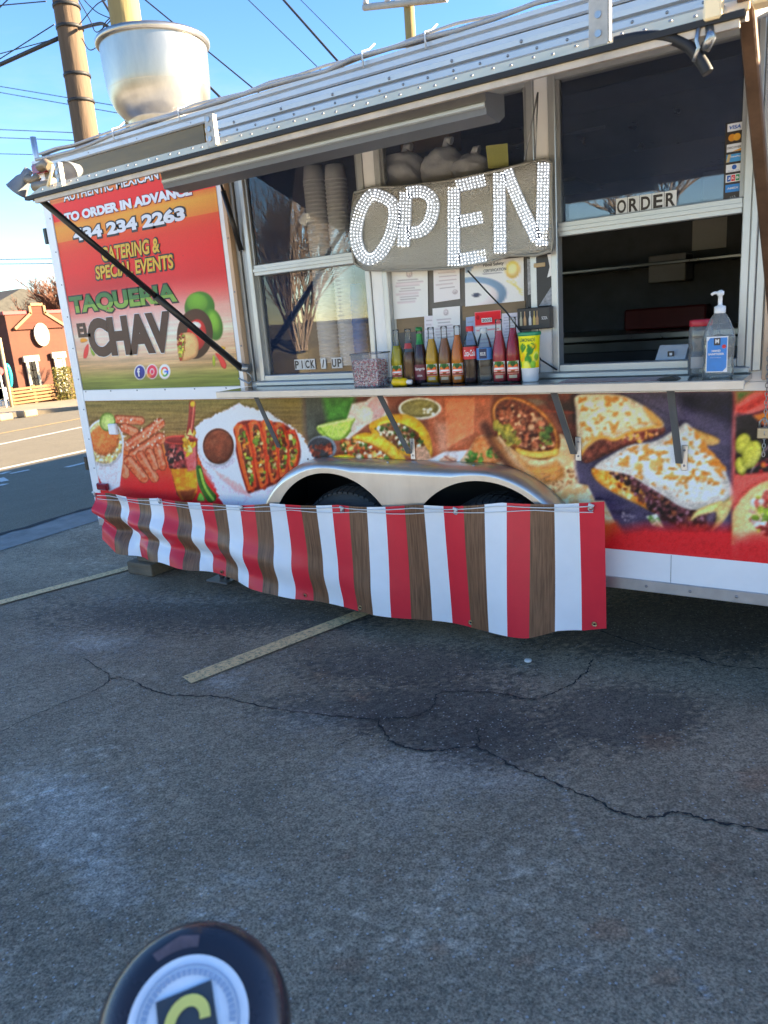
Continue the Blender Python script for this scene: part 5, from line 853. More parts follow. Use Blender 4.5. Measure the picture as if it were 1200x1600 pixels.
# ---- exhaust fan on the roof
fc = Vector((onY(246, 118, .62).x, .62, 0)); q = MB(); q.cbox(fc.x - .30, fc.x + .30, .62 - .30, .62 + .30, ZR, ZR + .09, .006); fan = q.build('exhaust_fan', M_ALU, trailer)
M_FAN = mat('spun_aluminium', (.44, .42, .38), .36, .95, var=.25, vscale=4, bump=.16, bscale=7, stretch=(1, 1, .3))
z0 = ZR + .09; q = MB(); q.lathe([(.205, 0), (.205, .13), (.212, .14), (.23, .155), (.272, .20), (.298, .26), (.308, .33), (.313, .44), (.316, .55)], (fc.x, .62, z0), 48); q.build('fan_bowl', M_FAN, fan); q = MB(); q.lathe([(.314, .545), (.328, .542), (.336, .552), (.337, .566), (.328, .578), (.308, .582), (.304, .572), (.304, .3), (.2, .18)], (fc.x, .62, z0), 48); q.build('fan_rim', M_FAN, fan); q = MB(); q.lathe([(.303, .50), (.22, .53), (.0, .55)], (fc.x, .62, z0), 32); q.build('fan_cap', M_FAN, fan)
for k in range(6): a = k * 1.05 + .3; q = MB(); q.tube([(fc.x + .206 * math.cos(a), .62 + .206 * math.sin(a), z0 + .06), (fc.x + .216 * math.cos(a), .62 + .216 * math.sin(a), z0 + .06)], .01, 8); q.build('fan_bolt', M_STAIN, fan)
# ---- running gear
def zt(x):
    d = abs(x + 1.81); return .868 if d < .42 else .46 + .408 * math.sqrt(max(0, 1 - ((d - .42) / .455) ** 2))
def za(x):
    z = 0.0
    for c in (-2.20, -1.37):
        d = (x - c) / .405
        if abs(d) < 1: z = max(z, .40 + .41 * math.sqrt(1 - d * d))
    return max(z, .42)
fd = MB(); N = 150; rows = []
for i in range(N + 1):
    t = -math.cos(math.pi * i / N); x = -1.81 + .874 * (t * .35 + .65 * (2 * i / N - 1)); T = max(zt(x), .47); Ab = min(za(x), T - .035); col_ = [(x, -.10, Ab)]
    r_ = min(.05, (T - Ab) * .6)
    for k in range(7): a = math.pi / 2 * k / 6; col_.append((x, -.10 + .095 * (1 - math.cos(a)), T - r_ + r_ * math.sin(a)))
    rows.append(col_)
fd.v = [p for c_ in rows for p in c_]; M8 = 8
for i in range(N):
    for k in range(M8 - 1): fd.f.append((i * M8 + k, (i + 1) * M8 + k, (i + 1) * M8 + k + 1, i * M8 + k + 1)); fd.m.append(0); fd.s.append(k > 0)
fdo = fd.build('fender', mat('brushed_fender', (.60, .57, .53), .34, .8, var=.14, vscale=6, bump=.06, bscale=40, stretch=(1, 1, .3)), trailer); sm = fdo.modifiers.new('thickness', 'SOLIDIFY'); sm.thickness = .004; sm.offset = 1
q = MB(); 
for x in (-2.35, -1.87, -1.42): rivet(x, -.055, .866, .007)
M_TYRE = mat('tyre_rubber', (.075, .074, .074), .75, var=.2, bump=.3, bscale=90); M_RIM = mat('rim_grey', (.35, .35, .35), .4, .6)
TR = .345
for wx in (-2.21, -1.38):
    q = MB(); prof = [(.20, -.085), (.24, -.10), (.30, -.105), (.33, -.09), (TR - .004, -.07), (TR, -.04), (TR - .007, -.036), (TR - .007, -.028), (TR, -.024), (TR, .024), (TR - .007, .028), (TR - .007, .036), (TR, .04), (TR - .004, .07), (.33, .09), (.30, .105), (.24, .10), (.2, .085)]
    oriented(q, prof, (wx, .15, TR), (0, 1, 0), 56); ty = q.build('wheel', M_TYRE, trailer); q = MB(); oriented(q, [(.21, -.09), (.20, -.075), (.19, -.05), (.07, -.03), (.05, -.06), (0, -.06)], (wx, .15, TR), (0, 1, 0), 28); q.build('rim', M_RIM, ty)
for wx, par in zip((-2.21, -1.38), [o for o in bpy.data.objects if o.name.startswith('wheel') and 'well' not in o.name]):
    q = MB()
    for k in range(60):
        t = 2 * math.pi * k / 60; rd_ = Vector((math.cos(t), 0, math.sin(t))); tn = Vector((-math.sin(t), 0, math.cos(t))); c_ = Vector((wx, .15, TR)) + rd_ * (TR - .004)
        for y0_, y1_ in ((-.103, -.048), (-.036, -.002), (.002, .036), (.048, .103)):
            sl_ = .004 if y0_ < -.04 or y0_ > .04 else 0; w_ = .0125
            vs = [c_ + tn * a + rd_ * (b - (.016 if (abs(yy) > .1) else 0)) + Vector((0, yy, 0)) for yy in (y0_, y1_) for a, b in ((-w_, -.004), (w_, -.004), (w_, .007), (-w_, .007))]
            q.add(vs, [(0, 1, 2, 3), (7, 6, 5, 4), (0, 4, 5, 1), (1, 5, 6, 2), (2, 6, 7, 3), (3, 7, 4, 0)])
    q.build('tread', M_TYRE, par)['kind'] = 'stuff'
q = MB(); p = onZ(345, 908, 0); q.tube([(p.x, .2, .0), (p.x - .12, .2, .36)], .014, 8); q.tube([(p.x + .03, .2, .0), (p.x + .16, .2, .36)], .014, 8); q.cbox(p.x - .08, p.x + .10, .13, .27, .004, .016, .002); q.build('jack_leg', M_STEEL, trailer)
# small fittings
p = onY(180, 670, 0); q = MB(); q.cbox(p.x - .036, p.x + .036, -.028, -.003, p.z - .034, p.z + .034, .006); q.build('socket_cover', M_WHITE, trailer)
q = MB(); q.cbox(-4.135, -4.035, -.03, -.003, .60, .645, .006); q.build('side_marker', MATS['red_lens'], trailer)
for z in (2.17, .77): q = MB(); q.cbox(XL - .035, XL - .007, -.015, .05, z - .045, z + .045, .004); q.build('door_hinge', M_BLACK, trailer)
rv.build('rivets', M_RIVET, trailer)['kind'] = 'stuff'
# hanging chain and padlock on the right jamb
ch = thing('hanging_chain', (-.262, -.03, .93), 'thin steel chain hanging beside the counter end', 'chain'); ln = None
for k in range(26):
    z = 1.335 - k * .0155; q = MB(); n = 10; rad = []
    pts = [((.0048 * math.cos(t)) * (1 if k % 2 else 0), (.0048 * math.cos(t)) * (0 if k % 2 else 1), .0095 * math.sin(t)) for t in np.linspace(0, 2 * math.pi, 11)]
    q.tube([(-.270 + a, -.036 + b, z + c) for a, b, c in pts], .0017, 5, cap=False); q.build('link', M_STEEL, ch)
pk_ = onY(1193, 672, -.03); pd = thing('padlock', (pk_.x, -.03, pk_.z - .04), 'brass padlock at the right edge of the picture', 'padlock'); q = MB(); q.cbox(pk_.x - .02, pk_.x + .02, -.04, -.022, pk_.z - .03, pk_.z + .01, .003); q.build('lock_body', mat('dull_brass', (.38, .33, .24), .4, .7), pd); q = MB(); q.tube([(pk_.x - .013, -.031, pk_.z + .008), (pk_.x - .013, -.031, pk_.z + .03), (pk_.x, -.031, pk_.z + .044), (pk_.x + .013, -.031, pk_.z + .03), (pk_.x + .013, -.031, pk_.z + .008)], .004, 8); q.build('shackle', M_STEEL, pd)
# ================================================================== THINGS ON, IN AND ROUND THE TRAILER
# ---- striped vinyl banner tied along the bottom of the trailer
BY = -.135
BXR = onY(944, 784, BY).x
tp = [(onY(u, v, BY).x, onY(u, v, BY).z) for u, v in ((146, 768), (210, 775), (330, 786), (470, 787), (560, 789), (640, 789), (700, 788), (780, 785), (944, 784))]
btm = [(onY(u, v, BY).x, onY(u, v, BY).z) for u, v in ((158, 840), (180, 862), (220, 868), (250, 872), (300, 888), (330, 893), (370, 907), (420, 922), (460, 934), (500, 943), (560, 953), (640, 966), (740, 983), (830, 990), (872, 984), (910, 989), (942, 986))]
top_z = lambda x: np.interp(x, [p[0] for p in tp], [p[1] for p in tp]); bot_z = lambda x: np.interp(x, [p[0] for p in btm], [p[1] for p in btm])
W0 = (BXR - tp[0][0]) / 31.0; nS = 31; sub_ = 10; nu, nv = nS * sub_, 34
bn = thing('striped_banner', (-2.5, BY, .1), 'red white and wood striped vinyl banner tied along the bottom of the trailer', 'banner')
def banner_pt(u, t):
    """u: metres from the right end, t: 0 top .. 1 bottom"""
    x = BXR - u; lf = min(1, max(0, (u - .9) / 2.2)); zt_, zb_ = float(top_z(x)), float(bot_z(x)); h = zt_ - zb_
    dip = .010 * abs(math.sin(u * 7.2)) * (1 - t)
    xx = x + .19 * lf * lf * t * h * 1.25 * min(1, max(.15, (3.36 - u) / .5))
    amp = .006 + .022 * t; y = BY + amp * math.sin(u * 8.3 + 1.3 * t + .6) + .010 * lf * t * math.sin(u * 23 + 4 * t)
    y += lf * .045 * math.exp(-((t - .35 - .5 * (3.2 - u) / 3.2 * 1.3) / .13) ** 2) * -1 + lf * .03 * math.exp(-((t - .62 - .35 * (3.2 - u) / 2) / .10) ** 2)
    y -= .03 * t * math.exp(-((u - .35) / .22) ** 2) - .025 * t * math.exp(-((u - .13) / .10) ** 2)
    y += .16 * max(0, t - .45) * math.exp(-((u - 3.36) / .16) ** 2)        # left end curls back under
    y -= lf * .05 * t * t
    y += .035 * math.exp(-((u - 2.98) / .06) ** 2) * math.sin(math.pi * min(1, t * 1.1))
    return (xx, y, zt_ - dip - t * (h - dip))
bm_ = MB()
UW = (BXR - tp[0][0])
for i in range(nu + 1):
    u = UW * i / nu
    for j in range(nv + 1): bm_.v.append(banner_pt(u, j / nv))
for i in range(nu):
    u = UW * (i + .5) / nu; k = int(u / W0) % 3
    for j in range(nv): bm_.f.append((i * (nv + 1) + j, i * (nv + 1) + j + 1, (i + 1) * (nv + 1) + j + 1, (i + 1) * (nv + 1) + j)); bm_.m.append(k); bm_.s.append(True)
# stripe edges on mesh lines
def stripe_fix():
    vs = bm_.v; bm_.v = []; bm_.f = []; bm_.m = []; bm_.s = []; us = [0.0]; ks = []
    k = 0
    while us[-1] < UW - 1e-6:
        e = min(UW, (k + 1) * W0); s0 = k * W0
        for q_ in range(1, sub_ + 1): us.append(s0 + (e - s0) * q_ / sub_); ks.append(k % 3)
        k += 1
    for u in us:
        for j in range(nv + 1): bm_.v.append(banner_pt(u, j / nv))
    for i in range(len(us) - 1):
        for j in range(nv): bm_.f.append((i * (nv + 1) + j, i * (nv + 1) + j + 1, (i + 1) * (nv + 1) + j + 1, (i + 1) * (nv + 1) + j)); bm_.m.append(ks[i]); bm_.s.append(True)
stripe_fix()
M_BRED = mat('banner_red', (.78, .030, .048), .36, var=.05, bump=.12, bscale=7); M_BWHT = mat('banner_white', (.90, .91, .92), .36, var=.03, bump=.12, bscale=7); M_BWOOD = mat('banner_wood', (.20, .098, .050), .42, var=.6, vscale=16, stretch=(9, 1, .35), bump=.1, bscale=7)
vin = bm_.build('vinyl', [M_BRED, M_BWHT, M_BWOOD], bn)
q = MB(); hm = .0; 
for k, (off, r_) in enumerate(((-.012, .0024), (-.030, .002))):
    q = MB(); rr = random.Random(k); q.tube([(BXR - u, BY - .012 - .003 * k, float(top_z(BXR - u)) + off - .010 * abs(math.sin(u * 7.2 + k))) for u in np.arange(0.04, UW, .06)], r_, 6); q.build('cord', mat('white_cord', (.72, .72, .70), .7), bn)
for u in [.055, .66, 1.28, 1.95, 2.6, 3.2]:
    c_ = banner_pt(u, .045); q = MB(); oriented(q, [(.006, 0), (.012, -.002), (.013, 0), (.012, .003)], (c_[0], c_[1] - .004, c_[2]), (0, -1, 0), 12); q.build('grommet', M_STAIN, bn); q = MB(); q.tube([(c_[0], c_[1] - .008, c_[2] + .004), (c_[0] + .012, c_[1] - .012, c_[2] + .014), (c_[0] - .006, c_[1] - .014, c_[2] + .02)], .007, 6); q.build('knot', MATS['white_cord'], bn)
for u in [.05, .62, 1.22, 1.6, 2.2]:
    c_ = banner_pt(u, .955); q = MB(); oriented(q, [(.005, -.001), (.010, -.003), (.012, 0), (.011, .003)], (c_[0], c_[1] - .003, c_[2]), (0, -1, 0), 12); g_ = q.build('grommet', mat('brass_ring', (.62, .50, .28), .35, .8), bn); q = MB(); oriented(q, [(0, .0005), (.0055, .001)], (c_[0], c_[1] - .004, c_[2]), (0, -1, 0), 10); q.build('eyelet_hole', M_BLACK, g_)
# ---- timber blocks under the corner
bl = onZ(228, 904, 0); tb = thing('timber_blocks', (-3.95, .2, 0), 'stacked weathered timber blocks under the banner end', 'timber blocks'); M_OLDW = mat('weathered_timber', (.20, .155, .105), .85, var=.4, vscale=10, bump=.6, bscale=40, stretch=(.25, 1, 1))
q = MB(); q.cbox(-4.08, -3.84, .06, .42, .004, .088, .006); q.build('block', M_OLDW, tb); q = MB(); q.cbox(-4.02, -3.83, .10, .40, .088, .145, .006); q.build('block', M_OLDW, tb); q = MB(); q.cbox(-4.03, -3.86, .09, .38, .1455, .165, .003); q.build('shim', mat('tan_shim', (.42, .30, .18), .8), tb)
q = MB(); q.tube([(-3.93, .25, .165), (-3.93, .25, .40)], .03, 10); q.build('jack_post', M_STEEL, trailer)
# ---- OPEN sign: clear film with light strips
S4 = lambda x, y: onY(540 + x * .283333, 120 + y * .283333, -.060)
sg = thing('open_sign', tuple(S4(580, 1050)), 'lit white dot sign reading OPEN hanging across the middle window', 'sign')
film = glass_mat('sign_film', (.88, .87, .84), 2.3, .30, .42, (.90, .88, .82))
out = [(48, 640), (150, 610), (300, 607), (560, 575), (830, 520), (985, 480), (1100, 455), (1138, 480), (1132, 620), (1142, 900), (1135, 960), (1050, 985), (900, 985), (800, 1020), (600, 1055), (300, 1070), (110, 1065), (50, 1030), (25, 880), (35, 760)]
fm = MB(); n = len(out); P0 = [S4(*p) for p in out]; ctr = sum(P0, Vector()) / n; vs = [ctr + Vector((0, .004, 0))]; rgs = 5
for k in range(1, rgs + 1):
    for i, p in enumerate(P0): v_ = ctr.lerp(p, k / rgs); vs.append(v_ + Vector((0, .008 * math.sin(i * 1.9 + k * 1.3) * (k / rgs), 0)))
fs = [(0, 1 + i, 1 + (i + 1) % n) for i in range(n)]
for k in range(rgs - 1):
    for i in range(n): a = 1 + k * n; fs.append((a + i, a + n + i, a + n + (i + 1) % n, a + (i + 1) % n))
ntf = film.node_tree; nf = ntf.nodes.new('ShaderNodeTexNoise'); nf.inputs['Scale'].default_value = 55; nf.inputs['Detail'].default_value = 6; vf = ntf.nodes.new('ShaderNodeTexVoronoi'); vf.inputs['Scale'].default_value = 190; bf = ntf.nodes.new('ShaderNodeBump'); bf.inputs['Strength'].default_value = .9; bf.inputs['Distance'].default_value = .006; tf_ = ntf.nodes.new('ShaderNodeTexCoord'); ad = ntf.nodes.new('ShaderNodeMath'); ad.operation = 'ADD'
ntf.links.new(tf_.outputs['Object'], nf.inputs['Vector']); ntf.links.new(tf_.outputs['Object'], vf.inputs['Vector']); ntf.links.new(nf.outputs[0], ad.inputs[0]); ntf.links.new(vf.outputs['Distance'], ad.inputs[1]); ntf.links.new(ad.outputs[0], bf.inputs['Height'])
for nd in ntf.nodes:
    if nd.type in ('BSDF_GLOSSY', 'BSDF_DIFFUSE'): ntf.links.new(bf.outputs[0], nd.inputs['Normal'])
fm.add(vs, fs, 0, True); fo = fm.build('film', film, sg); so = fo.modifiers.new('t', 'SOLIDIFY'); so.thickness = .0015
hem = MB(); hem.tube(P0 + [P0[0]], .006, 6); hem.build('film_hem', mat('film_hem', (.30, .29, .26), .3), sg)
M_LED = mat('led_dot', (.9, .95, 1), .3, emit=(.93, .97, 1.0), estr=1.5); M_STRIP = mat('led_strip', (.36, .39, .44), .35, var=.1, vscale=60, emit=(.80, .88, 1.0), estr=.012)
def strokes(pts, closed=False):
    P = np.array(catmull(pts, 8, closed) if len(pts) > 2 else pts, float)
    if closed: P = np.vstack([P, P[:1]])
    return P
LET = {'O': ([strokes([(165, 650), (262, 700), (270, 800), (235, 910), (165, 1000), (95, 985), (60, 880), (80, 760), (120, 680)], True)], 4), 'P': ([strokes([(335, 640), (330, 770), (322, 935)]), strokes([(345, 640), (430, 635), (485, 690), (470, 790), (420, 850), (340, 862)])], 4), 'E': ([strokes([(600, 615), (600, 1040)]), strokes([(620, 605), (770, 570)]), strokes([(625, 800), (755, 775)]), strokes([(625, 1010), (775, 985)])], 4), 'N': ([strokes([(850, 535), (855, 970)]), strokes([(890, 520), (960, 690), (1060, 900)]), strokes([(1095, 480), (1085, 930)])], 4)}
SP = 17.5
for ltr, (sts, rows) in LET.items():
    body = MB(); dots = MB(); rr = random.Random(ord(ltr))
    for P in sts:
        sl_ = np.concatenate([[0], np.cumsum(np.hypot(*np.diff(P, axis=0).T))]); T = sl_[-1]; nn = max(2, int(T / SP)); hw = SP * (rows - 1) / 2 + 9; L_, R_ = [], []
        for k in range(nn + 1):
            s0 = T * k / nn; x, y = np.interp(s0, sl_, P[:, 0]), np.interp(s0, sl_, P[:, 1]); e = 3.0; dx = np.interp(min(T, s0 + e), sl_, P[:, 0]) - np.interp(max(0, s0 - e), sl_, P[:, 0]); dy = np.interp(min(T, s0 + e), sl_, P[:, 1]) - np.interp(max(0, s0 - e), sl_, P[:, 1]); l_ = math.hypot(dx, dy) or 1; nx_, ny_ = -dy / l_, dx / l_
            L_.append(S4(x + nx_ * hw, y + ny_ * hw) + Vector((0, -.006, 0))); R_.append(S4(x - nx_ * hw, y - ny_ * hw) + Vector((0, -.006, 0)))
            for q_ in range(rows):
                o_ = (q_ - (rows - 1) / 2) * SP; c_ = S4(x + nx_ * o_ + rr.gauss(0, 1), y + ny_ * o_ + rr.gauss(0, 1)) + Vector((0, -.009, 0)); r_ = .0019
                dots.add([c_ + Vector((r_, 0, 0)), c_ + Vector((0, 0, r_)), c_ - Vector((r_, 0, 0)), c_ - Vector((0, 0, r_)), c_ + Vector((0, -r_, 0)), c_ + Vector((0, r_, 0))], [(0, 1, 4), (1, 2, 4), (2, 3, 4), (3, 0, 4), (1, 0, 5), (2, 1, 5), (3, 2, 5), (0, 3, 5)])
        m_ = len(L_); vs = L_ + R_ + [p + Vector((0, .004, 0)) for p in L_] + [p + Vector((0, .004, 0)) for p in R_]; fs = []
        for k in range(m_ - 1): fs += [(k, k + 1, m_ + k + 1, m_ + k), (2 * m_ + k, 3 * m_ + k, 3 * m_ + k + 1, 2 * m_ + k + 1), (k, 2 * m_ + k, 2 * m_ + k + 1, k + 1), (m_ + k, m_ + k + 1, 3 * m_ + k + 1, 3 * m_ + k)]
        body.add(vs, fs)
    lo = body.build('letter', M_STRIP, sg); do = dots.build('light_dots', M_LED, lo); do['kind'] = 'stuff'
q = MB(); h_ = S4(1060, 85); q.tube([h_, S4(985, 470)], .003, 5); q.tube([h_, S4(1045, 450)], .003, 5); q.build('hanging_chain', M_STEEL, sg)
# ---- counter goods
CT = .0005 + CZ
def at_counter(u, v, Y): p = onY(u, v, Y); return Vector((p.x, Y, CT))
M_CLEAR = glass_mat('clear_glass', (.96, .97, .97), 1.40, .02, .03, (.6, .62, .64))
def liquid(name, rgb, k=.12):
    return mat(name, tuple(min(.9, max(0, sum(rgb) / 3 + (c - sum(rgb) / 3) * 1.25) * 1.35) for c in rgb), .2, trans=k, ior=1.33, var=.08, coat=.0, spec=.3)
def label_patch(name, parent, c, prof, a0, a1, m_or_fn, n=14, mt=None):
    """print wrapped on a round body: prof (r, z) rows, angles in degrees"""
    rows = len(prof); th = np.radians(np.linspace(a0, a1, n + 1)); mbx = MB()
    for r, z in prof:
        for t in th: mbx.v.append((c[0] + r * math.cos(t), c[1] + r * math.sin(t), c[2] + z))
    for j in range(rows - 1):
        for i in range(n): mbx.f.append((j * (n + 1) + i, j * (n + 1) + i + 1, (j + 1) * (n + 1) + i + 1, (j + 1) * (n + 1) + i)); mbx.m.append(0); mbx.s.append(True)
    if callable(m_or_fn):
        ob = mbx.build(name, mt or paint_mat('label_print', .35, .03, 400), parent); Uq, Vq = np.meshgrid(np.linspace(0, 100, n + 1), np.linspace(100, 0, rows)); pt = Paint(Uq, Vq); m_or_fn(pt)
        at = ob.data.attributes.new('print', 'FLOAT_COLOR', 'POINT'); cc = np.ones(((n + 1) * rows, 4), np.float32); cc[:, :3] = to_albedo(pt.img).reshape(-1, 3); at.data.foreach_set('color', cc.ravel()); return ob
    return mbx.build(name, m_or_fn, parent)
def wrap_text(body, parent, c, r, a_mid, a_w, z0, z1, m, bold=.02, shear=0.0):
    ob = text_part(body, None, 'lettering', m, -.5, .5, z0, z1, 0, bold, shear); o = Vector(ORG.get(parent.name)); 
    for v in ob.data.vertices: t = R(a_mid + v.co.x * a_w); v.co = (c[0] + r * math.cos(t) - o.x, c[1] + r * math.sin(t) - o.y, c[2] + v.co.z - o.z)
    ob.parent = parent; return ob
def prof_samples(prof, z0, z1, n, grow=.0006):
    zz_ = [p[1] for p in prof]; rr_ = [p[0] for p in prof]; return [(float(np.interp(z, zz_, rr_)) + grow, z) for z in np.linspace(z0, z1, n)]
SODA = [(.026, 0), (.0300, .004), (.0305, .02), (.0300, .06), (.0305, .10), (.0290, .118), (.0245, .145), (.0185, .170), (.0142, .188), (.0130, .215), (.0130, .226), (.0142, .228), (.0142, .237), (.0128, .239)]
VIEW = -76.0
def soda_label(p):
    p.fill((226, 222, 216)); p.ell(50, 35, 46, 44, (64, 110, 60), rough=3); p.ell(28, 46, 20, 22, (206, 110, 40)); p.ell(74, 46, 20, 22, (206, 96, 40)); p.ell(50, 20, 20, 20, (40, 76, 40)); p.poly([(6, 46), (94, 46), (94, 74), (6, 74)], (214, 60, 44), soft=4); p.stroke([(12, 60), (88, 60)], 14, (240, 236, 230)); p.poly([(0, 78), (100, 78), (100, 100), (0, 100)], (120, 50, 40), soft=4)
def bottle(label, u, ytop, rgb, cap, kind, Y=-.125, h=.239, fillz=.19, noname=None):
    p = at_counter(u, 596, Y); root = thing('soda_bottle', p, label, 'bottle', 'drink bottles lined up on the counter'); k = h / .239; prof = [(r, z * k) for r, z in SODA]; c = (p.x, p.y, p.z)
    q = MB(); q.lathe([(0, 0)] + prof + [(.011, prof[-1][1]), (.011, prof[-1][1] - .01)], c, 22); q.build('glass', M_CLEAR, root)
    fz = fillz * k; pr = [(max(.001, r - .0018), z + (.004 if z < .003 else 0)) for r, z in prof if z < fz]; pr.append((float(np.interp(fz, [a[1] for a in prof], [a[0] for a in prof])) - .0018, fz)); q = MB(); q.lathe([(0, pr[0][1])] + pr + [(0, fz)], c, 20); q.build('drink', liquid('drink_%02d%02d%02d' % tuple(int(99 * x) for x in rgb), rgb), root)
    if cap: q = MB(); q.lathe([(.0148, h - .012), (.0155, h - .010), (.0148, h + .002), (.012, h + .004), (0, h + .004)], c, 18); q.build('cap', cap, root)
    if kind == 'fruit': label_patch('label', root, c, prof_samples(prof, .035, .085, 14), VIEW - 48, VIEW + 48, soda_label); label_patch('small_label', root, c, prof_samples(prof, .018, .030, 3), VIEW - 30, VIEW + 30, mat('label_cream', (.5, .42, .30), .5))
    return root, c, prof
X8 = lambda z: 600 + z * .225
caps = mat('gold_cap', (.5, .42, .2), .35, .7)
bottle('green yellow fruit soda bottle at the left end of the row', X8(105), 475, (.42, .36, .05), None, 'fruit', fillz=.17)
r_, c, pf = bottle('amber brown bottle with a small red neck tag, second in the row', X8(187), 462, (.13, .065, .035), None, 'plain', fillz=.14); label_patch('neck_label', r_, c, prof_samples(pf, .155, .178, 5), VIEW - 55, VIEW + 55, mat('neck_red', (.45, .05, .05), .4))
r_, c, pf = bottle('dark cola bottle with green neck foil and maroon label', X8(265), 460, (.035, .010, .012), mat('green_foil', (.03, .20, .05), .35, .4), 'plain', fillz=.19); label_patch('neck_foil', r_, c, prof_samples(pf, .17, .215, 6), 0, 360, MATS['green_foil'], 20); label_patch('label', r_, c, prof_samples(pf, .02, .085, 4), VIEW - 75, VIEW + 75, mat('maroon_label', (.16, .02, .04), .4)); wrap_text('Sangria', r_, c, .0322, VIEW, 84, .058, .074, M_INKW, .02, .2); wrap_text('SODA', r_, c, .0322, VIEW, 40, .034, .042, M_INKW)
bottle('golden yellow fruit soda bottle, fourth in the row', X8(345), 457, (.55, .33, .03), None, 'fruit', fillz=.19)
bottle('brown tamarind coloured fruit soda bottle, fifth in the row', X8(434), 450, (.26, .12, .05), None, 'fruit', fillz=.19)
bottle('bright orange fruit soda bottle left of the red labelled cola', X8(523), 448, (.62, .20, .03), None, 'fruit', fillz=.20)
# plastic cola bottle
PET = [(.024, 0), (.031, .006), (.0325, .03), (.0300, .055), (.0320, .085), (.0325, .10), (.0325, .145), (.0315, .155), (.024, .185), (.0145, .208), (.0130, .215)]
def pet(label, u, rgb, capm, lab, txt, tm, h=1.0, clear=False):
    p = at_counter(u, 597, -.135); root = thing('plastic_bottle', p, label, 'bottle', 'drink bottles lined up on the counter'); c = (p.x, p.y, p.z); pr = [(r, z * h) for r, z in PET]
    q = MB(); q.lathe([(0, .0)] + pr + [(0, pr[-1][1])], c, 22); q.build('shell', M_CLEAR, root)
    if rgb: lq = [(r - .0016, z + (.003 if z == 0 else 0)) for r, z in pr if z < .17 * h]; q = MB(); q.lathe([(0, lq[0][1])] + lq + [(0, lq[-1][1])], c, 20); q.build('drink', liquid('cola_dark', rgb, .1), root)
    z = pr[-1][1]; q = MB(); q.lathe([(.0155, z - .004), (.0160, z + .002), (.0158, z + .014), (.0145, z + .017), (0, z + .017)], c, 18); q.build('cap', capm, root)
    label_patch('label', root, c, prof_samples(pr, .100 * h, .150 * h, 5), 0, 360, lab, 24); 
    if txt: wrap_text(txt, root, c, .0336, VIEW - 2, 88, .112 * h, .138 * h, tm, .02, .25)
    return root, c
M_CRED = mat('cola_red', (.62, .02, .03), .35); pet('cola bottle with a red cap and red label', X8(612), (.022, .008, .007), M_CRED, M_CRED, 'Coca-Cola', M_INKW)
r_, c = pet('clear water bottle with a blue label', X8(706), None, mat('water_cap', (.55, .58, .60), .3), mat('water_blue', (.06, .22, .55), .35), None, None, .95); label_patch('badge', r_, c, [(.0336, z) for z in np.linspace(.100, .140, 6)], VIEW - 30, VIEW + 26, mat('badge_navy', (.01, .02, .08), .35)); wrap_text('PURE LIFE', r_, c, .0342, VIEW - 2, 38, .112, .126, M_INKW)
bottle('pink red fruit soda bottle right of the water bottle', X8(810), 430, (.42, .075, .085), None, 'fruit', h=.252, fillz=.19)
bottle('deep red fruit soda bottle beside the lemonade cup', X8(905), 410, (.30, .018, .035), None, 'fruit', h=.256, fillz=.20)
# lemonade cup
p = at_counter(X8(1018), 598, -.13); cu_ = thing('lemonade_cup', p, 'yellow and green lemonade cup with a green rim', 'cup'); CP = [(.030, 0), (.0315, .004), (.034, .045), (.0355, .05), (.043, .182), (.044, .19)]; c = tuple(p)
q = MB(); q.lathe([(0, .002)] + CP + [(.041, .19), (.032, .02), (0, .02)], c, 28); q.build('cup_wall', mat('cup_white', (.74, .76, .80), .4), cu_)
def lemon_print(pp):
    pp.fill((206, 196, 40)); 
    for i, (x, y, r_, cc_) in enumerate(((20, 62, 15, (226, 170, 20)), (55, 45, 12, (50, 120, 50)), (48, 74, 14, (60, 130, 50)), (80, 66, 14, (222, 214, 120)), (80, 66, 10, (110, 150, 50)), (40, 92, 13, (226, 214, 90)), (66, 90, 12, (110, 160, 60)), (25, 36, 9, (60, 120, 50)), (72, 34, 9, (226, 160, 20)), (90, 90, 12, (226, 176, 20)), (8, 88, 10, (70, 130, 50)))): pp.ell(x, y, r_, r_ * 1.1, cc_, soft=4)
    pp.stroke([(50, 30), (54, 46), (46, 60), (56, 78)], 8, (40, 110, 50)); 
    for xx_ in (28, 62): pp.stroke([(xx_, 24), (xx_ + 12, 34), (xx_ - 4, 50)], 5, (50, 120, 50))
label_patch('print', cu_, c, prof_samples(CP, .055, .180, 26), VIEW - 80, VIEW + 80, lemon_print, 30); wrap_text('LEMONADE', cu_, c, .0445, VIEW - 6, 84, .158, .171, M_INKG1, .01); q = MB(); q.lathe([(.0445, .180), (.0462, .182), (.0466, .190), (.0450, .194), (.042, .194)], c, 28); q.build('rim', mat('rim_green', (.05, .32, .16), .35), cu_)
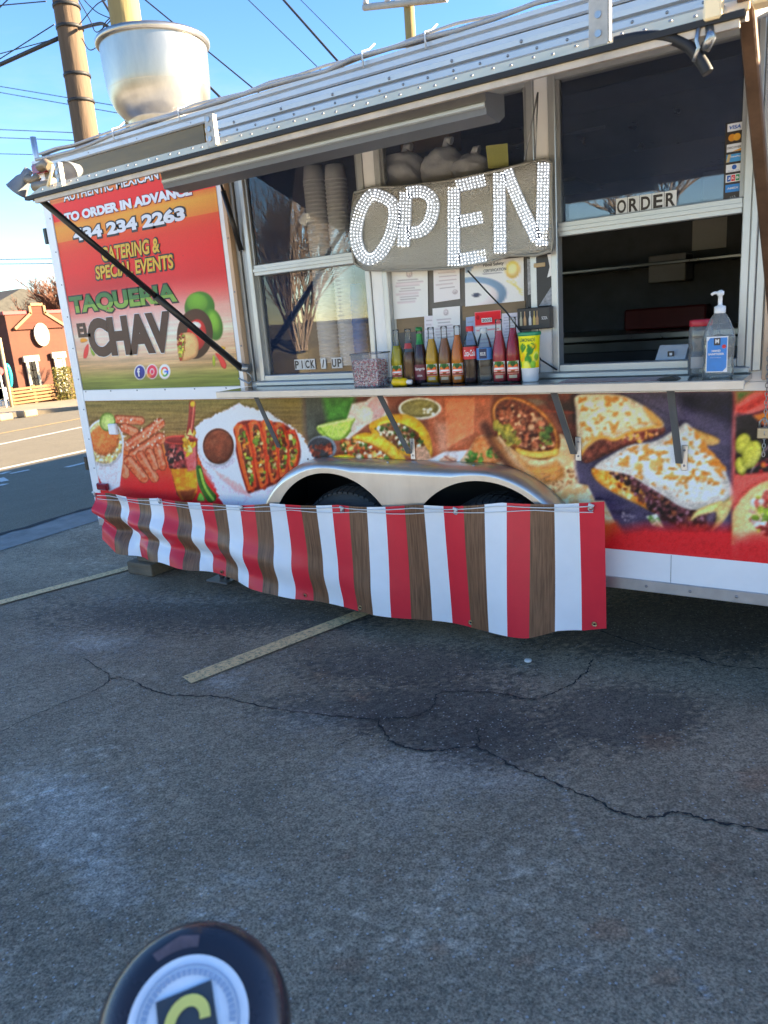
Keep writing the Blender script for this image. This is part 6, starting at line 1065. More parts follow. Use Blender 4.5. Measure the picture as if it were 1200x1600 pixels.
# candy tub
p = at_counter(582, 604, -.175); ct_ = thing('candy_tub', p, 'clear plastic tub full of pink and white mints', 'tub'); M_TUB = glass_mat('tub_plastic', (.90, .90, .92), 1.35, .08, .16, (.7, .7, .74)); hw_, hd, hh = .068, .055, .145
q = MB(); o0 = [(-hw_ * .92, -hd * .92), (hw_ * .92, -hd * .92), (hw_ * .92, hd * .92), (-hw_ * .92, hd * .92)]; o1 = [(-hw_, -hd), (hw_, -hd), (hw_, hd), (-hw_, hd)]; vs = [(p.x + a, p.y + b, p.z) for a, b in o0] + [(p.x + a, p.y + b, p.z + hh) for a, b in o1]; q.add(vs, [(3, 2, 1, 0), (0, 1, 5, 4), (1, 2, 6, 5), (2, 3, 7, 6), (3, 0, 4, 7)]); q.build('tub_wall', M_TUB, ct_)
q = MB(); q.tube([(p.x + a * 1.02, p.y + b * 1.02, p.z + hh) for a, b in o1 + o1[:1]], .0035, 6); q.build('tub_rim', M_TUB, ct_)
q = MB(); rr = random.Random(3); PHI = (1 + 5 ** .5) / 2; ico = [Vector(v_).normalized() for v_ in [(-1, PHI, 0), (1, PHI, 0), (-1, -PHI, 0), (1, -PHI, 0), (0, -1, PHI), (0, 1, PHI), (0, -1, -PHI), (0, 1, -PHI), (PHI, 0, -1), (PHI, 0, 1), (-PHI, 0, -1), (-PHI, 0, 1)]]; icf = [(0, 11, 5), (0, 5, 1), (0, 1, 7), (0, 7, 10), (0, 10, 11), (1, 5, 9), (5, 11, 4), (11, 10, 2), (10, 7, 6), (7, 1, 8), (3, 9, 4), (3, 4, 2), (3, 2, 6), (3, 6, 8), (3, 8, 9), (4, 9, 5), (2, 4, 11), (6, 2, 10), (8, 6, 7), (9, 8, 1)]
for iz in range(9):
    for ix in range(9):
        for iy in range(6):
            if 0 < ix < 8 and 0 < iy < 5 and 0 < iz < 8: continue
            c_ = Vector((p.x - .054 + ix * .0135 + rr.gauss(0, .0018), p.y - .041 + iy * .0164 + rr.gauss(0, .0015), p.z + .009 + iz * .0128 + rr.gauss(0, .002))); o_ = len(q.v); q.v += [tuple(c_ + v_ * .0078) for v_ in ico]; st0 = rr.random()
            for f_ in icf: q.f.append(tuple(o_ + i for i in f_)); q.m.append(0 if (rr.random() < .58) else 1); q.s.append(True)
q.build('mints', [mat('mint_white', (.85, .74, .75), .35), mat('mint_red', (.62, .16, .20), .35)], ct_)['kind'] = 'stuff'
# yellow squeeze bottle lying on its side
p = at_counter(628, 602, -.21); sb = thing('squeeze_bottle', p, 'small yellow squeeze bottle lying on the counter', 'bottle'); ax = Vector((.98, -.1, .0)); q = MB(); oriented(q, [(0, -.045), (.015, -.045), (.018, -.04), (.018, -.02), (.0155, -.01), (.018, .0), (.018, .02), (.013, .028), (.009, .03)], (p.x, p.y, p.z + .018), ax, 18); q.build('bottle_body', mat('squeeze_yellow', (.80, .55, .01), .3), sb); q = MB(); oriented(q, [(.0095, .03), (.0105, .031), (.0105, .052), (.0, .053)], (p.x, p.y, p.z + .018), ax, 14); q.build('cap', M_INKW, sb)
p = at_counter(672, 602, -.2); q = MB(); q.tube([p + Vector((-.04, 0, .006)), p + Vector((.0, .01, .007)), p + Vector((.05, -.01, .006))], .0055, 8); one('black_pen', q, M_BLACK, 'black pen lying between the yellow bottle and the drinks', 'pen')
p = at_counter(775, 603, -.2); q = MB(); q.tube([p + Vector((-.06, .005, .004)), p + Vector((.05, .02, .004))], .0032, 6); q.tube([p + Vector((-.05, .03, .003)), p + Vector((.06, 0, .003))], .003, 6); one('black_tongs', q, M_BLACK, 'thin black tongs lying before the water bottle', 'tongs')
# hand sanitiser
p = at_counter(1121, 594, -.165); sn = thing('sanitizer_bottle', p, 'clear pump bottle with a blue hand sanitizer label', 'bottle'); c = tuple(p); SAN = [(.046, 0), (.050, .006), (.050, .03), (.047, .05), (.050, .11), (.051, .135), (.047, .160), (.030, .200), (.017, .218), (.0165, .225)]; SQ = (3.0, 1.0, .62)
q = MB(); q.lathe([(0, 0)] + SAN, c, 32, sq=SQ); q.build('bottle_shell', glass_mat('pet_clear', (.95, .97, .97), 1.40, .02, .16, (.75, .80, .83)), sn); q = MB(); q.lathe([(0, .006)] + [(r - .003, max(.006, z)) for r, z in SAN if z < .15] + [(0, .15)], c, 28, sq=SQ); q.build('gel', glass_mat('gel', (.93, .95, .95), 1.25), sn)
q = MB(); q.lathe([(.0175, .218), (.0185, .222), (.0185, .240), (.010, .243), (.007, .246), (.007, .275), (.011, .277), (.012, .288), (.004, .294), (0, .294)], c, 20); q.tube([(c[0] + .004, c[1], c[2] + .285), (c[0] - .02, c[1] - .004, c[2] + .286), (c[0] - .028, c[1] - .006, c[2] + .280)], .005, 8); q.build('pump', mat('pump_white', (.80, .81, .82), .35), sn); q = MB(); q.tube([(c[0], c[1], c[2] + .235), (c[0] - .003, c[1], c[2] + .05)], .004, 6); q.build('dip_tube', M_CLEAR, sn)
q = MB(); yl_ = c[1] - .0325; q.box(c[0] - .034, c[0] + .034, yl_, yl_ + .0012, c[2] + .022, c[2] + .142); lb = q.build('label', M_INKW, sn); q = MB(); bl_ = [(c[0] - .031, c[2] + .025), (c[0] + .020, c[2] + .025), (c[0] + .031, c[2] + .038), (c[0] + .031, c[2] + .138), (c[0] - .022, c[2] + .138), (c[0] - .031, c[2] + .126)]; q.prism(bl_, yl_ - .0012, yl_ - .0002); q.build('label_field', mat('label_blue', (.03, .22, .62), .35, var=.15, vscale=20), lb)
q = MB(); q.box(c[0] - .010, c[0] + .010, yl_ - .0022, yl_ - .0013, c[2] + .113, c[2] + .137); q.build('badge', M_INKK, lb); tl = lambda s, x0, x1, z0, z1, m=M_INKW, b=.03: text_part(s, lb, 'lettering', m, c[0] + x0, c[0] + x1, c[2] + z0, c[2] + z1, yl_ - .0028, b)
tl('M', -.006, .006, .119, .133, b=.06); tl('HAND', -.016, .012, .091, .098); tl('SANITIZER', -.027, .023, .080, .087); tl('kills most germs', -.02, .014, .070, .073, b=0); q = MB(); q.tube([(c[0] + .022, yl_ - .0013, c[2] + .108), (c[0] + .022, yl_ - .0022, c[2] + .108)], .0065, 14); q.build('seal', M_CRED, lb)
# jar with a red lid behind it
p = at_counter(1093, 584, -.075); jr = thing('clear_jar', p, 'empty clear jar with a red lid behind the sanitizer', 'jar'); c = tuple(p); q = MB(); q.lathe([(0, 0), (.034, .0), (.040, .010), (.042, .05), (.041, .075), (.036, .085), (.036, .10), (.040, .115), (.0405, .16), (.036, .176), (.034, .18)], c, 26); q.build('jar_wall', glass_mat('jar_clear', (.90, .91, .91), 1.45, .04, .18, (.55, .56, .58)), jr); q = MB(); q.lathe([(.0375, .176), (.039, .178), (.039, .196), (.036, .199), (0, .199)], c, 26); q.build('lid', mat('lid_red', (.50, .03, .05), .35), jr); label_patch('label', jr, c, [(.0428, z) for z in (.03, .05, .07)], VIEW - 50, VIEW + 40, mat('jar_label', (.33, .34, .36), .5))
# menu sheet and coins on the counter
a, b, c_, d = onZ(912, 592, CZ + .002), onZ(1038, 591, CZ + .002), onZ(1052, 583, CZ + .002), onZ(935, 583, CZ + .002)
q = MB(); q.box(-.97, -.60, -.215, -.085, CZ + .0006, CZ + .002); mn = one('menu_sheet', q, mat('menu_print', (.42, .26, .25), .4, var=.5, vscale=30), 'faded red printed menu sheet lying flat on the counter', 'menu'); 
q = MB(); q.prism([(-.615, 0), (-.535, .0), (-.56, .012), (-.60, .006)], -.20, -.15); q.v = [(x, y, CZ + .001 + z) for x, y, z in q.v]; one('black_clip', q, M_BLACK, 'small black clip lying left of the clear jar', 'clip')
# card reader on the inner ledge
il = MB(); il.cbox(-1.05, -.34, .055, .45, 1.235, 1.262, .004); il.build('inner_ledge', M_STAIN, trailer)
p = onY(1050, 555, .12); q = MB(); q.xprism([(.06, 1.262), (.06, 1.275), (.16, 1.34), (.20, 1.34), (.20, 1.262)], p.x - .055, p.x + .055); cr_o = thing('card_reader', (p.x, .12, 1.262), 'white card reader wedge on the ledge inside the order window', 'card reader'); q.build('reader_case', mat('reader_white', (.75, .75, .76), .35), cr_o); q = MB(); q.box(p.x - .012, p.x + .012, .098, .099, 1.298, 1.320); q.build('logo', M_INKK, cr_o); q = MB(); q.box(p.x - .005, p.x + .005, .0965, .0975, 1.304, 1.314); q.build('logo_centre', M_INKW, cr_o)
# ---- writing and papers on the glass
GY = .0105
def sticker(name, tl_, br_, Y, m, label, cat, th=.0008):
    a, b = onY(*tl_, Y), onY(*br_, Y); o = thing(name, (a.x, Y, b.z), label, cat); q = MB(); q.box(a.x, b.x, Y, Y + th, b.z, a.z); q.build('sheet', m, o); return o, a.x, b.x, b.z, a.z
def letter_strip(word, u0, u1, v0, v1, Y, label):
    a, b = onY(u0, v1, Y), onY(u1, v1, Y); t = onY(u0, v0, Y); o = thing('letter_sign', (a.x, Y, a.z), label, 'sign'); n = len(word); w_ = (b.x - a.x) / n; z0, z1 = a.z, t.z
    for i, chh in enumerate(word):
        if chh == ' ': continue
        x0 = a.x + i * w_; q = MB(); q.box(x0 + .001, x0 + w_ - .001, Y, Y + .0008, z0, z1); tl0 = q.build('letter_tile', mat('tile_white', (.66, .66, .66), .4), o); mrg = .12 if chh not in 'I/' else (.40 if chh == 'I' else .24); text_part(chh, tl0, 'letter', M_INKK, x0 + w_ * mrg, x0 + w_ * (1 - mrg), z0 + .006, z1 - .006, Y - .0008, .03)
letter_strip('PICK / UP', 461, 536, 562, 578, .0285, 'white letter tiles reading PICK / UP low on the left window'); letter_strip('ORDER', 962, 1057, 311, 337, GY, 'white letter tiles reading ORDER on the right window')
# card logos
o, x0, x1, z0, z1 = sticker('card_logo_strip', (1134, 193), (1159, 315), GY, M_INKK, 'black strip of payment card logos at the order window edge', 'sticker'); Hh = (z1 - z0) / 8
Mw = mat('logo_white', (.72, .73, .75), .4); Mb = mat('logo_blue', (.02, .10, .40), .4); Mo = mat('logo_orange', (.72, .34, .03), .4); Mlb = mat('logo_sky', (.06, .30, .62), .4); Mgr = mat('logo_green', (.03, .25, .10), .4); wx = x1 - x0
def tile(k, m): q = MB(); zt_ = z1 - k * Hh; q.box(x0 + wx * .1, x1 - wx * .1, GY - .0010, GY - .0002, zt_ - Hh * .88, zt_ - Hh * .12); return q.build('logo_tile', m, o), zt_ - Hh
for k, m in ((0, Mw), (2, Mw), (3, Mlb), (4, Mw), (5, Mw), (6, mat('logo_cobalt', (.03, .22, .60), .4))):
    t0, zb = tile(k, m)
    if k == 0: text_part('VISA', t0, 'lettering', Mb, x0 + wx * .2, x1 - wx * .2, zb + Hh * .32, zb + Hh * .68, GY - .0016, .03, .2)
    if k == 2: text_part('DISCOVER', t0, 'lettering', M_INKK, x0 + wx * .14, x1 - wx * .14, zb + Hh * .42, zb + Hh * .62, GY - .0016, .02); q = MB(); q.prism([(x0 + wx * .4, zb + Hh * .13), (x1 - wx * .1, zb + Hh * .13), (x1 - wx * .1, zb + Hh * .38)], GY - .0016, GY - .0011); q.build('corner', Mo, t0)
    if k == 3: text_part('UnionPay', t0, 'lettering', Mw, x0 + wx * .25, x1 - wx * .14, zb + Hh * .5, zb + Hh * .7, GY - .0016, .02, .2); q = MB(); q.prism([(x0 + wx * .1, zb + Hh * .13), (x0 + wx * .26, zb + Hh * .13), (x0 + wx * .34, zb + Hh * .87), (x0 + wx * .18, zb + Hh * .87)], GY - .0016, GY - .0011); q.build('corner', mat('logo_gold', (.55, .42, .2), .4), t0)
    if k == 4: q = MB(); q.tube([((x0 + x1) / 2 + .002, GY - .0011, zb + Hh * .58), ((x0 + x1) / 2 + .002, GY - .0018, zb + Hh * .58)], Hh * .24, 14); q.build('mark', Mb, t0); text_part('Diners Club', t0, 'lettering', Mb, x0 + wx * .2, x1 - wx * .2, zb + Hh * .18, zb + Hh * .28, GY - .0016)
    if k == 5:
        for j, (mm_, ch_) in enumerate(((Mb, 'J'), (M_CRED, 'C'), (Mgr, 'B'))): q = MB(); xa = x0 + wx * (.17 + .23 * j); q.box(xa, xa + wx * .2, GY - .0016, GY - .0011, zb + Hh * .2, zb + Hh * .8); bb_ = q.build('mark', mm_, t0); text_part(ch_, t0, 'lettering', Mw, xa + wx * .04, xa + wx * .16, zb + Hh * .38, zb + Hh * .62, GY - .0022, .03)
    if k == 6: text_part('AMEX', t0, 'lettering', Mw, x0 + wx * .2, x1 - wx * .2, zb + Hh * .4, zb + Hh * .6, GY - .0016, .02)
for j, dx in enumerate((.36, .62)): q = MB(); q.tube([(x0 + wx * dx, GY - .0004 - j * .0004, z1 - Hh * 1.5), (x0 + wx * dx, GY - .001 - j * .0006, z1 - Hh * 1.5)], Hh * .36, 18); q.build('disc', Mo if j else mat('logo_amber', (.60, .24, .02), .4), o)
for j in range(3): q = MB(); q.tube([(x0 + wx * .38 + wx * .1 * j, GY - .0008, z0 + Hh * (.35 - .05 * j)), (x0 + wx * .42 + wx * .12 * j, GY - .0008, z0 + Hh * .5), (x0 + wx * .38 + wx * .1 * j, GY - .0008, z0 + Hh * (.65 + .05 * j))], .0007, 4); q.build('wave', Mw, o)
# papers behind the middle window
PY = .020
def paper(name, tl_, tr_, br_, bl_, fn, label, cat='paper', Y=PY, n=(30, 40), dy=0):
    Pq = [onY(*p, Y) for p in (tl_, tr_, br_, bl_)]; nu_, nv_ = n; mbx = MB()
    for j in range(nv_ + 1):
        for i in range(nu_ + 1):
            s, t = i / nu_, j / nv_; p = Pq[0].lerp(Pq[1], s).lerp(Pq[3].lerp(Pq[2], s), t); mbx.v.append((p.x, Y - .002 * math.sin(s * 3.1) * (1 + t) + dy, p.z))
    for j in range(nv_):
        for i in range(nu_): mbx.f.append((j * (nu_ + 1) + i, (j + 1) * (nu_ + 1) + i, (j + 1) * (nu_ + 1) + i + 1, j * (nu_ + 1) + i + 1)); mbx.m.append(0); mbx.s.append(True)
    ob = mbx.build(name, paint_mat('paper_print', .6, .03, 300)); Uq, Vq = np.meshgrid(np.linspace(0, 100, nu_ + 1), np.linspace(0, 100, nv_ + 1)); pt = Paint(Uq, Vq); fn(pt)
    at = ob.data.attributes.new('print', 'FLOAT_COLOR', 'POINT'); cc = np.ones(((nu_ + 1) * (nv_ + 1), 4), np.float32); cc[:, :3] = to_albedo(pt.img).reshape(-1, 3); at.data.foreach_set('color', cc.ravel()); return tag(ob, label, cat, 'papers behind the middle window')
def typed(bg, lines, seal=None, top=12, bot=70, ink=(120, 122, 132)):
    def f(p):
        p.fill(bg); r = random.Random(lines)
        for k in range(lines): y = top + (bot - top) * k / max(1, lines - 1); x0 = r.uniform(10, 26); p.stroke([(x0, y), (r.uniform(62, 90), y)], 2.0, ink, soft=2.5, a=.7)
        if seal: p.ell(seal[0], seal[1], 9, 7, ink, soft=2, a=.6); p.ell(seal[0], seal[1], 6, 4.6, bg, soft=2); p.ell(seal[0], seal[1], 3, 2.4, ink, soft=2, a=.6)
    return f
q = MB(); a, b = onY(612, 424, .075), onY(866, 590, .075); q.box(WIN['mid'][0] + .013, WIN['mid'][1] - .013, .026, .0285, WZ0 + .003, WR0 - .003); nb = one('notice_board', q, mat('board_grey', (.16, .15, .14), .7, var=.2), 'grey backing board behind the papers in the middle window', 'board')
for k, (v0, v1, u0, u1) in enumerate(((497, 517, 612, 668), (478, 494, 722, 822))):
    a, b = onY(u0, v0, .024), onY(u1, v1, .024); q = MB(); q.cbox(a.x, b.x, .0225, .0255, b.z, a.z, .001); one('wooden_slat', q, mat('slat_brown', (.24, .17, .10), .6, var=.3, vscale=14, stretch=(.2, 1, 1)), ('brown wooden slat under the largest left certificate', 'brown wooden slat under the wide blue certificate')[k], 'slat')
paper('certificate', (612, 424), (668, 420), (669, 494), (616, 499), typed((206, 208, 216), 9, (50, 8), 20, 66), 'white typed certificate at the left of the middle window'); paper('certificate', (677, 420), (718, 417), (719, 467), (678, 473), typed((200, 202, 210), 5, (82, 76), 14, 60), 'framed certificate with a small dark seal')
def blue_cert(p): p.fill((206, 210, 218)); p.ell(10, 78, 62, 44, (120, 150, 180), soft=3); p.ell(6, 82, 52, 36, (206, 210, 218), soft=3); p.poly([(0, 0), (22, 0), (8, 24), (0, 24)], (120, 146, 176)); p.ell(82, 26, 12, 20, (206, 186, 110), soft=3); p.ell(82, 26, 8, 14, (216, 208, 160), soft=3); [p.stroke([(72 + k * 6, 50), (96, 74 + 6 * k)], 3, (206, 190, 120), a=.6) for k in range(3)]; p.stroke([(34, 30), (62, 30)], 3, (140, 146, 160)); p.ell(20, 76, 7, 5, (70, 80, 100), soft=2)
bc = paper('certificate', (726, 410), (818, 402), (819, 470), (727, 479), blue_cert, 'wide white certificate with a blue swirl'); a, b = onY(756, 416, PY), onY(788, 413, PY); text_part('Food Safety', bc, 'lettering', mat('ink_slate', (.10, .12, .16), .5), a.x, b.x, a.z - .006, a.z + .010, PY - .006, .01); text_part('CERTIFICATION', bc, 'lettering', mat('ink_slate', (.1, .12, .16), .5), a.x, b.x + .01, a.z - .026, a.z - .014, PY - .006, .01)
paper('certificate', (676, 482), (719, 478), (720, 545), (678, 548), typed((202, 204, 212), 7, (50, 12), 28, 70), 'small white typed sheet behind the middle bottles', dy=-.002); paper('certificate', (663, 494), (676, 493), (690, 552), (664, 552), typed((196, 200, 210), 6, None), 'pale sheet half hidden behind the typed sheet', dy=-.001); paper('certificate', (728, 496), (742, 494), (744, 560), (729, 562), typed((140, 160, 190), 5, None), 'blue sheet left of the red permit'); paper('certificate', (784, 490), (812, 488), (812, 540), (784, 545), typed((190, 196, 214), 8, None), 'pale blue printed sheet right of the red permit')
def permit(p): p.fill((222, 222, 228)); p.poly([(0, 0), (100, 0), (100, 30), (0, 30)], (196, 44, 54)); p.ell(12, 12, 6, 5, (150, 30, 40)); p.stroke([(5, 40), (90, 40)], 2, (190, 120, 120)); p.poly([(76, 44), (100, 44), (100, 54), (76, 54)], (200, 60, 64)); [p.stroke([(8, y), (88, y)], 2, (150, 150, 170), a=.7) for y in (60, 68, 76, 84)]
pm = paper('permit', (742, 488), (783, 484), (786, 556), (744, 560), permit, 'white permit with a red header reading 2025', dy=-.003); a, b = onY(754, 504, PY), onY(770, 496, PY); q = MB(); q.box(a.x, b.x, PY - .010, PY - .0095, a.z, b.z); q.build('year_box', M_INKW, pm); text_part('2025', pm, 'lettering', M_INKK, a.x + .003, b.x - .003, a.z + .003, b.z - .003, PY - .0105, .02)
paper('sticky_note', (759, 228), (793, 224), (795, 262), (763, 264), lambda p: p.fill((206, 206, 120)), 'yellow note stuck high in the middle window', Y=.024, n=(4, 4)); 
def black_box(name, tl_, br_, dep, label, fn): 
    a, b = onY(*tl_, -.006), onY(*br_, -.006); r_ = thing(name, (a.x, 0, b.z), label, 'display box'); q = MB(); q.cbox(a.x, b.x, -.006 - dep, -.0045, b.z, a.z, .003); q.build('box', mat('box_black', (.03, .03, .033), .4), r_); fn(r_, a.x, b.x, b.z, a.z, -.0065 - dep)
def poster(r_, x0, x1, z0, z1, y):
    w_, h_ = x1 - x0, z1 - z0; q = MB(); q.prism([(x0 + w_ * .05, z0 + h_ * .25), (x0 + w_ * .36, z0 + h_ * .3), (x0 + w_ * .26, z1 - h_ * .08), (x0 + w_ * .05, z1 - h_ * .05)], y - .001, y); q.build('pale_figure', mat('poster_grey', (.32, .32, .34), .5, var=.6, vscale=60), r_); q = MB(); q.prism([(x0 + w_ * .45, z0 + h_ * .02), (x1 - w_ * .04, z0 + h_ * .02), (x1 - w_ * .04, z0 + h_ * .4)], y - .001, y); q.build('pale_corner', mat('poster_blue_grey', (.28, .30, .34), .5, var=.5, vscale=70), r_); q = MB(); q.cbox(x0 + w_ * .3, x1 - w_ * .28, y - .006, y, z1 - h_ * .24, z1 - h_ * .16, .002); q.build('tan_label', mat('tan_label', (.50, .36, .2), .6), r_); q = MB(); q.prism([(x1 - w_ * .22, z1 - h_ * .45), (x1 - w_ * .05, z1 - h_ * .42), (x1 - w_ * .03, z1 - h_ * .02), (x1 - w_ * .2, z1 - h_ * .02), (x1 - w_ * .12, z1 - h_ * .25)], y - .001, y); q.build('torn_patch', M_INKW, r_)
black_box('poster_panel', (822, 400), (866, 478), .004, 'dark torn poster on the post right of the papers', poster)
def bottles_print(r_, x0, x1, z0, z1, y):
    w_, h_ = x1 - x0, z1 - z0
    for k, (fx, cc) in enumerate(((.12, (.45, .42, .3)), (.24, (.5, .3, .15)), (.40, (.55, .55, .55)), (.53, (.5, .36, .1)), (.62, (.35, .22, .12)))): q = MB(); cx = x0 + w_ * fx; q.prism([(cx - w_ * .04, z0 + h_ * .2), (cx + w_ * .04, z0 + h_ * .2), (cx + w_ * .04, z0 + h_ * .5), (cx + w_ * .012, z0 + h_ * .65), (cx + w_ * .012, z0 + h_ * .85), (cx - w_ * .012, z0 + h_ * .85), (cx - w_ * .012, z0 + h_ * .65), (cx - w_ * .04, z0 + h_ * .5)], y - .0008, y); q.build('printed_bottle', mat('printed_bottle_%d' % k, cc, .4), r_)
    text_part('SODA', r_, 'lettering', M_INKW, x0 + w_ * .76, x0 + w_ * .93, z0 + h_ * .42, z0 + h_ * .56, y - .0008)
black_box('bottle_box', (815, 482), (866, 512), .05, 'black carton printed with bottles above the lemonade cup', bottles_print)
q = MB(); q.tube([onY(731, 423, -.07), onY(760, 455, -.075), onY(790, 486, -.08), onY(815, 520, -.06), onY(845, 562, -.03), onY(870, 578, -.03)], .0035, 6); one('sign_lead', q, M_CABLE, 'thin black lead drooping from the OPEN sign across the papers', 'cable')
# ---- stock just inside the windows
M_FOAM = mat('foam_white', (.90, .90, .90), .6, var=.05); M_BCUP = mat('cup_blue', (.02, .20, .62), .35)
def stack(u, v0, v1, r, m, label, Y=.16, twist=0, group='cup stacks in the pick up window'):
    a, b = onY(u, v1, Y), onY(u, v0, Y); z0_, z1_ = a.z, b.z; root = thing('cup_stack', (a.x, Y, z0_), label, 'cups', group); n = max(3, int((z1_ - z0_) / .018)); proto = None
    q = MB(); q.lathe([(r * .97, 0), (r, .001), (r, .006), (r * .96, .008), (r * .93, .018)], (a.x, Y, z0_), 20); proto = q.build('cup', m, root)
    for k in range(1, n): share(proto, 'cup', (rng.gauss(0, .0006), rng.gauss(0, .0006), k * .018), root)
    q = MB(); q.lathe([(r * .93, 0), (r * .80, .05), (0, .05)], (a.x, Y, z0_ + n * .018), 20); q.build('end_cup', m, root)
stack(517, 268, 566, .055, M_FOAM, 'tall stack of white foam cups left of the other stack', .095); stack(549, 266, 570, .053, M_FOAM, 'tall stack of white foam cups right of the other stack', .085); stack(566, 455, 562, .036, M_BCUP, 'stack of blue cups beside the foam cups', .075)
def bag(c, sx_, sy_, sz_, seed, label):
    q = MB(); nu_, nv_ = 26, 18; rs = np.random.RandomState(seed)
    for j in range(nv_ + 1):
        for i in range(nu_):
            t, f = 2 * math.pi * i / nu_, math.pi * j / nv_; d = 1 + .32 * (float(vnoise(np.array([2 * math.cos(t) * math.sin(f) + 9]), np.array([2 * math.sin(t) * math.sin(f) + 3 * math.cos(f) + 9]), seed, 4)[0]) - .5) * 2
            q.v.append((c.x + sx_ * d * math.sin(f) * math.cos(t), c.y + sy_ * d * math.sin(f) * math.sin(t), c.z + sz_ * (d * .6 + .4) * math.cos(f)))
    for j in range(nv_):
        for i in range(nu_): q.f.append((j * nu_ + i, j * nu_ + (i + 1) % nu_, (j + 1) * nu_ + (i + 1) % nu_, (j + 1) * nu_ + i)); q.m.append(0); q.s.append(True)
    ks = MB(); ks.tube([(c.x + sx_ * .2, c.y, c.z + sz_ * .9), (c.x + sx_ * .35, c.y - .02, c.z + sz_ * 1.25), (c.x + sx_ * .6, c.y - .02, c.z + sz_ * 1.15)], [.02, .012, .018], 7); r_ = thing('plastic_bag', (c.x, c.y, c.z - sz_), label, 'bag', 'white bags on the shelf'); q.build('sack', mat('bag_white', (.88, .88, .90), .45, var=.06, bump=.5, bscale=18), r_); ks.build('knot', MATS['bag_white'], r_)
bag(onY(628, 272, .15), .115, .10, .085, 5, 'white plastic bag on the shelf behind the O of the sign'); bag(onY(692, 268, .14), .10, .09, .095, 8, 'peaked white plastic bag on the shelf, middle of three'); bag(onY(736, 266, .13), .085, .08, .06, 13, 'white plastic bag left of the yellow note'); 
q = MB(); q.cbox(-2.0, -1.0, .12, .5, 2.02 - .02, 2.02 - .005, .003); one('inner_shelf', q, M_STAIN, 'steel shelf carrying the bags behind the middle window', 'shelf')
bx = onY(665, 215, .4); q = MB(); q.cbox(bx.x - .12, bx.x + .14, .36, .5, bx.z - .07, bx.z + .08, .006); one('cardboard_box', q, mat('cardboard', (.36, .25, .15), .8), 'brown cardboard box high behind the middle window', 'box')
q = MB(); a = onY(600, 225, .3); q.tube([(-1.95, .35, 2.22), (-.95, .35, 2.22)], .006, 6); one('shelf_rail', q, M_STAIN, 'thin steel rail crossing high behind the middle window', 'rail')
# dim kitchen inside
q = MB(); q.cbox(-2.6, 1.2, 1.55, 2.28, .5, 1.30, .01); kc = thing('kitchen_counter', (-.7, 1.9, .5), 'steel kitchen counter deep inside the order window', 'counter'); q.build('cabinet', mat('cabinet_steel', (.20, .21, .22), .35, .7), kc); q = MB(); q.cbox(-2.62, 1.22, 1.50, 2.29, 1.301, 1.34, .006); q.build('worktop', M_STAIN, kc)
for k in range(4): q = MB(); q.cbox(-2.4 + .85 * k, -1.65 + .85 * k, 1.535, 1.549, .65, 1.24, .006); q.build('door_panel', mat('panel_dark', (.12, .12, .13), .4, .5), kc)
for k, z in enumerate((1.72, 2.02)):
    q = MB(); q.cbox(-2.0, 1.0, 1.95, 2.29, z, z + .02, .004); sh_ = one('wall_shelf', q, M_STAIN, ('lower wall shelf inside the order window', 'upper wall shelf inside the order window')[k], 'shelf', 'kitchen wall shelves')
rk = random.Random(5); colsB = [(.5, .5, .5), (.55, .52, .45), (.25, .08, .07), (.3, .3, .32), (.4, .25, .1)]
for k in range(4): x = -.55 + .36 * k; q = MB(); q.lathe([(0, 0), (.05, 0), (.055, .10), (.045, .13), (.03, .16), (0, .16)], (x, 2.1, 1.741), 12); one('kitchen_jar', q, mat('jar_tone_%d' % (k % 5), colsB[k % 5], .5), ('dim grey jar, leftmost on the lower kitchen shelf', 'dim cream jar, second on the lower kitchen shelf', 'dim red jar on the lower kitchen shelf', 'dim charcoal jar at the right end of the kitchen shelf')[k], 'jar', 'dim jars on the kitchen shelf')
q = MB(); a = onY(1040, 438, 1.9); q.cbox(a.x - .22, a.x + .25, 1.8, 2.0, 1.345, 1.47, .01); one('red_tray', q, mat('tray_red', (.20, .03, .03), .5), 'red tray standing on the kitchen counter', 'tray')
for k, (x, z, w_, h_, cc) in enumerate(((-1.15, 1.62, .22, .16, (.45, .45, .47)), (-.35, 2.05, .34, .20, (.38, .30, .20)), (.15, 2.05, .26, .24, (.5, .5, .5)), (-.85, 2.05, .20, .17, (.3, .3, .33)))): q = MB(); q.cbox(x, x + w_, 2.0, 2.24, z, z + h_, .006); one('stock_box', q, mat('stock_tone_%d' % k, cc, .6), ('grey box hanging low on the kitchen wall', 'brown carton on the upper kitchen shelf', 'white carton on the upper kitchen shelf', 'slate box at the left of the upper kitchen shelf')[k], 'box', 'boxes in the kitchen')
for k in range(3): q = MB(); x = -.95 + .3 * k; q.box(x, x + .2, 2.293, 2.297, 1.80, 1.98); one('wall_notice', q, M_INKW, ('white notice on the kitchen wall, leftmost of three', 'white notice on the kitchen wall, middle of three', 'white notice on the kitchen wall, rightmost of three')[k], 'notice', 'notices on the kitchen wall')
q = MB(); q.box(-2.2, .6, 1.35, 2.28, 2.28, 2.36); q.add([(-2.2, 1.35, 2.28), (.6, 1.35, 2.28), (.6, 1.1, 2.46), (-2.2, 1.1, 2.46)], [(0, 1, 2, 3)]); one('extractor_hood', q, M_STAIN, 'steel extractor hood under the kitchen ceiling', 'hood')
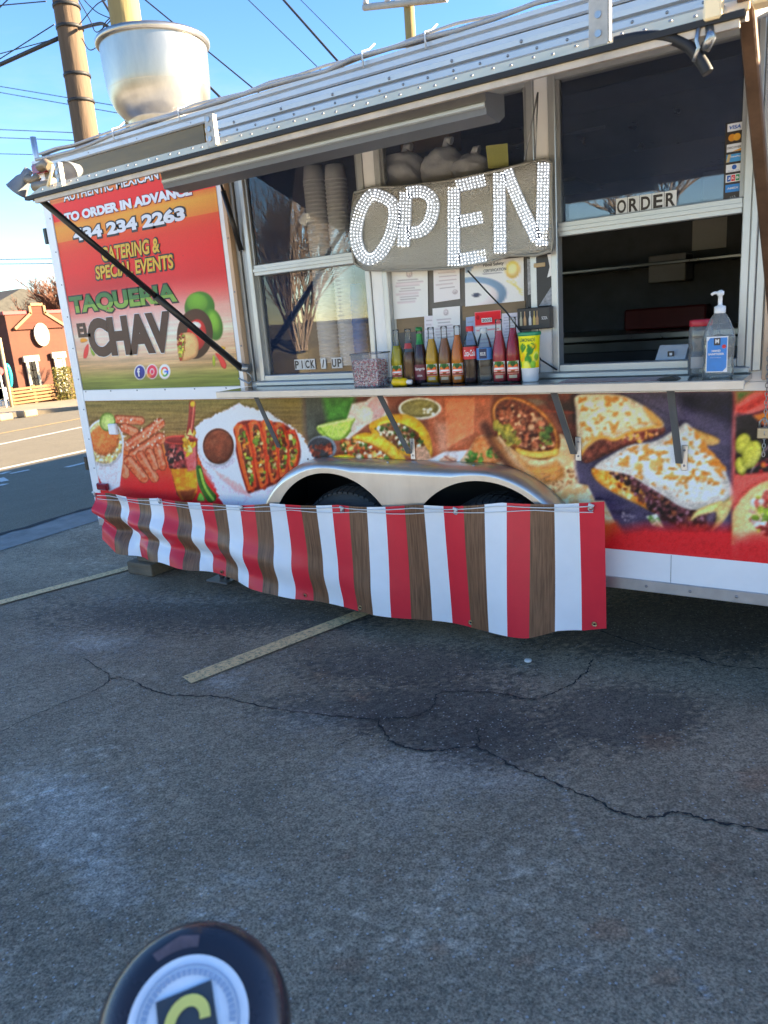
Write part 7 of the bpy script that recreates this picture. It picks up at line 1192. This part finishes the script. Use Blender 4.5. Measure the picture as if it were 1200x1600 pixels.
# ---- round-headed post close to the lens
PK = .84
rd = Vector(ray(302, 1606)).normalized(); pc = Vector(CAM) + rd * .97; nrm = (Vector(CAM) - pc).normalized(); nrm = (nrm * .85 + Vector((0, -.25, .55))).normalized()
ps = thing('round_post', (pc.x, pc.y, 0), 'black round headed post with a white sticker close to the camera', 'post'); ux = Vector((1, 0, 0)); ux = (ux - nrm * ux.dot(nrm)).normalized(); uy = nrm.cross(ux)
def disc(mbq, rows, n=56, sx_=1.0, sy_=1.0):
    rows = [(r * PK, h) for r, h in rows]
    vs = []
    for r, h in rows:
        for k in range(n): t = 2 * math.pi * k / n; vs.append(pc + (ux * math.cos(t) * sx_ + uy * math.sin(t) * sy_) * r + nrm * h)
    mbq.add(vs, [(i * n + k, i * n + (k + 1) % n, (i + 1) * n + (k + 1) % n, (i + 1) * n + k) for i in range(len(rows) - 1) for k in range(n)], 0, True)
M_HEAD = mat('gloss_black', (.025, .022, .028), .28, coat=.3); q = MB(); disc(q, [(.0, -.05), (.085, -.05), (.112, -.035), (.121, -.012), (.119, .006), (.108, .018), (.088, .026), (.078, .027), (0, .0275)], sy_=1.0); hd_ = q.build('post_head', M_HEAD, ps)
q = MB(); disc(q, [(.0735, .0285), (.0, .0295)], sy_=1.0); stk = q.build('sticker', mat('sticker_white', (.72, .76, .80), .4), hd_); q = MB(); disc(q, [(.063, .0303), (.0605, .0303)], sy_=1.0); q.build('sticker_ring', mat('ring_blue', (.30, .38, .50), .5), hd_)
for k in range(26):
    t = R(30 + k * 11.5 / 1.6); c_ = pc + (ux * math.cos(t) + uy * math.sin(t)) * .054 * PK + nrm * .0303; e = (ux * -math.sin(t) + uy * math.cos(t)) * .0022; f_ = (ux * math.cos(t) + uy * math.sin(t)) * .003; q = MB(); q.add([c_ - e - f_, c_ + e - f_, c_ + e + f_, c_ - e + f_], [(0, 1, 2, 3)]); q.build('rim_mark', MATS['ring_blue'], hd_)
q = MB(); s_ = .040; dm = [pc + ux * a * s_ + uy * b * s_ * 1.05 + nrm * .0312 for a, b in ((0, 1), (1, 0), (0, -1), (-1, 0))]; q.add(dm, [(0, 1, 2, 3)]); q.build('diamond', mat('slate_patch', (.045, .055, .065), .5), hd_)
q = MB(); pts = [pc + ux * .017 * math.cos(R(t)) + uy * .020 * math.sin(R(t)) + nrm * .033 for t in np.linspace(35, 325, 22)]; L0 = []
for i, p in enumerate(pts):
    d = (p - (pc + nrm * .033)).normalized(); L0 += [p + d * .0055, p - d * .0055]
q.add(L0, [(2 * i, 2 * i + 1, 2 * i + 3, 2 * i + 2) for i in range(len(pts) - 1)]); q.build('letter', mat('letter_yellow', (.75, .66, .16), .5), hd_)
q = MB(); c_ = pc + ux * .080 * PK + uy * .0 + nrm * .026; q.tube([c_, c_ + nrm * .004], .009, 14); q.build('screw', M_STAIN, hd_); q = MB()
c_ = pc - ux * .050 + uy * .052 + nrm * .0265
q.add([c_ + (ux * a + uy * b) for a, b in ((-.022, -.018), (-.008, -.022), (.020, .006), (.013, .020), (-.006, .010))], [(0, 1, 2, 3, 4)]); q.build('worn_patch', mat('patch_grey', (.11, .08, .09), .5, var=.5, vscale=30), hd_)
q = MB(); q.tube([(pc.x, pc.y, 0.004), (pc.x, pc.y, pc.z - .03)], .035, 16); q.build('post_shaft', M_HEAD, ps)
